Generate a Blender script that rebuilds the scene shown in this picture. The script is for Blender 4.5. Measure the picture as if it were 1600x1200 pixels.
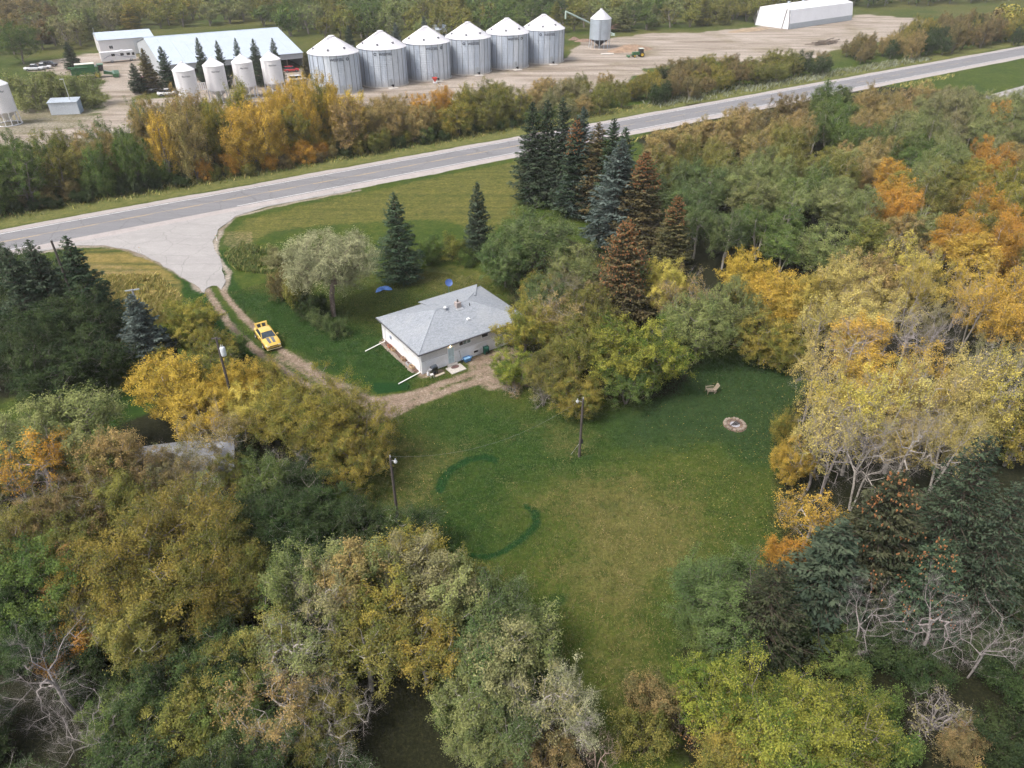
import bpy, math, random
import numpy as np
from mathutils import Vector, Matrix

R = math.radians
SC = bpy.context.scene
COL = SC.collection
for _o in list(bpy.data.objects): bpy.data.objects.remove(_o)

# ------------------------------------------------------------------ camera, sky, sun, exposure
CAM_H, PITCH, FPX = 45.0, 34.0, 1110.0
cd = bpy.data.cameras.new('camera'); cam = bpy.data.objects.new('camera', cd); COL.objects.link(cam)
cd.sensor_width = 36.0; cd.lens = 36.0 * FPX / 1600.0; cd.clip_start = 0.5; cd.clip_end = 6000
cam.location = (0, 0, CAM_H); cam.rotation_euler = (R(90 - PITCH), 0, 0)
SC.camera = cam

SUN_EL, SUN_AZ = 57.0, 238.0          # compass style: 0 = +Y, clockwise
W = bpy.data.worlds.new('World'); SC.world = W; W.use_nodes = True
nt = W.node_tree; nt.nodes.clear()
wo = nt.nodes.new('ShaderNodeOutputWorld'); bg = nt.nodes.new('ShaderNodeBackground')
sky = nt.nodes.new('ShaderNodeTexSky'); sky.sky_type = 'NISHITA'; sky.sun_disc = False
sky.sun_elevation = R(SUN_EL); sky.sun_rotation = R(SUN_AZ); sky.dust_density = 4.0; sky.air_density = 1.0
hs = nt.nodes.new('ShaderNodeHueSaturation'); hs.inputs['Saturation'].default_value = 0.45
nt.links.new(sky.outputs[0], hs.inputs['Color']); nt.links.new(hs.outputs[0], bg.inputs[0])
nt.links.new(bg.outputs[0], wo.inputs[0]); bg.inputs[1].default_value = 0.15

sl = bpy.data.lights.new('sun', 'SUN'); sun = bpy.data.objects.new('sun', sl); COL.objects.link(sun)
sl.energy = 1.95; sl.angle = R(20); sl.color = (1.0, 0.94, 0.86)
az, el = R(SUN_AZ), R(SUN_EL)
sdir = Vector((math.sin(az) * math.cos(el), math.cos(az) * math.cos(el), math.sin(el)))
sun.rotation_euler = (-sdir).to_track_quat('-Z', 'Y').to_euler(); sun.location = sdir * 200

SC.view_settings.view_transform = 'Standard'; SC.view_settings.look = 'None'
SC.view_settings.exposure = 0.86; SC.view_settings.gamma = 1.0; SC.view_settings.use_curve_mapping = False
SC.render.engine = 'CYCLES'
cy = SC.cycles
cy.max_bounces = 2; cy.diffuse_bounces = 2; cy.glossy_bounces = 2; cy.transmission_bounces = 1; cy.transparent_max_bounces = 2
cy.volume_bounces = 0; cy.use_adaptive_sampling = True; cy.adaptive_threshold = 0.04
cy.use_denoising = True; cy.caustics_reflective = False; cy.caustics_refractive = False

# ------------------------------------------------------------------ projection helpers (layout on the real ground)
_p = R(PITCH)
def at(px, py, z=0.0):
    u = (px - 800) / FPX; v = -(py - 600) / FPX
    d = (u, math.cos(_p) + v * math.sin(_p), -math.sin(_p) + v * math.cos(_p))
    t = (z - CAM_H) / d[2]
    return Vector((d[0] * t, d[1] * t, z))
def proj(x, y, z):
    dz = z - CAM_H
    f = y * math.cos(_p) - dz * math.sin(_p)
    up = y * math.sin(_p) + dz * math.cos(_p)
    return 800 + FPX * x / f, 600 - FPX * up / f

# ------------------------------------------------------------------ object helpers
def link(o, parent=None):
    COL.objects.link(o)
    if parent is not None: o.parent = parent
    return o
def thing(name, label, cat, loc=(0, 0, 0), rotz=0.0, group=None, scale=None):
    o = bpy.data.objects.new(name, None); o.empty_display_size = 0.3
    o.location = loc; o.rotation_euler = (0, 0, rotz)
    if scale: o.scale = scale
    link(o); return tag(o, label, cat, group)
def tag(o, label=None, cat=None, group=None, kind=None):
    if label: o['label'] = label
    if cat: o['category'] = cat
    if group: o['group'] = group
    if kind: o['kind'] = kind
    return o
def copy_tree(o, parent=None):
    c = o.copy(); link(c, parent)
    for ch in list(o.children): copy_tree(ch, c)
    return c
def mesh_np(name, verts, faces_flat, nper, mats=(), smooth=False, midx=None):
    """verts (n,3) array, faces_flat (m*nper) ints, uniform face size"""
    me = bpy.data.meshes.new(name)
    verts = np.asarray(verts, dtype=np.float32); ff = np.asarray(faces_flat, dtype=np.int32).ravel()
    m = len(ff) // nper
    me.vertices.add(len(verts)); me.vertices.foreach_set('co', verts.ravel())
    me.loops.add(len(ff)); me.loops.foreach_set('vertex_index', ff)
    me.polygons.add(m); me.polygons.foreach_set('loop_start', np.arange(0, m * nper, nper, dtype=np.int32))
    me.polygons.foreach_set('loop_total', np.full(m, nper, dtype=np.int32))
    if smooth: me.polygons.foreach_set('use_smooth', np.ones(m, dtype=bool))
    if midx is not None: me.polygons.foreach_set('material_index', np.asarray(midx, dtype=np.int32))
    for k in mats: me.materials.append(k)
    me.update(calc_edges=True); me.validate()
    return me
class MB:
    """collects simple shapes, build() links them as one mesh object"""
    def __init__(s): s.v = []; s.f = []
    def add(s, vs, fs):
        o = len(s.v); s.v += [tuple(v) for v in vs]; s.f += [tuple(i + o for i in f) for f in fs]; return s
    def box(s, c, d, rz=0.0, M=None):
        x, y, z = (k / 2 for k in d)
        vs = [Vector((i * x, j * y, k * z)) for k in (-1, 1) for j in (-1, 1) for i in (-1, 1)]
        m = M if M is not None else Matrix.Rotation(rz, 3, 'Z')
        vs = [m @ v + Vector(c) for v in vs]
        return s.add(vs, [(0, 2, 3, 1), (4, 5, 7, 6), (0, 1, 5, 4), (2, 6, 7, 3), (0, 4, 6, 2), (1, 3, 7, 5)])
    def b2(s, a, b): return s.box([(i + j) / 2 for i, j in zip(a, b)], [abs(j - i) for i, j in zip(a, b)])
    def tube(s, p0, p1, r0, r1=None, n=10, cap=True):
        r1 = r0 if r1 is None else r1
        p0, p1 = Vector(p0), Vector(p1); d = (p1 - p0).normalized()
        a = Vector((0, 0, 1)) if abs(d.z) < 0.9 else Vector((1, 0, 0))
        u = d.cross(a).normalized(); w = d.cross(u)
        vs = []
        for p, r in ((p0, r0), (p1, r1)):
            for i in range(n):
                t = 2 * math.pi * i / n; vs.append(p + u * math.cos(t) * r + w * math.sin(t) * r)
        fs = [(i, (i + 1) % n, n + (i + 1) % n, n + i) for i in range(n)]
        if cap: fs += [tuple(range(n - 1, -1, -1)), tuple(range(n, 2 * n))]
        return s.add(vs, fs)
    def path(s, pts, r, n=6):
        for a, b in zip(pts[:-1], pts[1:]): s.tube(a, b, r, r, n)
        return s
    def lathe(s, prof, c=(0, 0, 0), n=32, a0=0.0, a1=2 * math.pi, ell=(1, 1)):
        full = abs(a1 - a0 - 2 * math.pi) < 1e-6; k = n if full else n + 1
        vs = []
        for r, z in prof:
            for i in range(k):
                t = a0 + (a1 - a0) * i / n
                vs.append((c[0] + r * math.cos(t) * ell[0], c[1] + r * math.sin(t) * ell[1], c[2] + z))
        fs = []
        for j in range(len(prof) - 1):
            for i in range(n):
                i2 = (i + 1) % k
                fs.append((j * k + i, j * k + i2, (j + 1) * k + i2, (j + 1) * k + i))
        return s.add(vs, fs)
    def prism(s, poly, z0, z1):
        n = len(poly)
        vs = [(x, y, z0) for x, y in poly] + [(x, y, z1) for x, y in poly]
        return s.add(vs, [tuple(range(n - 1, -1, -1)), tuple(range(n, 2 * n))] + [(i, (i + 1) % n, n + (i + 1) % n, n + i) for i in range(n)])
    def extr(s, poly, axis, a0, a1):
        """polygon in the two other axes, extruded along axis 0/1"""
        n = len(poly)
        def P(p, a): return (a, p[0], p[1]) if axis == 0 else (p[0], a, p[1])
        vs = [P(p, a0) for p in poly] + [P(p, a1) for p in poly]
        return s.add(vs, [tuple(range(n - 1, -1, -1)), tuple(range(n, 2 * n))] + [(i, (i + 1) % n, n + (i + 1) % n, n + i) for i in range(n)])
    def mesh(s, name, mat, smooth=False):
        me = bpy.data.meshes.new(name); me.from_pydata([tuple(v) for v in s.v], [], s.f)
        if mat is not None: me.materials.append(mat)
        if smooth:
            me.polygons.foreach_set('use_smooth', np.ones(len(me.polygons), dtype=bool))
            try: me.set_sharp_from_angle(angle=R(38))
            except Exception: pass
        me.update(); return me
    def build(s, name, mat, parent=None, smooth=False, loc=None, rot=None):
        o = bpy.data.objects.new(name, s.mesh(name, mat, smooth)); link(o, parent)
        if loc is not None: o.location = loc
        if rot is not None: o.rotation_euler = rot
        return o

# ------------------------------------------------------------------ numpy value noise
def _hash(i, j, s):
    n = (i * 374761393 + j * 668265263 + s * 1442695041) & 0x7fffffff
    n = ((n ^ (n >> 13)) * 1274126177) & 0x7fffffff
    return ((n ^ (n >> 16)) & 0xffff) / 65535.0
def vnoise(x, y, sc, seed=0, octv=3):
    out = 0.0; amp = 1.0; tot = 0.0
    for k in range(octv):
        X = np.asarray(x) / sc; Y = np.asarray(y) / sc
        i = np.floor(X).astype(np.int64); j = np.floor(Y).astype(np.int64); fx = X - i; fy = Y - j
        fx = fx * fx * (3 - 2 * fx); fy = fy * fy * (3 - 2 * fy)
        a = _hash(i, j, seed + k); b = _hash(i + 1, j, seed + k); c = _hash(i, j + 1, seed + k); d = _hash(i + 1, j + 1, seed + k)
        out = out + amp * ((a * (1 - fx) + b * fx) * (1 - fy) + (c * (1 - fx) + d * fx) * fy)
        tot += amp; amp *= 0.5; sc *= 0.47
    return out / tot
def inpoly(x, y, poly):
    x = np.asarray(x); y = np.asarray(y); r = np.zeros(x.shape, bool); n = len(poly)
    for k in range(n):
        x1, y1 = poly[k][:2]; x2, y2 = poly[(k + 1) % n][:2]
        if y1 == y2: continue
        c = ((y1 > y) != (y2 > y)) & (x < (x2 - x1) * (y - y1) / (y2 - y1) + x1)
        r ^= c
    return r
def dpath(x, y, pts, closed=False):
    d = np.full(np.shape(x), 1e9); n = len(pts)
    for k in range(n if closed else n - 1):
        ax, ay = pts[k][:2]; bx, by = pts[(k + 1) % n][:2]
        vx, vy = bx - ax, by - ay; L = vx * vx + vy * vy + 1e-9
        t = np.clip(((x - ax) * vx + (y - ay) * vy) / L, 0, 1)
        d = np.minimum(d, np.hypot(x - ax - t * vx, y - ay - t * vy))
    return d
def sstep(e0, e1, v):
    t = np.clip((v - e0) / (e1 - e0), 0, 1); return t * t * (3 - 2 * t)
def GP(pts, z=0.0): return [tuple(at(px, py, z)[:2]) for px, py in pts]

# ------------------------------------------------------------------ materials
MATS = {}
def nodes_of(name):
    m = bpy.data.materials.new(name); m.use_nodes = True; t = m.node_tree
    return m, t, t.nodes, t.links, t.nodes['Principled BSDF']
def N(t, typ, **kw):
    n = t.nodes.new(typ)
    for k, v in kw.items(): setattr(n, k, v)
    return n
def noise(t, scale, detail=3, rough=0.55, vec=None, dist=0.0):
    n = N(t, 'ShaderNodeTexNoise'); n.inputs['Scale'].default_value = scale; n.inputs['Detail'].default_value = detail
    n.inputs['Roughness'].default_value = rough; n.inputs['Distortion'].default_value = dist
    if vec is not None: t.links.new(vec, n.inputs['Vector'])
    return n.outputs['Fac']
def ramp(t, fac, stops):
    n = N(t, 'ShaderNodeValToRGB'); e = n.color_ramp.elements
    while len(e) < len(stops): e.new(0.5)
    for k, (p, c) in enumerate(stops):
        e[k].position = p; e[k].color = (*c, 1) if len(c) == 3 else c
    t.links.new(fac, n.inputs[0]); return n.outputs[0]
def mixc(t, fac, a, b, mode='MIX'):
    n = N(t, 'ShaderNodeMix', data_type='RGBA', blend_type=mode)
    for k, v in ((0, fac), (6, a), (7, b)):
        if isinstance(v, (int, float)): n.inputs[k].default_value = v
        elif isinstance(v, tuple): n.inputs[k].default_value = (*v[:3], 1)
        else: t.links.new(v, n.inputs[k])
    return n.outputs[2]
def mth(t, op, a, b=None, clamp=False):
    n = N(t, 'ShaderNodeMath', operation=op); n.use_clamp = clamp
    for k, v in ((0, a), (1, b)):
        if v is None: continue
        if isinstance(v, (int, float)): n.inputs[k].default_value = v
        else: t.links.new(v, n.inputs[k])
    return n.outputs[0]
def attr(t, name, typ='GEOMETRY'):
    n = N(t, 'ShaderNodeAttribute', attribute_name=name); n.attribute_type = typ; return n
def paint(name, col, rough=0.5, metal=0.0, var=0.12, scale=3.0, dirt=None, coat=0.0, bump=0.0, spec=0.5, coord='Object'):
    """paint / plastic / metal / concrete with uneven tone and grime"""
    if name in MATS: return MATS[name]
    m, t, ns, ls, b = nodes_of(name)
    tc = N(t, 'ShaderNodeTexCoord'); v = tc.outputs[coord]
    f = noise(t, scale, 5, 0.6, v)
    lo = tuple(c * (1 - var) for c in col); hi = tuple(min(1, c * (1 + var)) for c in col)
    c = ramp(t, f, [(0.3, lo), (0.7, hi)])
    if dirt:
        f2 = noise(t, scale * 0.4, 6, 0.65, v, 0.5)
        c = mixc(t, ramp(t, f2, [(0.5, (0, 0, 0)), (0.78, (0.75, 0.75, 0.75))]), c, dirt)
    ls.new(c, b.inputs['Base Color']); b.inputs['Roughness'].default_value = rough; b.inputs['Metallic'].default_value = metal
    b.inputs['Specular IOR Level'].default_value = spec
    if coat: b.inputs['Coat Weight'].default_value = coat; b.inputs['Coat Roughness'].default_value = 0.08
    if bump:
        bn = N(t, 'ShaderNodeBump'); bn.inputs['Strength'].default_value = bump; bn.inputs['Distance'].default_value = 0.02
        ls.new(noise(t, scale * 12, 3, 0.6, v), bn.inputs['Height']); ls.new(bn.outputs[0], b.inputs['Normal'])
    MATS[name] = m; return m

def leaf_material():
    m, t, ns, ls, b = nodes_of('leaf')
    oi = N(t, 'ShaderNodeObjectInfo'); tint = attr(t, 'tint', 'OBJECT')
    lv = attr(t, 'lv').outputs['Fac']; lc = attr(t, 'lc').outputs['Fac']
    f = mth(t, 'ADD', mth(t, 'MULTIPLY', lc, 0.95), mth(t, 'MULTIPLY', lv, 0.12))
    f = ramp(t, f, [(0.28, (0, 0, 0)), (0.78, (1, 1, 1))])
    c = mixc(t, f, tint.outputs['Color'], oi.outputs['Color'])
    br = mth(t, 'ADD', 0.82, mth(t, 'MULTIPLY', lv, 0.36))
    cc = N(t, 'ShaderNodeVectorMath', operation='SCALE'); ls.new(c, cc.inputs[0]); ls.new(br, cc.inputs['Scale'])
    d = N(t, 'ShaderNodeBsdfDiffuse'); tr = N(t, 'ShaderNodeBsdfTranslucent')
    ls.new(cc.outputs[0], d.inputs[0]); ls.new(cc.outputs[0], tr.inputs[0])
    m2 = N(t, 'ShaderNodeMixShader'); m2.inputs[0].default_value = 0.25; ls.new(d.outputs[0], m2.inputs[1]); ls.new(tr.outputs[0], m2.inputs[2])
    ls.new(m2.outputs[0], ns['Material Output'].inputs[0]); ns.remove(b)
    return m
M_LEAF = leaf_material()
def bark_material():
    m, t, ns, ls, b = nodes_of('bark')
    oi = N(t, 'ShaderNodeObjectInfo'); br = attr(t, 'bark', 'OBJECT')
    tc = N(t, 'ShaderNodeTexCoord'); f = noise(t, 6, 4, 0.7, tc.outputs['Object'])
    c = mixc(t, ramp(t, f, [(0.35, (0.45, 0.45, 0.45)), (0.65, (1.15, 1.15, 1.15))]), (0, 0, 0), br.outputs['Color'], 'MIX')
    ls.new(c, b.inputs['Base Color']); b.inputs['Roughness'].default_value = 0.9; b.inputs['Specular IOR Level'].default_value = 0.15
    return m
M_BARK = bark_material()
# ------------------------------------------------------------------ tree prototypes
def tubes_np(P0, P1, R0, R1, n=5):
    P0 = np.asarray(P0, float); P1 = np.asarray(P1, float); R0 = np.asarray(R0); R1 = np.asarray(R1); E = len(P0)
    d = P1 - P0; d /= (np.linalg.norm(d, axis=1, keepdims=True) + 1e-9)
    a = np.where(np.abs(d[:, 2:3]) < 0.9, [[0, 0, 1.0]], [[1.0, 0, 0]])
    u = np.cross(d, a); u /= np.linalg.norm(u, axis=1, keepdims=True); w = np.cross(d, u)
    t = np.arange(n) * 2 * np.pi / n
    ring = u[:, None, :] * np.cos(t)[None, :, None] + w[:, None, :] * np.sin(t)[None, :, None]
    v = np.concatenate([P0[:, None] + ring * R0[:, None, None], P1[:, None] + ring * R1[:, None, None]], 1).reshape(-1, 3)
    b = (np.arange(E) * 2 * n)[:, None]; i = np.arange(n)[None, :]; j = (i + 1) % n
    f = np.stack([b + i, b + j, b + n + j, b + n + i], -1).reshape(-1, 4)
    return v, f
def leaves_np(rng, P, L, Wd, up=0.35, axis=None, fold=0.18, out=None):
    """kite shaped leaves at P, random orientation biased to lie flat; axis = preferred long direction"""
    n = len(P)
    nrm = rng.normal(size=(n, 3)) * (1.0 if out is None else 0.62); nrm[:, 2] += up * (2.2 if out is None else 1.0)
    if out is not None: nrm += out
    nrm /= np.linalg.norm(nrm, axis=1, keepdims=True)
    a = rng.normal(size=(n, 3)) if axis is None else axis + rng.normal(size=(n, 3)) * 0.25
    u = a - nrm * np.sum(a * nrm, 1, keepdims=True); u /= (np.linalg.norm(u, axis=1, keepdims=True) + 1e-9); w = np.cross(nrm, u)
    L = np.asarray(L)[:, None]; Wd = np.asarray(Wd)[:, None]
    k = nrm * L * fold
    v = np.stack([P - u * L * 0.5, P + w * Wd * 0.5 + k - u * L * 0.08, P + u * L * 0.5, P - w * Wd * 0.5 + k - u * L * 0.08], 1).reshape(-1, 3)
    return v, np.arange(4 * n).reshape(-1, 4)
def face_attr(me, name, val):
    a = me.attributes.new(name, 'FLOAT', 'FACE'); a.data.foreach_set('value', np.asarray(val, dtype=np.float32))

class Proto: pass
PROTO = {}
def finish(name, H, Wd, tv, tf, lv, lf, la, lc, cones=None):
    p = Proto(); p.name = name; p.H = H; p.W = Wd
    p.trunk = mesh_np(name + '_trunk', tv, tf, 4, (M_BARK,), smooth=True)
    p.crown = None; p.cones = cones
    if lv is not None and len(lv):
        p.crown = mesh_np(name + '_crown', lv, lf, 4, (M_LEAF,)); face_attr(p.crown, 'lv', la); face_attr(p.crown, 'lc', lc)
        nt_, nl = len(tf), len(lf)
        j = mesh_np(name + '_tree', np.vstack([tv, lv]), np.vstack([tf, lf + len(tv)]), 4, (M_BARK, M_LEAF), midx=np.r_[np.zeros(nt_), np.ones(nl)])
        face_attr(j, 'lv', np.r_[np.zeros(nt_), la]); face_attr(j, 'lc', np.r_[np.zeros(nt_), lc]); p.joined = j
    else: p.joined = p.trunk
    PROTO[name] = p; return p

def skeleton(rng, H, attractors, trunk_top, lean=(0, 0), stems=1, r_tip=0.012, pw=0.47, wob=0.12, spread=0.4, up=0.9, rise=0.5, bnd=1.0):
    nodes = []; par = []
    for s in range(stems):
        a = rng.uniform(0, 6.28); bx, by = (0.0, 0.0) if stems == 1 else (spread * math.cos(a) * 0.3, spread * math.sin(a) * 0.3)
        prev = -1; k = max(4, int(trunk_top / 0.9)); ox = oy = 0.0
        for i in range(k + 1):
            f = i / k
            if i: ox += rng.normal() * wob * 0.5; oy += rng.normal() * wob * 0.5
            sp = 0 if stems == 1 else spread * f * trunk_top * 0.45
            nodes.append((bx + lean[0] * f * f + ox + math.cos(a) * sp, by + lean[1] * f * f + oy + math.sin(a) * sp, f * trunk_top)); par.append(prev); prev = len(nodes) - 1
    nodes = np.array(nodes); par = list(par)
    tmin = trunk_top * 0.35 if stems == 1 else trunk_top * 0.15
    ctr = np.array([lean[0] * 0.6, lean[1] * 0.6, trunk_top * 0.8])
    A = attractors[np.argsort(np.linalg.norm((attractors - ctr) * [1, 1, 0.8], axis=1))]
    tips = []
    for a in A:
        d = np.linalg.norm(nodes - a, axis=1)
        cost = d + up * np.maximum(0, nodes[:, 2] - a[2] + rise * d) + 50 * (nodes[:, 2] < tmin)
        i = int(np.argmin(cost)); p0 = nodes[i]; dist = d[i]
        k = max(1, min(5, int(dist / 0.55)))
        prev = i; new = []
        bend = np.array([0, 0, -1.0]) * dist * 0.10 * bnd + rng.normal(size=3) * dist * 0.07 * bnd
        for q in range(1, k + 1):
            f = q / k; new.append(p0 * (1 - f) + a * f + bend * 4 * f * (1 - f) * 0.8 + (rng.normal(size=3) * 0.03 * bnd if q < k else 0))
        base = len(nodes); nodes = np.vstack([nodes, new])
        for q in range(k): par.append(prev); prev = base + q
        tips.append(prev)
    n = len(nodes); cnt = np.zeros(n)
    for t in tips: cnt[t] += 1
    for i in range(n - 1, -1, -1):
        if par[i] >= 0: cnt[par[i]] += max(cnt[i], 0.3)
    # parents always have a lower index than their children, so one sweep is enough
    rad = r_tip * np.maximum(cnt, 0.4) ** pw
    par = np.array(par); e = np.where(par >= 0)[0]
    r0 = np.minimum(rad[par[e]], rad[e] * 1.6)
    return nodes, par, rad, e, r0, np.array(tips)

def crown_points(rng, n, H, Wd, base, shape='round', nl=7, shell=0.38):
    Rx = Wd / 2; cz = H * (base + 1) / 2; Rz = H * (1 - base) / 2
    lobes = []
    if shape == 'round':
        lobes.append((np.array([0, 0, cz]), np.array([Rx * 0.72, Rx * 0.72, Rz * 0.85]), 1.0))
        for k in range(nl):
            a = 6.283 * (k + rng.uniform(0, 0.8)) / nl; e = rng.uniform(-0.85, 0.75)
            c = np.array([math.cos(a) * Rx * 0.62 * math.cos(e), math.sin(a) * Rx * 0.62 * math.cos(e), cz + Rz * 0.62 * math.sin(e)])
            r = rng.uniform(0.32, 0.46); lobes.append((c, np.array([Rx * r, Rx * r, Rz * r * 0.95]), r * 1.6))
    elif shape == 'plume':
        for k in range(nl):
            a = rng.uniform(0, 6.283); q = math.sqrt(rng.uniform(0, 1)) * Rx * 0.72
            top = H * (1.0 - 0.32 * (q / Rx) ** 1.5 * rng.uniform(0.6, 1.3)) ; bot = H * (base + 0.18 * rng.uniform(0, 1) ** 2)
            r = Rx * rng.uniform(0.26, 0.42)
            lobes.append((np.array([math.cos(a) * q, math.sin(a) * q, (top + bot) / 2]), np.array([r, r, (top - bot) / 2]), r * r * (top - bot)))
    elif shape == 'mix':
        a_ = crown_points(rng, n - n // 2, H * 0.96, Wd, base, 'round', nl, shell); b_ = crown_points(rng, n // 2, H, Wd * 1.04, base, 'plume', nl * 2, shell)
        return np.vstack([a_, b_])
    elif shape == 'dome':
        lobes.append((np.array([0, 0, H * 0.28]), np.array([Rx * 0.8, Rx * 0.8, H * 0.6]), 1.0))
        for k in range(nl):
            a = rng.uniform(0, 6.283); q = rng.uniform(0.3, 0.72) * Rx
            c = np.array([math.cos(a) * q, math.sin(a) * q, H * rng.uniform(0.2, 0.62)]); r = rng.uniform(0.25, 0.4)
            lobes.append((c, np.array([Rx * r, Rx * r, H * r]), r))
    w = np.array([l[2] for l in lobes]); w /= w.sum()
    out = []
    while len(out) < n:
        l = lobes[rng.choice(len(lobes), p=w)]
        d = rng.normal(size=3); d /= np.linalg.norm(d)
        p = l[0] + l[1] * d * rng.uniform() ** shell
        if p[2] < H * base * 0.85 or p[2] < 0.15: continue
        out.append(p)
    return np.array(out)

def broadleaf(name, seed, H, Wd, base=0.25, n=220, per=70, leaf=0.2, sig=(0.45, 0.3), shape='round', nl=7, stems=1, bare=0.0, ttop=0.7, r_tip=0.014,
              lean=(0, 0), shell=0.38, twigs=0, spread=0.4, hang=0.0, spr=6, rise=0.5, pw=0.47, bnd=1.0):
    rng = np.random.default_rng(seed)
    A = crown_points(rng, n, H, Wd, base, shape, nl, shell)
    A[:, 0] += lean[0] * (A[:, 2] / H) ** 2; A[:, 1] += lean[1] * (A[:, 2] / H) ** 2
    nodes, par, rad, e, r0, tips = skeleton(rng, H, A, H * ttop, lean, stems, r_tip, pw, spread=spread, rise=rise, bnd=bnd)
    P0, P1, Q0, Q1 = nodes[par[e]], nodes[e], r0, rad[e]
    tp = nodes[tips]; td = tp - nodes[par[tips]]; td /= np.linalg.norm(td, axis=1, keepdims=True) + 1e-9
    nt_ = twigs if twigs else spr      # fine twigs fanning out of every branch end; the leaves sit along them
    k = np.repeat(np.arange(len(tips)), nt_); K = len(k)
    dd = td[k] * 0.75 + rng.normal(size=(K, 3)) * 0.52 + [0, 0, 0.30 - hang]; dd /= np.linalg.norm(dd, axis=1, keepdims=True)
    tl = (sig[0] * 2.1) * rng.uniform(0.5, 1.25, size=(K, 1)); st = tp[k] - td[k] * rng.uniform(0, 0.45, size=(K, 1)) * tl; en = st + dd * tl
    en[:, 2] -= hang * 0.5 * tl[:, 0]
    P0 = np.vstack([P0, st]); P1 = np.vstack([P1, en]); Q0 = np.r_[Q0, np.full(K, r_tip * 0.42)]; Q1 = np.r_[Q1, np.full(K, r_tip * 0.16)]
    big = Q0 > 0.045
    v1, f1 = tubes_np(P0[big], P1[big], Q0[big], Q1[big], 7); v2, f2 = tubes_np(P0[~big], P1[~big], Q0[~big], Q1[~big], 3)
    tv = np.vstack([v1, v2]); tf = np.vstack([f1, f2 + len(v1)])
    lv = lf = la = lc = None
    if per:
        keep = np.repeat(rng.uniform(size=len(tips)) >= bare, nt_); tk = k[keep]; s0, s1 = st[keep], en[keep]; m = len(tips)
        cnt = np.maximum(2, (per / nt_ * rng.uniform(0.4, 1.6, size=len(s0))).astype(int)); idx = np.repeat(np.arange(len(s0)), cnt); T = len(idx)
        f_ = rng.uniform(0.05, 1.05, size=(T, 1)); off = np.clip(rng.normal(size=(T, 3)), -1.8, 1.8) * [sig[0] * 0.36, sig[0] * 0.36, sig[1] * 0.34]
        P = s0[idx] * (1 - f_) + s1[idx] * f_ + off
        L = leaf * rng.uniform(0.65, 1.35, size=T); c = tp
        on = off / (np.linalg.norm(off, axis=1, keepdims=True) + 1e-6)
        cc_ = P - np.array([lean[0] * 0.4, lean[1] * 0.4, H * (base + 1) / 2]); cc_ /= np.linalg.norm(cc_, axis=1, keepdims=True) + 1e-6
        lv, lf = leaves_np(rng, P, L, L * 0.68, up=0.6, out=on * 0.5 + cc_ * 0.45)
        hrel = np.clip((c[:, 2] / H - base) / (1 - base), 0, 1)
        clump = np.clip(0.75 * rng.uniform(size=m) + 0.25 * vnoise(c[:, 0] * 3 + 50, c[:, 1] * 3 + c[:, 2] * 2, 5, seed, 2), 0, 1)
        la = rng.uniform(size=T); lc = np.clip(clump[tk[idx]] + rng.normal(size=len(s0))[idx] * 0.10, 0, 1)
    return finish(name, H, Wd, tv, tf, lv, lf, la, lc)

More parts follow.
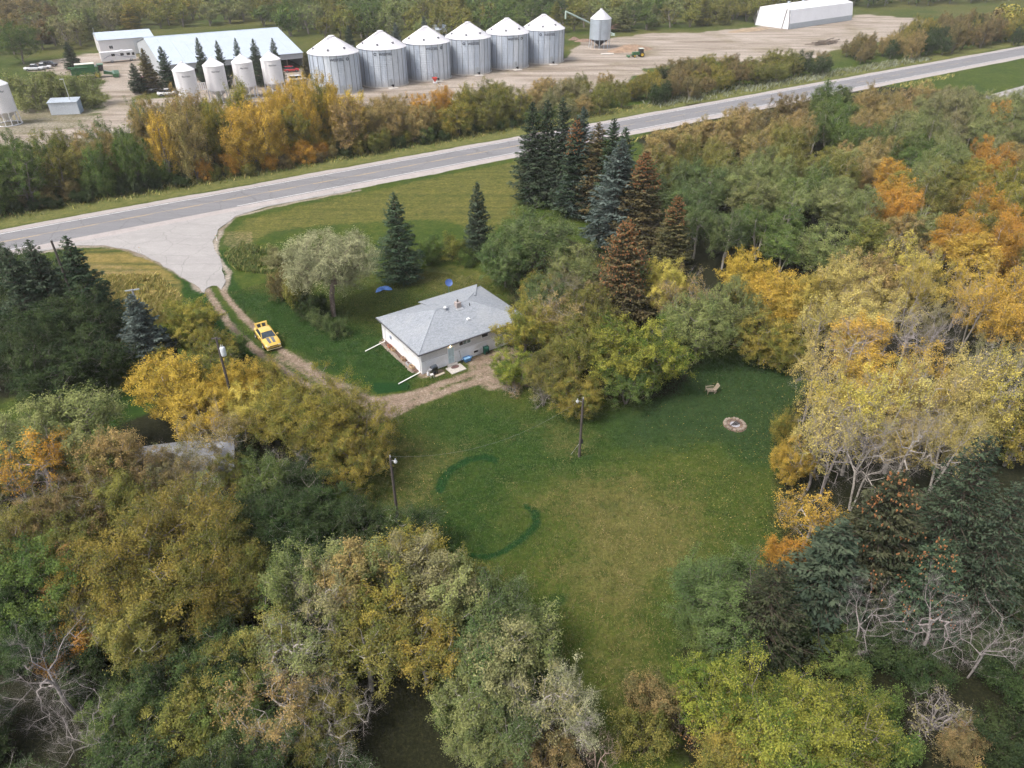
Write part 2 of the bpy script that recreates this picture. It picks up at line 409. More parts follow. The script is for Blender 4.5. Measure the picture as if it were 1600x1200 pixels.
M_CONE = paint('spruce_cone', (0.44, 0.20, 0.08), 0.8, var=0.3, scale=4)
def spruce(name, seed, H, Wd, step=0.36, nb=11, cards=84, cone=False, top_only=0.5, cdens=1.0, base=0.05, card=0.34, droop=0.32):
    rng = np.random.default_rng(seed)
    tv0 = [(0, 0, 0), (0.02, 0.02, H * 0.5), (0, 0, H)]
    v1, f1 = tubes_np(tv0[:2], tv0[1:], [H * 0.014, H * 0.008], [H * 0.008, 0.01], 7)
    B0, B1, BR, LP, LD, LL = [], [], [], [], [], []; CP = []; lcs = []; las = []
    z = H * base + 0.2
    while z < H * 0.985:
        f = (z / H - base) / (1 - base)
        rmax = Wd / 2 * (1 - f) ** 0.74 * (0.55 + 0.45 * min(1, (f + 0.05) / 0.16)) + 0.10
        k = max(4, int(nb * (0.55 + 0.45 * (1 - f)))); a0 = rng.uniform(0, 6.28)
        for b in range(k):
            a = a0 + 6.283 * b / k + rng.normal() * 0.18; r = rmax * rng.uniform(0.58, 1.18); zz = z + rng.normal() * step * 0.3
            rise = 0.10 - droop * (1 - f) ** 0.7 + 0.5 * f * f
            d = np.array([math.cos(a), math.sin(a), 0.0]); sid = np.array([-d[1], d[0], 0])
            nn = max(5, int(cards * (r / (Wd / 2)) ** 1.15 * rng.uniform(0.8, 1.2)))
            t = rng.uniform(size=nn) ** 0.62
            side = rng.normal(size=nn) * 0.15 * r * (0.45 + 0.9 * (1 - np.abs(2 * t - 1.1)))
            zt = rise * r * t + 0.16 * r * t ** 3 * (1 + 0.2 * (1 - f))
            P = d[None] * (t * r)[:, None] + sid[None] * side[:, None]; P[:, 2] = zz + zt - np.abs(side) * 0.35 - np.abs(rng.normal(size=nn)) * 0.05 * r
            D = d[None] * 0.75 + sid[None] * np.sign(side)[:, None] * rng.uniform(0.2, 1.0, size=(nn, 1)); D[:, 2] -= 0.25 - rng.normal(size=nn) * 0.3
            LP.append(P); LD.append(D); LL.append(card * rng.uniform(0.6, 1.35, size=nn) * (0.65 + 0.35 * min(1, r / 1.2)))
            c0 = rng.uniform(); lcs.append(np.full(nn, c0)); las.append(np.clip(0.2 + 0.6 * t + rng.normal(size=nn) * 0.15, 0, 1))
            B0.append((0, 0, zz)); tip = d * r * 0.95; B1.append((tip[0], tip[1], zz + rise * r + 0.10 * r)); BR.append(0.012 + 0.012 * r)
            if cone and f > top_only and rng.uniform() < cdens:
                for _ in range(int(rng.integers(3, 9) * (0.6 + 0.9 * f))):
                    tt = rng.uniform(0.6, 1.02); q = d * r * tt + sid * rng.normal() * 0.1 * r
                    CP.append((q[0], q[1], zz + rise * r * tt + 0.16 * r * tt ** 3 - 0.04))
        z += step * (0.75 + 0.5 * (1 - f)) * rng.uniform(0.85, 1.15)
    # leader
    tz = rng.uniform(0.93, 1.0, size=40) * H; LP.append(np.c_[rng.normal(size=40) * 0.05, rng.normal(size=40) * 0.05, tz]); LD.append(np.c_[rng.normal(size=(40, 2)) * 0.6, np.ones(40)])
    LL.append(np.full(40, card * 0.8)); lcs.append(np.full(40, 0.5)); las.append(rng.uniform(size=40))
    P = np.vstack(LP); D = np.vstack(LD); L = np.concatenate(LL)
    lv, lf = leaves_np(rng, P, L, L * 0.42, up=0.7, axis=D, fold=0.10)
    BR = np.array(BR); v2, f2 = tubes_np(B0, B1, BR, BR * 0.3, 3)
    cm = None
    if CP:
        CP = np.array(CP); v, f = tubes_np(CP, CP - [0, 0, 0.20], np.full(len(CP), 0.065), np.full(len(CP), 0.025), 4)
        cm = mesh_np(name + '_cones', v, f, 4, (M_CONE,))
    return finish(name, H, Wd, np.vstack([v1, v2]), np.vstack([f1, f2 + len(v1)]), lv, lf, np.concatenate(las), np.concatenate(lcs), cm)

# hero trees close to the camera: many small leaves
broadleaf('hero1', 11, 11, 13.5, 0.08, 460, 165, 0.115, (0.50, 0.34), 'mix', nl=11, stems=3, ttop=0.55, spread=0.5, spr=7)
broadleaf('hero2', 12, 9, 10, 0.05, 340, 170, 0.11, (0.46, 0.32), 'mix', nl=9, stems=2, ttop=0.6, spr=7)
broadleaf('maple1', 21, 10, 10, 0.14, 250, 130, 0.15, (0.48, 0.34), 'mix', nl=8, stems=2, ttop=0.6)
broadleaf('maple2', 22, 10, 9, 0.16, 230, 130, 0.15, (0.46, 0.34), 'mix', nl=7, ttop=0.65)
broadleaf('maple3', 23, 10, 11, 0.10, 260, 120, 0.15, (0.47, 0.34), 'mix', nl=9, stems=3, ttop=0.55, bare=0.12)
broadleaf('maple4', 24, 9, 8, 0.08, 220, 130, 0.14, (0.44, 0.34), 'mix', nl=6, stems=2, ttop=0.6, shell=0.3)
broadleaf('willow', 31, 13.5, 13, 0.20, 400, 150, 0.15, (0.60, 0.42), nl=10, ttop=0.58, lean=(1.6, 0.4), hang=0.35, r_tip=0.020)
broadleaf('poplar1', 41, 10, 5.2, 0.18, 140, 115, 0.13, (0.36, 0.50), 'plume', 8, ttop=0.86, r_tip=0.013, rise=0.9, pw=0.5)
broadleaf('poplar2', 42, 10, 6.2, 0.16, 160, 115, 0.13, (0.38, 0.48), 'plume', 11, ttop=0.80, r_tip=0.013, lean=(0.5, 0.2), rise=0.9, pw=0.5)
broadleaf('poplar3', 43, 10, 4.6, 0.25, 120, 120, 0.13, (0.36, 0.46), 'plume', 7, ttop=0.88, r_tip=0.013, lean=(-0.4, 0.3), rise=0.9, pw=0.5)
broadleaf('poplar4', 44, 10, 6.6, 0.12, 170, 115, 0.13, (0.42, 0.44), 'mix', 6, ttop=0.8, r_tip=0.013, rise=0.8, pw=0.5)
broadleaf('poplar5', 45, 10, 5.6, 0.20, 140, 105, 0.13, (0.40, 0.44), 'plume', 10, stems=2, ttop=0.75, r_tip=0.013, spread=0.22, rise=0.9, pw=0.5)
broadleaf('thin1', 51, 11, 6.5, 0.20, 170, 78, 0.125, (0.40, 0.46), 'plume', 12, ttop=0.8, bare=0.46, r_tip=0.0095, twigs=9, pw=0.55, rise=1.1, bnd=0.4)
broadleaf('thin2', 52, 11, 7.5, 0.18, 190, 78, 0.125, (0.42, 0.42), 'plume', 14, stems=2, ttop=0.7, bare=0.48, r_tip=0.0095, twigs=9, spread=0.25, pw=0.55, rise=1.1, bnd=0.4)
broadleaf('thin3', 53, 10, 5.5, 0.24, 130, 72, 0.125, (0.36, 0.40), 'plume', 9, ttop=0.75, bare=0.32, r_tip=0.0095, twigs=9, lean=(0.6, -0.3), pw=0.55, rise=1.0, bnd=0.4)
broadleaf('shrub1', 61, 3.6, 4.6, 0.0, 130, 100, 0.11, (0.34, 0.28), 'dome', 8, stems=5, ttop=0.6, r_tip=0.008)
broadleaf('shrub2', 62, 3.2, 4.0, 0.0, 120, 95, 0.11, (0.32, 0.30), 'dome', 6, stems=5, ttop=0.6, r_tip=0.008)
broadleaf('shrub3', 63, 4.4, 4.8, 0.0, 140, 95, 0.11, (0.34, 0.38), 'plume', 10, stems=5, ttop=0.7, r_tip=0.009)
broadleaf('bushy1', 64, 9, 6.2, 0.02, 200, 105, 0.14, (0.44, 0.48), 'plume', 13, stems=4, ttop=0.72, r_tip=0.014, spread=0.3)
broadleaf('bushy2', 65, 9, 6.6, 0.02, 200, 105, 0.14, (0.46, 0.44), 'mix', 8, stems=4, ttop=0.65, r_tip=0.014, spread=0.35, bare=0.08)
broadleaf('bushy3', 66, 9, 5.8, 0.02, 180, 85, 0.14, (0.42, 0.46), 'plume', 12, stems=5, ttop=0.75, r_tip=0.014, spread=0.3, bare=0.25, twigs=2)
broadleaf('brush1', 71, 3.6, 4.2, 0.0, 190, 9, 0.12, (0.25, 0.22), 'dome', 8, stems=6, ttop=0.6, bare=0.6, r_tip=0.008, twigs=6)
broadleaf('bare1', 81, 9, 7.0, 0.18, 120, 0, 0.1, (0.42, 0.3), shape='plume', nl=9, stems=2, ttop=0.6, r_tip=0.0062, twigs=14, spread=0.22, rise=1.1, pw=0.60, bnd=0.3)
broadleaf('bare2', 82, 10, 5.0, 0.22, 110, 0, 0.1, (0.40, 0.3), shape='plume', nl=8, ttop=0.8, r_tip=0.0062, twigs=14, rise=1.2, pw=0.60, bnd=0.3)
broadleaf('bare3', 83, 8, 8.0, 0.12, 130, 0, 0.1, (0.45, 0.3), shape='plume', nl=10, stems=1, ttop=0.75, r_tip=0.0066, twigs=14, lean=(2.0, 0.6), rise=1.1, pw=0.60, bnd=0.3)
broadleaf('lite1', 84, 9, 6.4, 0.08, 90, 34, 0.36, (0.62, 0.50), 'round', 8, stems=2, ttop=0.65, r_tip=0.03, spr=3)
broadleaf('lite2', 85, 9, 5.6, 0.10, 80, 34, 0.36, (0.55, 0.55), 'plume', 8, stems=2, ttop=0.7, r_tip=0.03, spr=3)
broadleaf('lite3', 86, 9, 6.0, 0.10, 80, 26, 0.34, (0.55, 0.50), 'plume', 8, stems=2, ttop=0.7, r_tip=0.03, spr=3, bare=0.2)
spruce('spruce1', 91, 16, 6.2)
spruce('spruce2', 92, 13, 5.8, nb=10)
spruce('spruce3', 93, 11, 5.0, droop=0.2)
spruce('sprucec1', 94, 16, 6.0, cone=True, top_only=0.62)
spruce('sprucec3', 97, 14, 8.5, cone=True, top_only=0.25, cdens=0.28, nb=12, cards=96, droop=0.26)
spruce('sprucec2', 95, 14, 8.0, cone=True, top_only=0.30, nb=12, cards=96, droop=0.22)
spruce('sprucebig', 96, 14, 9.0, nb=11, cards=80, card=0.27, step=0.33)

PAL = {  # crown colour, second colour of the same crown
 'gold': ((0.600, 0.405, 0.075), (0.390, 0.285, 0.055)), 'yellow': ((0.570, 0.450, 0.105), (0.360, 0.315, 0.075)), 'paleyellow': ((0.550, 0.445, 0.150), (0.360, 0.310, 0.100)),
 'yolive': ((0.329, 0.265, 0.059), (0.146, 0.162, 0.041)), 'olive': ((0.248, 0.230, 0.061), (0.124, 0.144, 0.040)), 'green': ((0.152, 0.201, 0.055), (0.073, 0.120, 0.037)),
 'lime': ((0.302, 0.308, 0.056), (0.092, 0.146, 0.030)), 'deep': ((0.070, 0.100, 0.037), (0.036, 0.060, 0.026)), 'bluegreen': ((0.150, 0.198, 0.072), (0.078, 0.120, 0.046)),
 'sage': ((0.260, 0.281, 0.104), (0.136, 0.171, 0.063)), 'grey': ((0.297, 0.275, 0.130), (0.173, 0.178, 0.081)), 'tan': ((0.390, 0.285, 0.115), (0.220, 0.185, 0.070)), 'orange': ((0.540, 0.285, 0.050), (0.380, 0.235, 0.050)),
 'rust': ((0.340, 0.180, 0.070), (0.190, 0.145, 0.060)), 'umber': ((0.270, 0.200, 0.085), (0.135, 0.125, 0.055)), 'willow': ((0.385, 0.374, 0.220), (0.253, 0.259, 0.143)),
 'spruce': ((0.086, 0.117, 0.070), (0.047, 0.073, 0.047)), 'blue': ((0.140, 0.179, 0.155), (0.074, 0.101, 0.087)), 'brownspruce': ((0.155, 0.130, 0.060), (0.085, 0.085, 0.043)),
}
BARK = {'pale': (0.42, 0.38, 0.34), 'grey': (0.26, 0.225, 0.20), 'brown': (0.11, 0.085, 0.065), 'dead': (0.37, 0.33, 0.315)}
TREES = []   # (x, y, radius) of everything planted
_tr = random.Random(5)
def plant(proto, x, y, H, Wd, pal, label, cat='tree', group=None, name=None, bark='grey', parts=True, rz=None, tilt=None):
    p = PROTO[proto]; A, B = PAL[pal] if isinstance(pal, str) else pal
    j = _tr.uniform(0.88, 1.12); hj = _tr.uniform(0.94, 1.06)
    A = (A[0] * j, A[1] * j * hj, A[2] * j); B = (B[0] * j, B[1] * j * hj, B[2] * j)
    sc = (Wd / p.W, Wd / p.W, H / p.H); rz = _tr.uniform(0, 6.28) if rz is None else rz
    nm = name or ('spruce_tree' if proto.startswith('spruce') else 'shrub' if proto[:5] in ('shrub', 'brush') else 'bare_tree' if proto.startswith('bare') else 'poplar_tree' if proto[:5] in ('popla', 'thin1', 'thin2', 'thin3') else 'willow_tree' if proto == 'willow' else 'maple_tree')
    TREES.append((x, y, Wd / 2))
    def col(o): o.color = (*A, 1); o['tint'] = B; return o
    bk = BARK[bark] if isinstance(bark, str) else bark
    if not parts:
        o = bpy.data.objects.new(nm, p.joined); link(o); o.location = (x, y, 0); o.rotation_euler = (0, 0, rz); o.scale = sc
        col(o); o['bark'] = bk
        return tag(o, label, cat, group)
    t = thing(nm, label, cat, (x, y, 0), rz, group, sc)
    if tilt: t.rotation_euler = (tilt[0], tilt[1], rz)
    o = bpy.data.objects.new('trunk', p.trunk); link(o, t); o['bark'] = bk
    if p.crown: col(link(bpy.data.objects.new('crown', p.crown), t))
    if p.cones: tag(link(bpy.data.objects.new('cones', p.cones), t), kind='stuff')
    return t
def ptop(proto, tx, ty, H, Wd, pal, label, **kw):
    """plant a tree whose top shows at photo pixel (tx, ty)"""
    q = at(tx, ty, H * 0.97); return plant(proto, q.x, q.y, H, Wd, pal, label, **kw)
def pbase(proto, bx, by, H, Wd, pal, label, **kw):
    q = at(bx, by, 0); return plant(proto, q.x, q.y, H, Wd, pal, label, **kw)
# ------------------------------------------------------------------ highway frame
_u0, _u1 = at(0, 366), at(480, 278.5); _l0, _l1 = at(13, 391.7), at(480, 306)
RD = (_u1 - _u0).normalized(); RN = Vector((-RD.y, RD.x, 0))          # along the road, and away from the camera
RC = (_u0 + _l0) / 2
_w = abs((_u0 - RC).dot(RN) - (_l0 - RC).dot(RN)); HWID = min(8.4, max(7.2, _w))
_mid = ((_u0 - RC).dot(RN) + (_l0 - RC).dot(RN) + (_u1 - RC).dot(RN) + (_l1 - RC).dot(RN)) / 4
RC = RC + RN * _mid
def road_pt(s, n, z=0.0): q = RC + RD * s + RN * n; return (q.x, q.y, z)
def road_n(x, y): return (x - RC.x) * RN.x + (y - RC.y) * RN.y
def road_s(x, y): return (x - RC.x) * RD.x + (y - RC.y) * RD.y

# ------------------------------------------------------------------ ground: one sheet to the horizon, soils, swards and painted tree shade as masks
def axis_lines(lo, hi, f0, f1, fine, grow=1.09):
    a = list(np.arange(f0, f1, fine)); s = fine; v = f1
    while v < hi: a.append(v); s = min(s * grow, 120); v += s
    a.append(hi); s = fine; v = f0 - fine; b = []
    while v > lo: b.append(v); s = min(s * grow, 120); v -= s
    b.append(lo); return np.array(sorted(set(b + a)))
gx = axis_lines(-2200, 2600, -62, 48, 0.4, 1.05); gy = axis_lines(-400, 4200, 22, 122, 0.4, 1.022)
GX, GY = np.meshgrid(gx, gy); X = GX.ravel(); Y = GY.ravel()
wx = (vnoise(X, Y, 6, 3) - 0.5) * 3.0; wy = (vnoise(X, Y, 6, 9) - 0.5) * 3.0
XW = X + wx * 0.4; YW = Y + wy * 0.4
def soft(poly, w=1.0, amp=1.0):
    xw = X + wx * amp; yw = Y + wy * amp
    d = dpath(xw, yw, poly, True); ins = inpoly(xw, yw, poly)
    return sstep(-w, w, np.where(ins, d, -d))
def stroke(pts, half, w=0.4, amp=0.25):
    d = dpath(X + wx * amp, Y + wy * amp, pts); return 1 - sstep(half - w, half + w, d)
YARD = GP([(-60, 262), (20, 238), (120, 232), (220, 205), (330, 190), (460, 178), (580, 168), (700, 160), (830, 150), (905, 150), (985, 130), (1010, 108), (1075, 92), (1190, 100), (1270, 90), (1330, 70), (1420, 58), (1450, 30), (1340, 22), (1300, 34),
               (1180, 42), (1090, 50), (1000, 54), (905, 66), (880, 92), (700, 102), (520, 100), (470, 106), (330, 120), (250, 118), (225, 100), (215, 84), (140, 84), (60, 97), (40, 108), (90, 116), (150, 118), (165, 150), (160, 182), (120, 196), (60, 210), (-60, 215)])
yard = soft(YARD, 2.0, 2.0)
island = soft(GP([(205, 150), (255, 140), (330, 140), (270, 152), (200, 156)]), 1.2, 1.0)
yard = yard * (1 - island)
yard = np.maximum(yard, 0.55 * soft(GP([(-120, 225), (-120, 150), (0, 172), (60, 168), (150, 165), (165, 182), (120, 198), (60, 212)]), 3.0, 2.5))
yard = np.maximum(yard, 0.72 * stroke(GP([(60, 396), (110, 386), (165, 385), (205, 392), (240, 407), (275, 428), (302, 445), (316, 455)]), 0.7, 0.8, 0.6)); yard = np.maximum(yard, 0.72 * stroke(GP([(350, 452), (353, 430), (347, 415), (338, 397), (335, 377), (345, 357), (368, 339), (420, 323), (480, 312), (560, 297)]), 0.6, 0.7, 0.6))
# the two ruts of the driveway, the wide bare turn and the track to the back of the house
RUT_L = GP([(316, 446), (332, 468), (357, 502), (392, 542), (425, 566), (462, 592), (505, 618), (560, 640)])
RUT_R = GP([(341, 440), (352, 462), (380, 494), (416, 530), (452, 556), (492, 584), (540, 612), (590, 628)])
TURN = GP([(440, 556), (480, 580), (520, 606), (575, 632), (620, 636), (680, 612)])
TRK1 = GP([(590, 626), (640, 618), (690, 600), (735, 585), (790, 568), (830, 560)])
TRK2 = GP([(560, 650), (620, 642), (670, 622), (720, 603), (770, 590), (810, 582)])
dirt = np.maximum.reduce([stroke(RUT_L, 0.5), stroke(RUT_R, 0.5), stroke(TURN, 1.15, 1.0, 0.6) * 0.8, stroke(TRK1, 0.6, 0.5), stroke(TRK2, 0.7, 0.6)])
dirt = np.maximum(dirt, soft(GP([(560, 628), (640, 618), (650, 640), (580, 668), (545, 655)]), 0.8, 0.5))
dirt = np.maximum(dirt, 0.8 * soft(GP([(720, 560), (800, 540), (850, 560), (830, 600), (770, 610), (735, 585)]), 0.8, 0.6))
dirt = np.maximum(dirt, 0.85 * stroke(GP([(604, 530), (628, 556), (660, 588), (690, 580)]), 0.55, 0.35, 0.15))
lush = np.maximum.reduce([soft(GP([(345, 460), (400, 450), (480, 470), (640, 545), (655, 590), (640, 612), (580, 618), (500, 580), (430, 530)]), 2.0, 0.8),
    stroke(GP([(215, 395), (260, 415), (300, 450), (340, 500), (380, 550)]), 1.9, 0.8), stroke(GP([(345, 395), (352, 440), (390, 480)]), 1.2, 0.6),
    0.75 * soft(GP([(600, 670), (760, 610), (900, 640), (1000, 640), (1080, 560), (1240, 560), (1250, 700), (1200, 760), (1090, 700), (960, 720), (860, 760), (800, 850), (700, 890), (620, 830)]), 3.5, 2.0),
    0.8 * soft(GP([(150, 620), (250, 590), (240, 700), (150, 690)]), 1.5)])
painted_shade = soft(GP([(1040, 590), (1090, 560), (1250, 540), (1250, 700), (1190, 730), (1120, 690), (1000, 700), (940, 660)]), 3.5, 1.6)  # tree shade over the far right lawn corner, painted into the grass colour
ring = np.maximum.reduce([0.85*stroke(GP([(686, 764), (690, 748), (704, 730), (728, 717), (752, 714), (770, 720)]), 0.5, 0.40, 0.3), stroke(GP([(735, 862), (765, 866), (795, 856), (818, 838), (836, 818), (838, 798), (826, 790)]), 0.34, 0.42, 0.35) * 0.85,
    0.4 * stroke(GP([(940, 790), (955, 795), (962, 788)]), 0.7, 0.5), 0.5 * stroke(GP([(855, 945), (875, 935)]), 0.7, 0.5), 0.8 * soft(GP([(570, 598), (640, 600), (640, 612), (585, 618)]), 0.5, 0.4)])
dry = np.maximum.reduce([soft(GP([(870, 740), (1000, 730), (1090, 790), (1110, 860), (1060, 940), (1010, 1010), (920, 980), (860, 900), (850, 800)]), 4, 2.5) * 0.82,
    soft(GP([(570, 690), (660, 670), (720, 700), (690, 790), (620, 830), (570, 780)]), 2.2, 1.2) * 0.55, 0.5 * soft(GP([(820, 640), (900, 660), (960, 690), (850, 720)]), 2, 1.5),
    0.55 * soft(GP([(880, 950), (1060, 950), (1060, 1160), (930, 1180)]), 3, 2), 0.6 * soft(GP([(600, 430), (720, 410), (800, 440), (690, 470)]), 2.0, 1.5)])
hay = np.maximum.reduce([soft(GP([(125, 392), (190, 388), (235, 408), (272, 440), (285, 470), (255, 520), (200, 540), (140, 470)]), 1.2, 0.8),
    soft(GP([(380, 340), (470, 318), (600, 292), (820, 245), (820, 330), (770, 370), (690, 345), (560, 350), (450, 360), (390, 385), (350, 372)]), 2.0, 1.0) * 0.42,
    soft(GP([(620, 330), (820, 280), (820, 340), (760, 345), (700, 345)]), 2, 1) * 0.45])
hayrow = np.maximum(0.4 * soft(GP([(125, 408), (200, 412), (250, 428), (190, 436), (130, 430)]), 0.8, 0.6), 0.45 * soft(GP([(345, 362), (395, 362), (400, 385), (360, 392), (342, 380)]), 0.6, 0.5))
rn = road_n(X, Y)
ditch = np.where((rn > 6) & (rn < 30), 1.0, 0.0) * sstep(6, 9, rn) * (1 - sstep(13, 19, rn))
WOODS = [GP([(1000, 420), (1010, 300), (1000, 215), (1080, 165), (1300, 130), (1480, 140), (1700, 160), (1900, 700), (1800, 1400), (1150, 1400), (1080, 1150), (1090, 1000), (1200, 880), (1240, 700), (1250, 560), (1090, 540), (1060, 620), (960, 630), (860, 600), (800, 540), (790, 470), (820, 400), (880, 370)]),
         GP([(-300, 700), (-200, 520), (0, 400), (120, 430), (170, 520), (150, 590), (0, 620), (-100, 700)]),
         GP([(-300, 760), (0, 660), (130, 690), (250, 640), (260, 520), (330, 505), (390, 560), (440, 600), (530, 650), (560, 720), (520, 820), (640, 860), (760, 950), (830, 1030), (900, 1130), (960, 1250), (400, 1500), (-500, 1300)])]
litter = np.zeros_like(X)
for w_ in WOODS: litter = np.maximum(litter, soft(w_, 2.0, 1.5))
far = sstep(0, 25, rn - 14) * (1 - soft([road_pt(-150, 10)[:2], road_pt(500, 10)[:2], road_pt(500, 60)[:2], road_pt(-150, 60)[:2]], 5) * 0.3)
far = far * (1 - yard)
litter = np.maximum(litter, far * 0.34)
dry = np.maximum(dry, 0.75 * sstep(16, 34, rn) * vnoise(X, Y, 14, 21, 3) * 1.5)
nfx, nfy = len(gx), len(gy)
ii = np.arange(nfx - 1)[None, :] + np.arange(nfy - 1)[:, None] * nfx
GF = np.stack([ii, ii + 1, ii + 1 + nfx, ii + nfx], -1).reshape(-1, 4)
near = (1 - sstep(90, 130, np.hypot(X, Y - 70)))
GZ = (vnoise(X, Y, 2.2, 41, 3) - 0.5) * 0.07 * near - 0.035
def ground_material():
    m, t, ns, ls, b = nodes_of('ground_soil_and_grass')
    tc = N(t, 'ShaderNodeTexCoord'); v = tc.outputs['Object']
    A = lambda n: attr(t, n).outputs['Fac']
    n1 = noise(t, 0.11, 4, 0.6, v); n2 = noise(t, 0.7, 5, 0.65, v); n3 = noise(t, 5.0, 4, 0.75, v); n4 = noise(t, 1.7, 4, 0.7, v, 0.6)
    def edge(mask, k=0.75, lo=0.38, hi=0.62):
        q = mth(t, 'ADD', mask, mth(t, 'MULTIPLY', mth(t, 'SUBTRACT', n4, 0.5), k))
        return ramp(t, q, [(lo, (0, 0, 0)), (hi, (1, 1, 1))])
    # mown lawn: green to straw in patches
    c = ramp(t, n2, [(0.30, (0.0330, 0.0578, 0.0096)), (0.50, (0.0559, 0.0769, 0.0131)), (0.72, (0.0846, 0.0944, 0.0202))])
    c2 = ramp(t, n2, [(0.28, (0.0115, 0.0350, 0.0065)), (0.55, (0.0229, 0.0524, 0.0090)), (0.80, (0.0445, 0.0682, 0.0143))])
    c = mixc(t, ramp(t, n1, [(0.35, (0, 0, 0)), (0.68, (0.6, 0.6, 0.6))]), c, c2)
    c = mixc(t, edge(A('lush'), 0.9, 0.30, 0.85), c, c2)
    c3 = ramp(t, n2, [(0.28, (0.0682, 0.0699, 0.0179)), (0.55, (0.1112, 0.1031, 0.0310)), (0.8, (0.1435, 0.1311, 0.0477))])
    c = mixc(t, edge(A('dry'), 1.6, 0.30, 0.95), c, c3)
    c = mixc(t, edge(A('hay'), 0.7, 0.25, 0.7), c, ramp(t, n2, [(0.28, (0.12, 0.105, 0.030)), (0.55, (0.20, 0.155, 0.050)), (0.8, (0.27, 0.195, 0.075))]))
    mw = N(t, 'ShaderNodeMapping'); mw.inputs['Rotation'].default_value = (0, 0, -math.atan2(RD.y, RD.x)); mw.inputs['Scale'].default_value = (0.02, 0.55, 1); ls.new(v, mw.inputs[0])
    ms = noise(t, 1.0, 4, 0.6, mw.outputs[0], 0.3)
    c = mixc(t, mth(t, 'MULTIPLY', A('hay'), ramp(t, ms, [(0.45, (0, 0, 0)), (0.62, (0.8, 0.8, 0.8))])), c, c2)
    c = mixc(t, edge(A('hayrow'), 0.8, 0.35, 0.75), c, ramp(t, n3, [(0.3, (0.16, 0.11, 0.065)), (0.7, (0.33, 0.25, 0.16))]))
    c = mixc(t, edge(A('painted_shade'), 0.8, 0.25, 0.85), c, ramp(t, n2, [(0.3, (0.018, 0.040, 0.011)), (0.7, (0.036, 0.060, 0.017))]))  # painted tree shade: grass colour darkened here
    c = mixc(t, edge(A('ring'), 0.6, 0.30, 0.62), c, (0.010, 0.040, 0.009))
    c = mixc(t, edge(A('ditch'), 0.8, 0.3, 0.8), c, ramp(t, n2, [(0.3, (0.075, 0.092, 0.026)), (0.7, (0.16, 0.155, 0.052))]))
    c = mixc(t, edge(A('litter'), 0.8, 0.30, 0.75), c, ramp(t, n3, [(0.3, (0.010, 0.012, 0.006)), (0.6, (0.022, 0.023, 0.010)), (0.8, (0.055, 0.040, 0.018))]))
    dc = ramp(t, mth(t, 'ADD', mth(t, 'MULTIPLY', n3, 0.45), mth(t, 'MULTIPLY', n2, 0.55)), [(0.32, (0.135, 0.095, 0.066)), (0.52, (0.225, 0.172, 0.132)), (0.68, (0.33, 0.27, 0.22))])
    c = mixc(t, edge(A('dirt'), 1.5, 0.32, 0.85), c, dc)
    # farmyard: packed pale earth with darker wheel tracks
    mp = N(t, 'ShaderNodeMapping'); mp.inputs['Rotation'].default_value = (0, 0, R(-28)); mp.inputs['Scale'].default_value = (0.035, 0.22, 1); ls.new(v, mp.inputs[0])
    st = noise(t, 1.0, 5, 0.6, mp.outputs[0], 0.8)
    yc = ramp(t, st, [(0.30, (0.17, 0.135, 0.105)), (0.48, (0.265, 0.225, 0.188)), (0.62, (0.345, 0.30, 0.262)), (0.8, (0.29, 0.248, 0.205))])
    yc = mixc(t, ramp(t, noise(t, 0.05, 4, 0.6, v), [(0.52, (0, 0, 0)), (0.70, (0.8, 0.8, 0.8))]), yc, (0.15, 0.125, 0.07))
    c = mixc(t, edge(A('yard'), 0.8, 0.35, 0.65), c, yc)
    c = mixc(t, 1.0, c, ramp(t, n3, [(0.2, (0.66, 0.66, 0.66)), (0.8, (1.3, 1.3, 1.3))]), 'MULTIPLY')
    c = mixc(t, 1.0, c, ramp(t, noise(t, 2.6, 5, 0.75, v, 0.4), [(0.30, (0.72, 0.74, 0.70)), (0.5, (1.0, 1.0, 1.0)), (0.72, (1.34, 1.28, 1.25))]), 'MULTIPLY')
    n5 = noise(t, 22.0, 2, 0.6, v)
    c = mixc(t, 1.0, c, ramp(t, n5, [(0.3, (0.74, 0.74, 0.74)), (0.7, (1.24, 1.24, 1.24))]), 'MULTIPLY')
    ls.new(c, b.inputs['Base Color']); b.inputs['Roughness'].default_value = 0.95; b.inputs['Specular IOR Level'].default_value = 0.1
    bn = N(t, 'ShaderNodeBump'); bn.inputs['Strength'].default_value = 0.7; bn.inputs['Distance'].default_value = 0.12
    ls.new(mth(t, 'ADD', n3, mth(t, 'MULTIPLY', n5, 0.5)), bn.inputs['Height']); ls.new(bn.outputs[0], b.inputs['Normal'])
    return m
gme = mesh_np('ground', np.c_[X, Y, GZ], GF, 4, (ground_material(),), smooth=True)
for nm_, val in (('lush', lush), ('dry', dry), ('hay', hay), ('hayrow', hayrow), ('ring', ring), ('ditch', ditch), ('litter', litter), ('dirt', dirt), ('yard', yard), ('painted_shade', painted_shade)):
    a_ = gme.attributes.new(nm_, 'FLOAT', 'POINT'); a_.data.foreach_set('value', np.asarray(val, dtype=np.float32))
tag(link(bpy.data.objects.new('ground', gme)), 'flat ground with mown lawn, woodland floor and packed farmyard earth', None, None, 'structure')

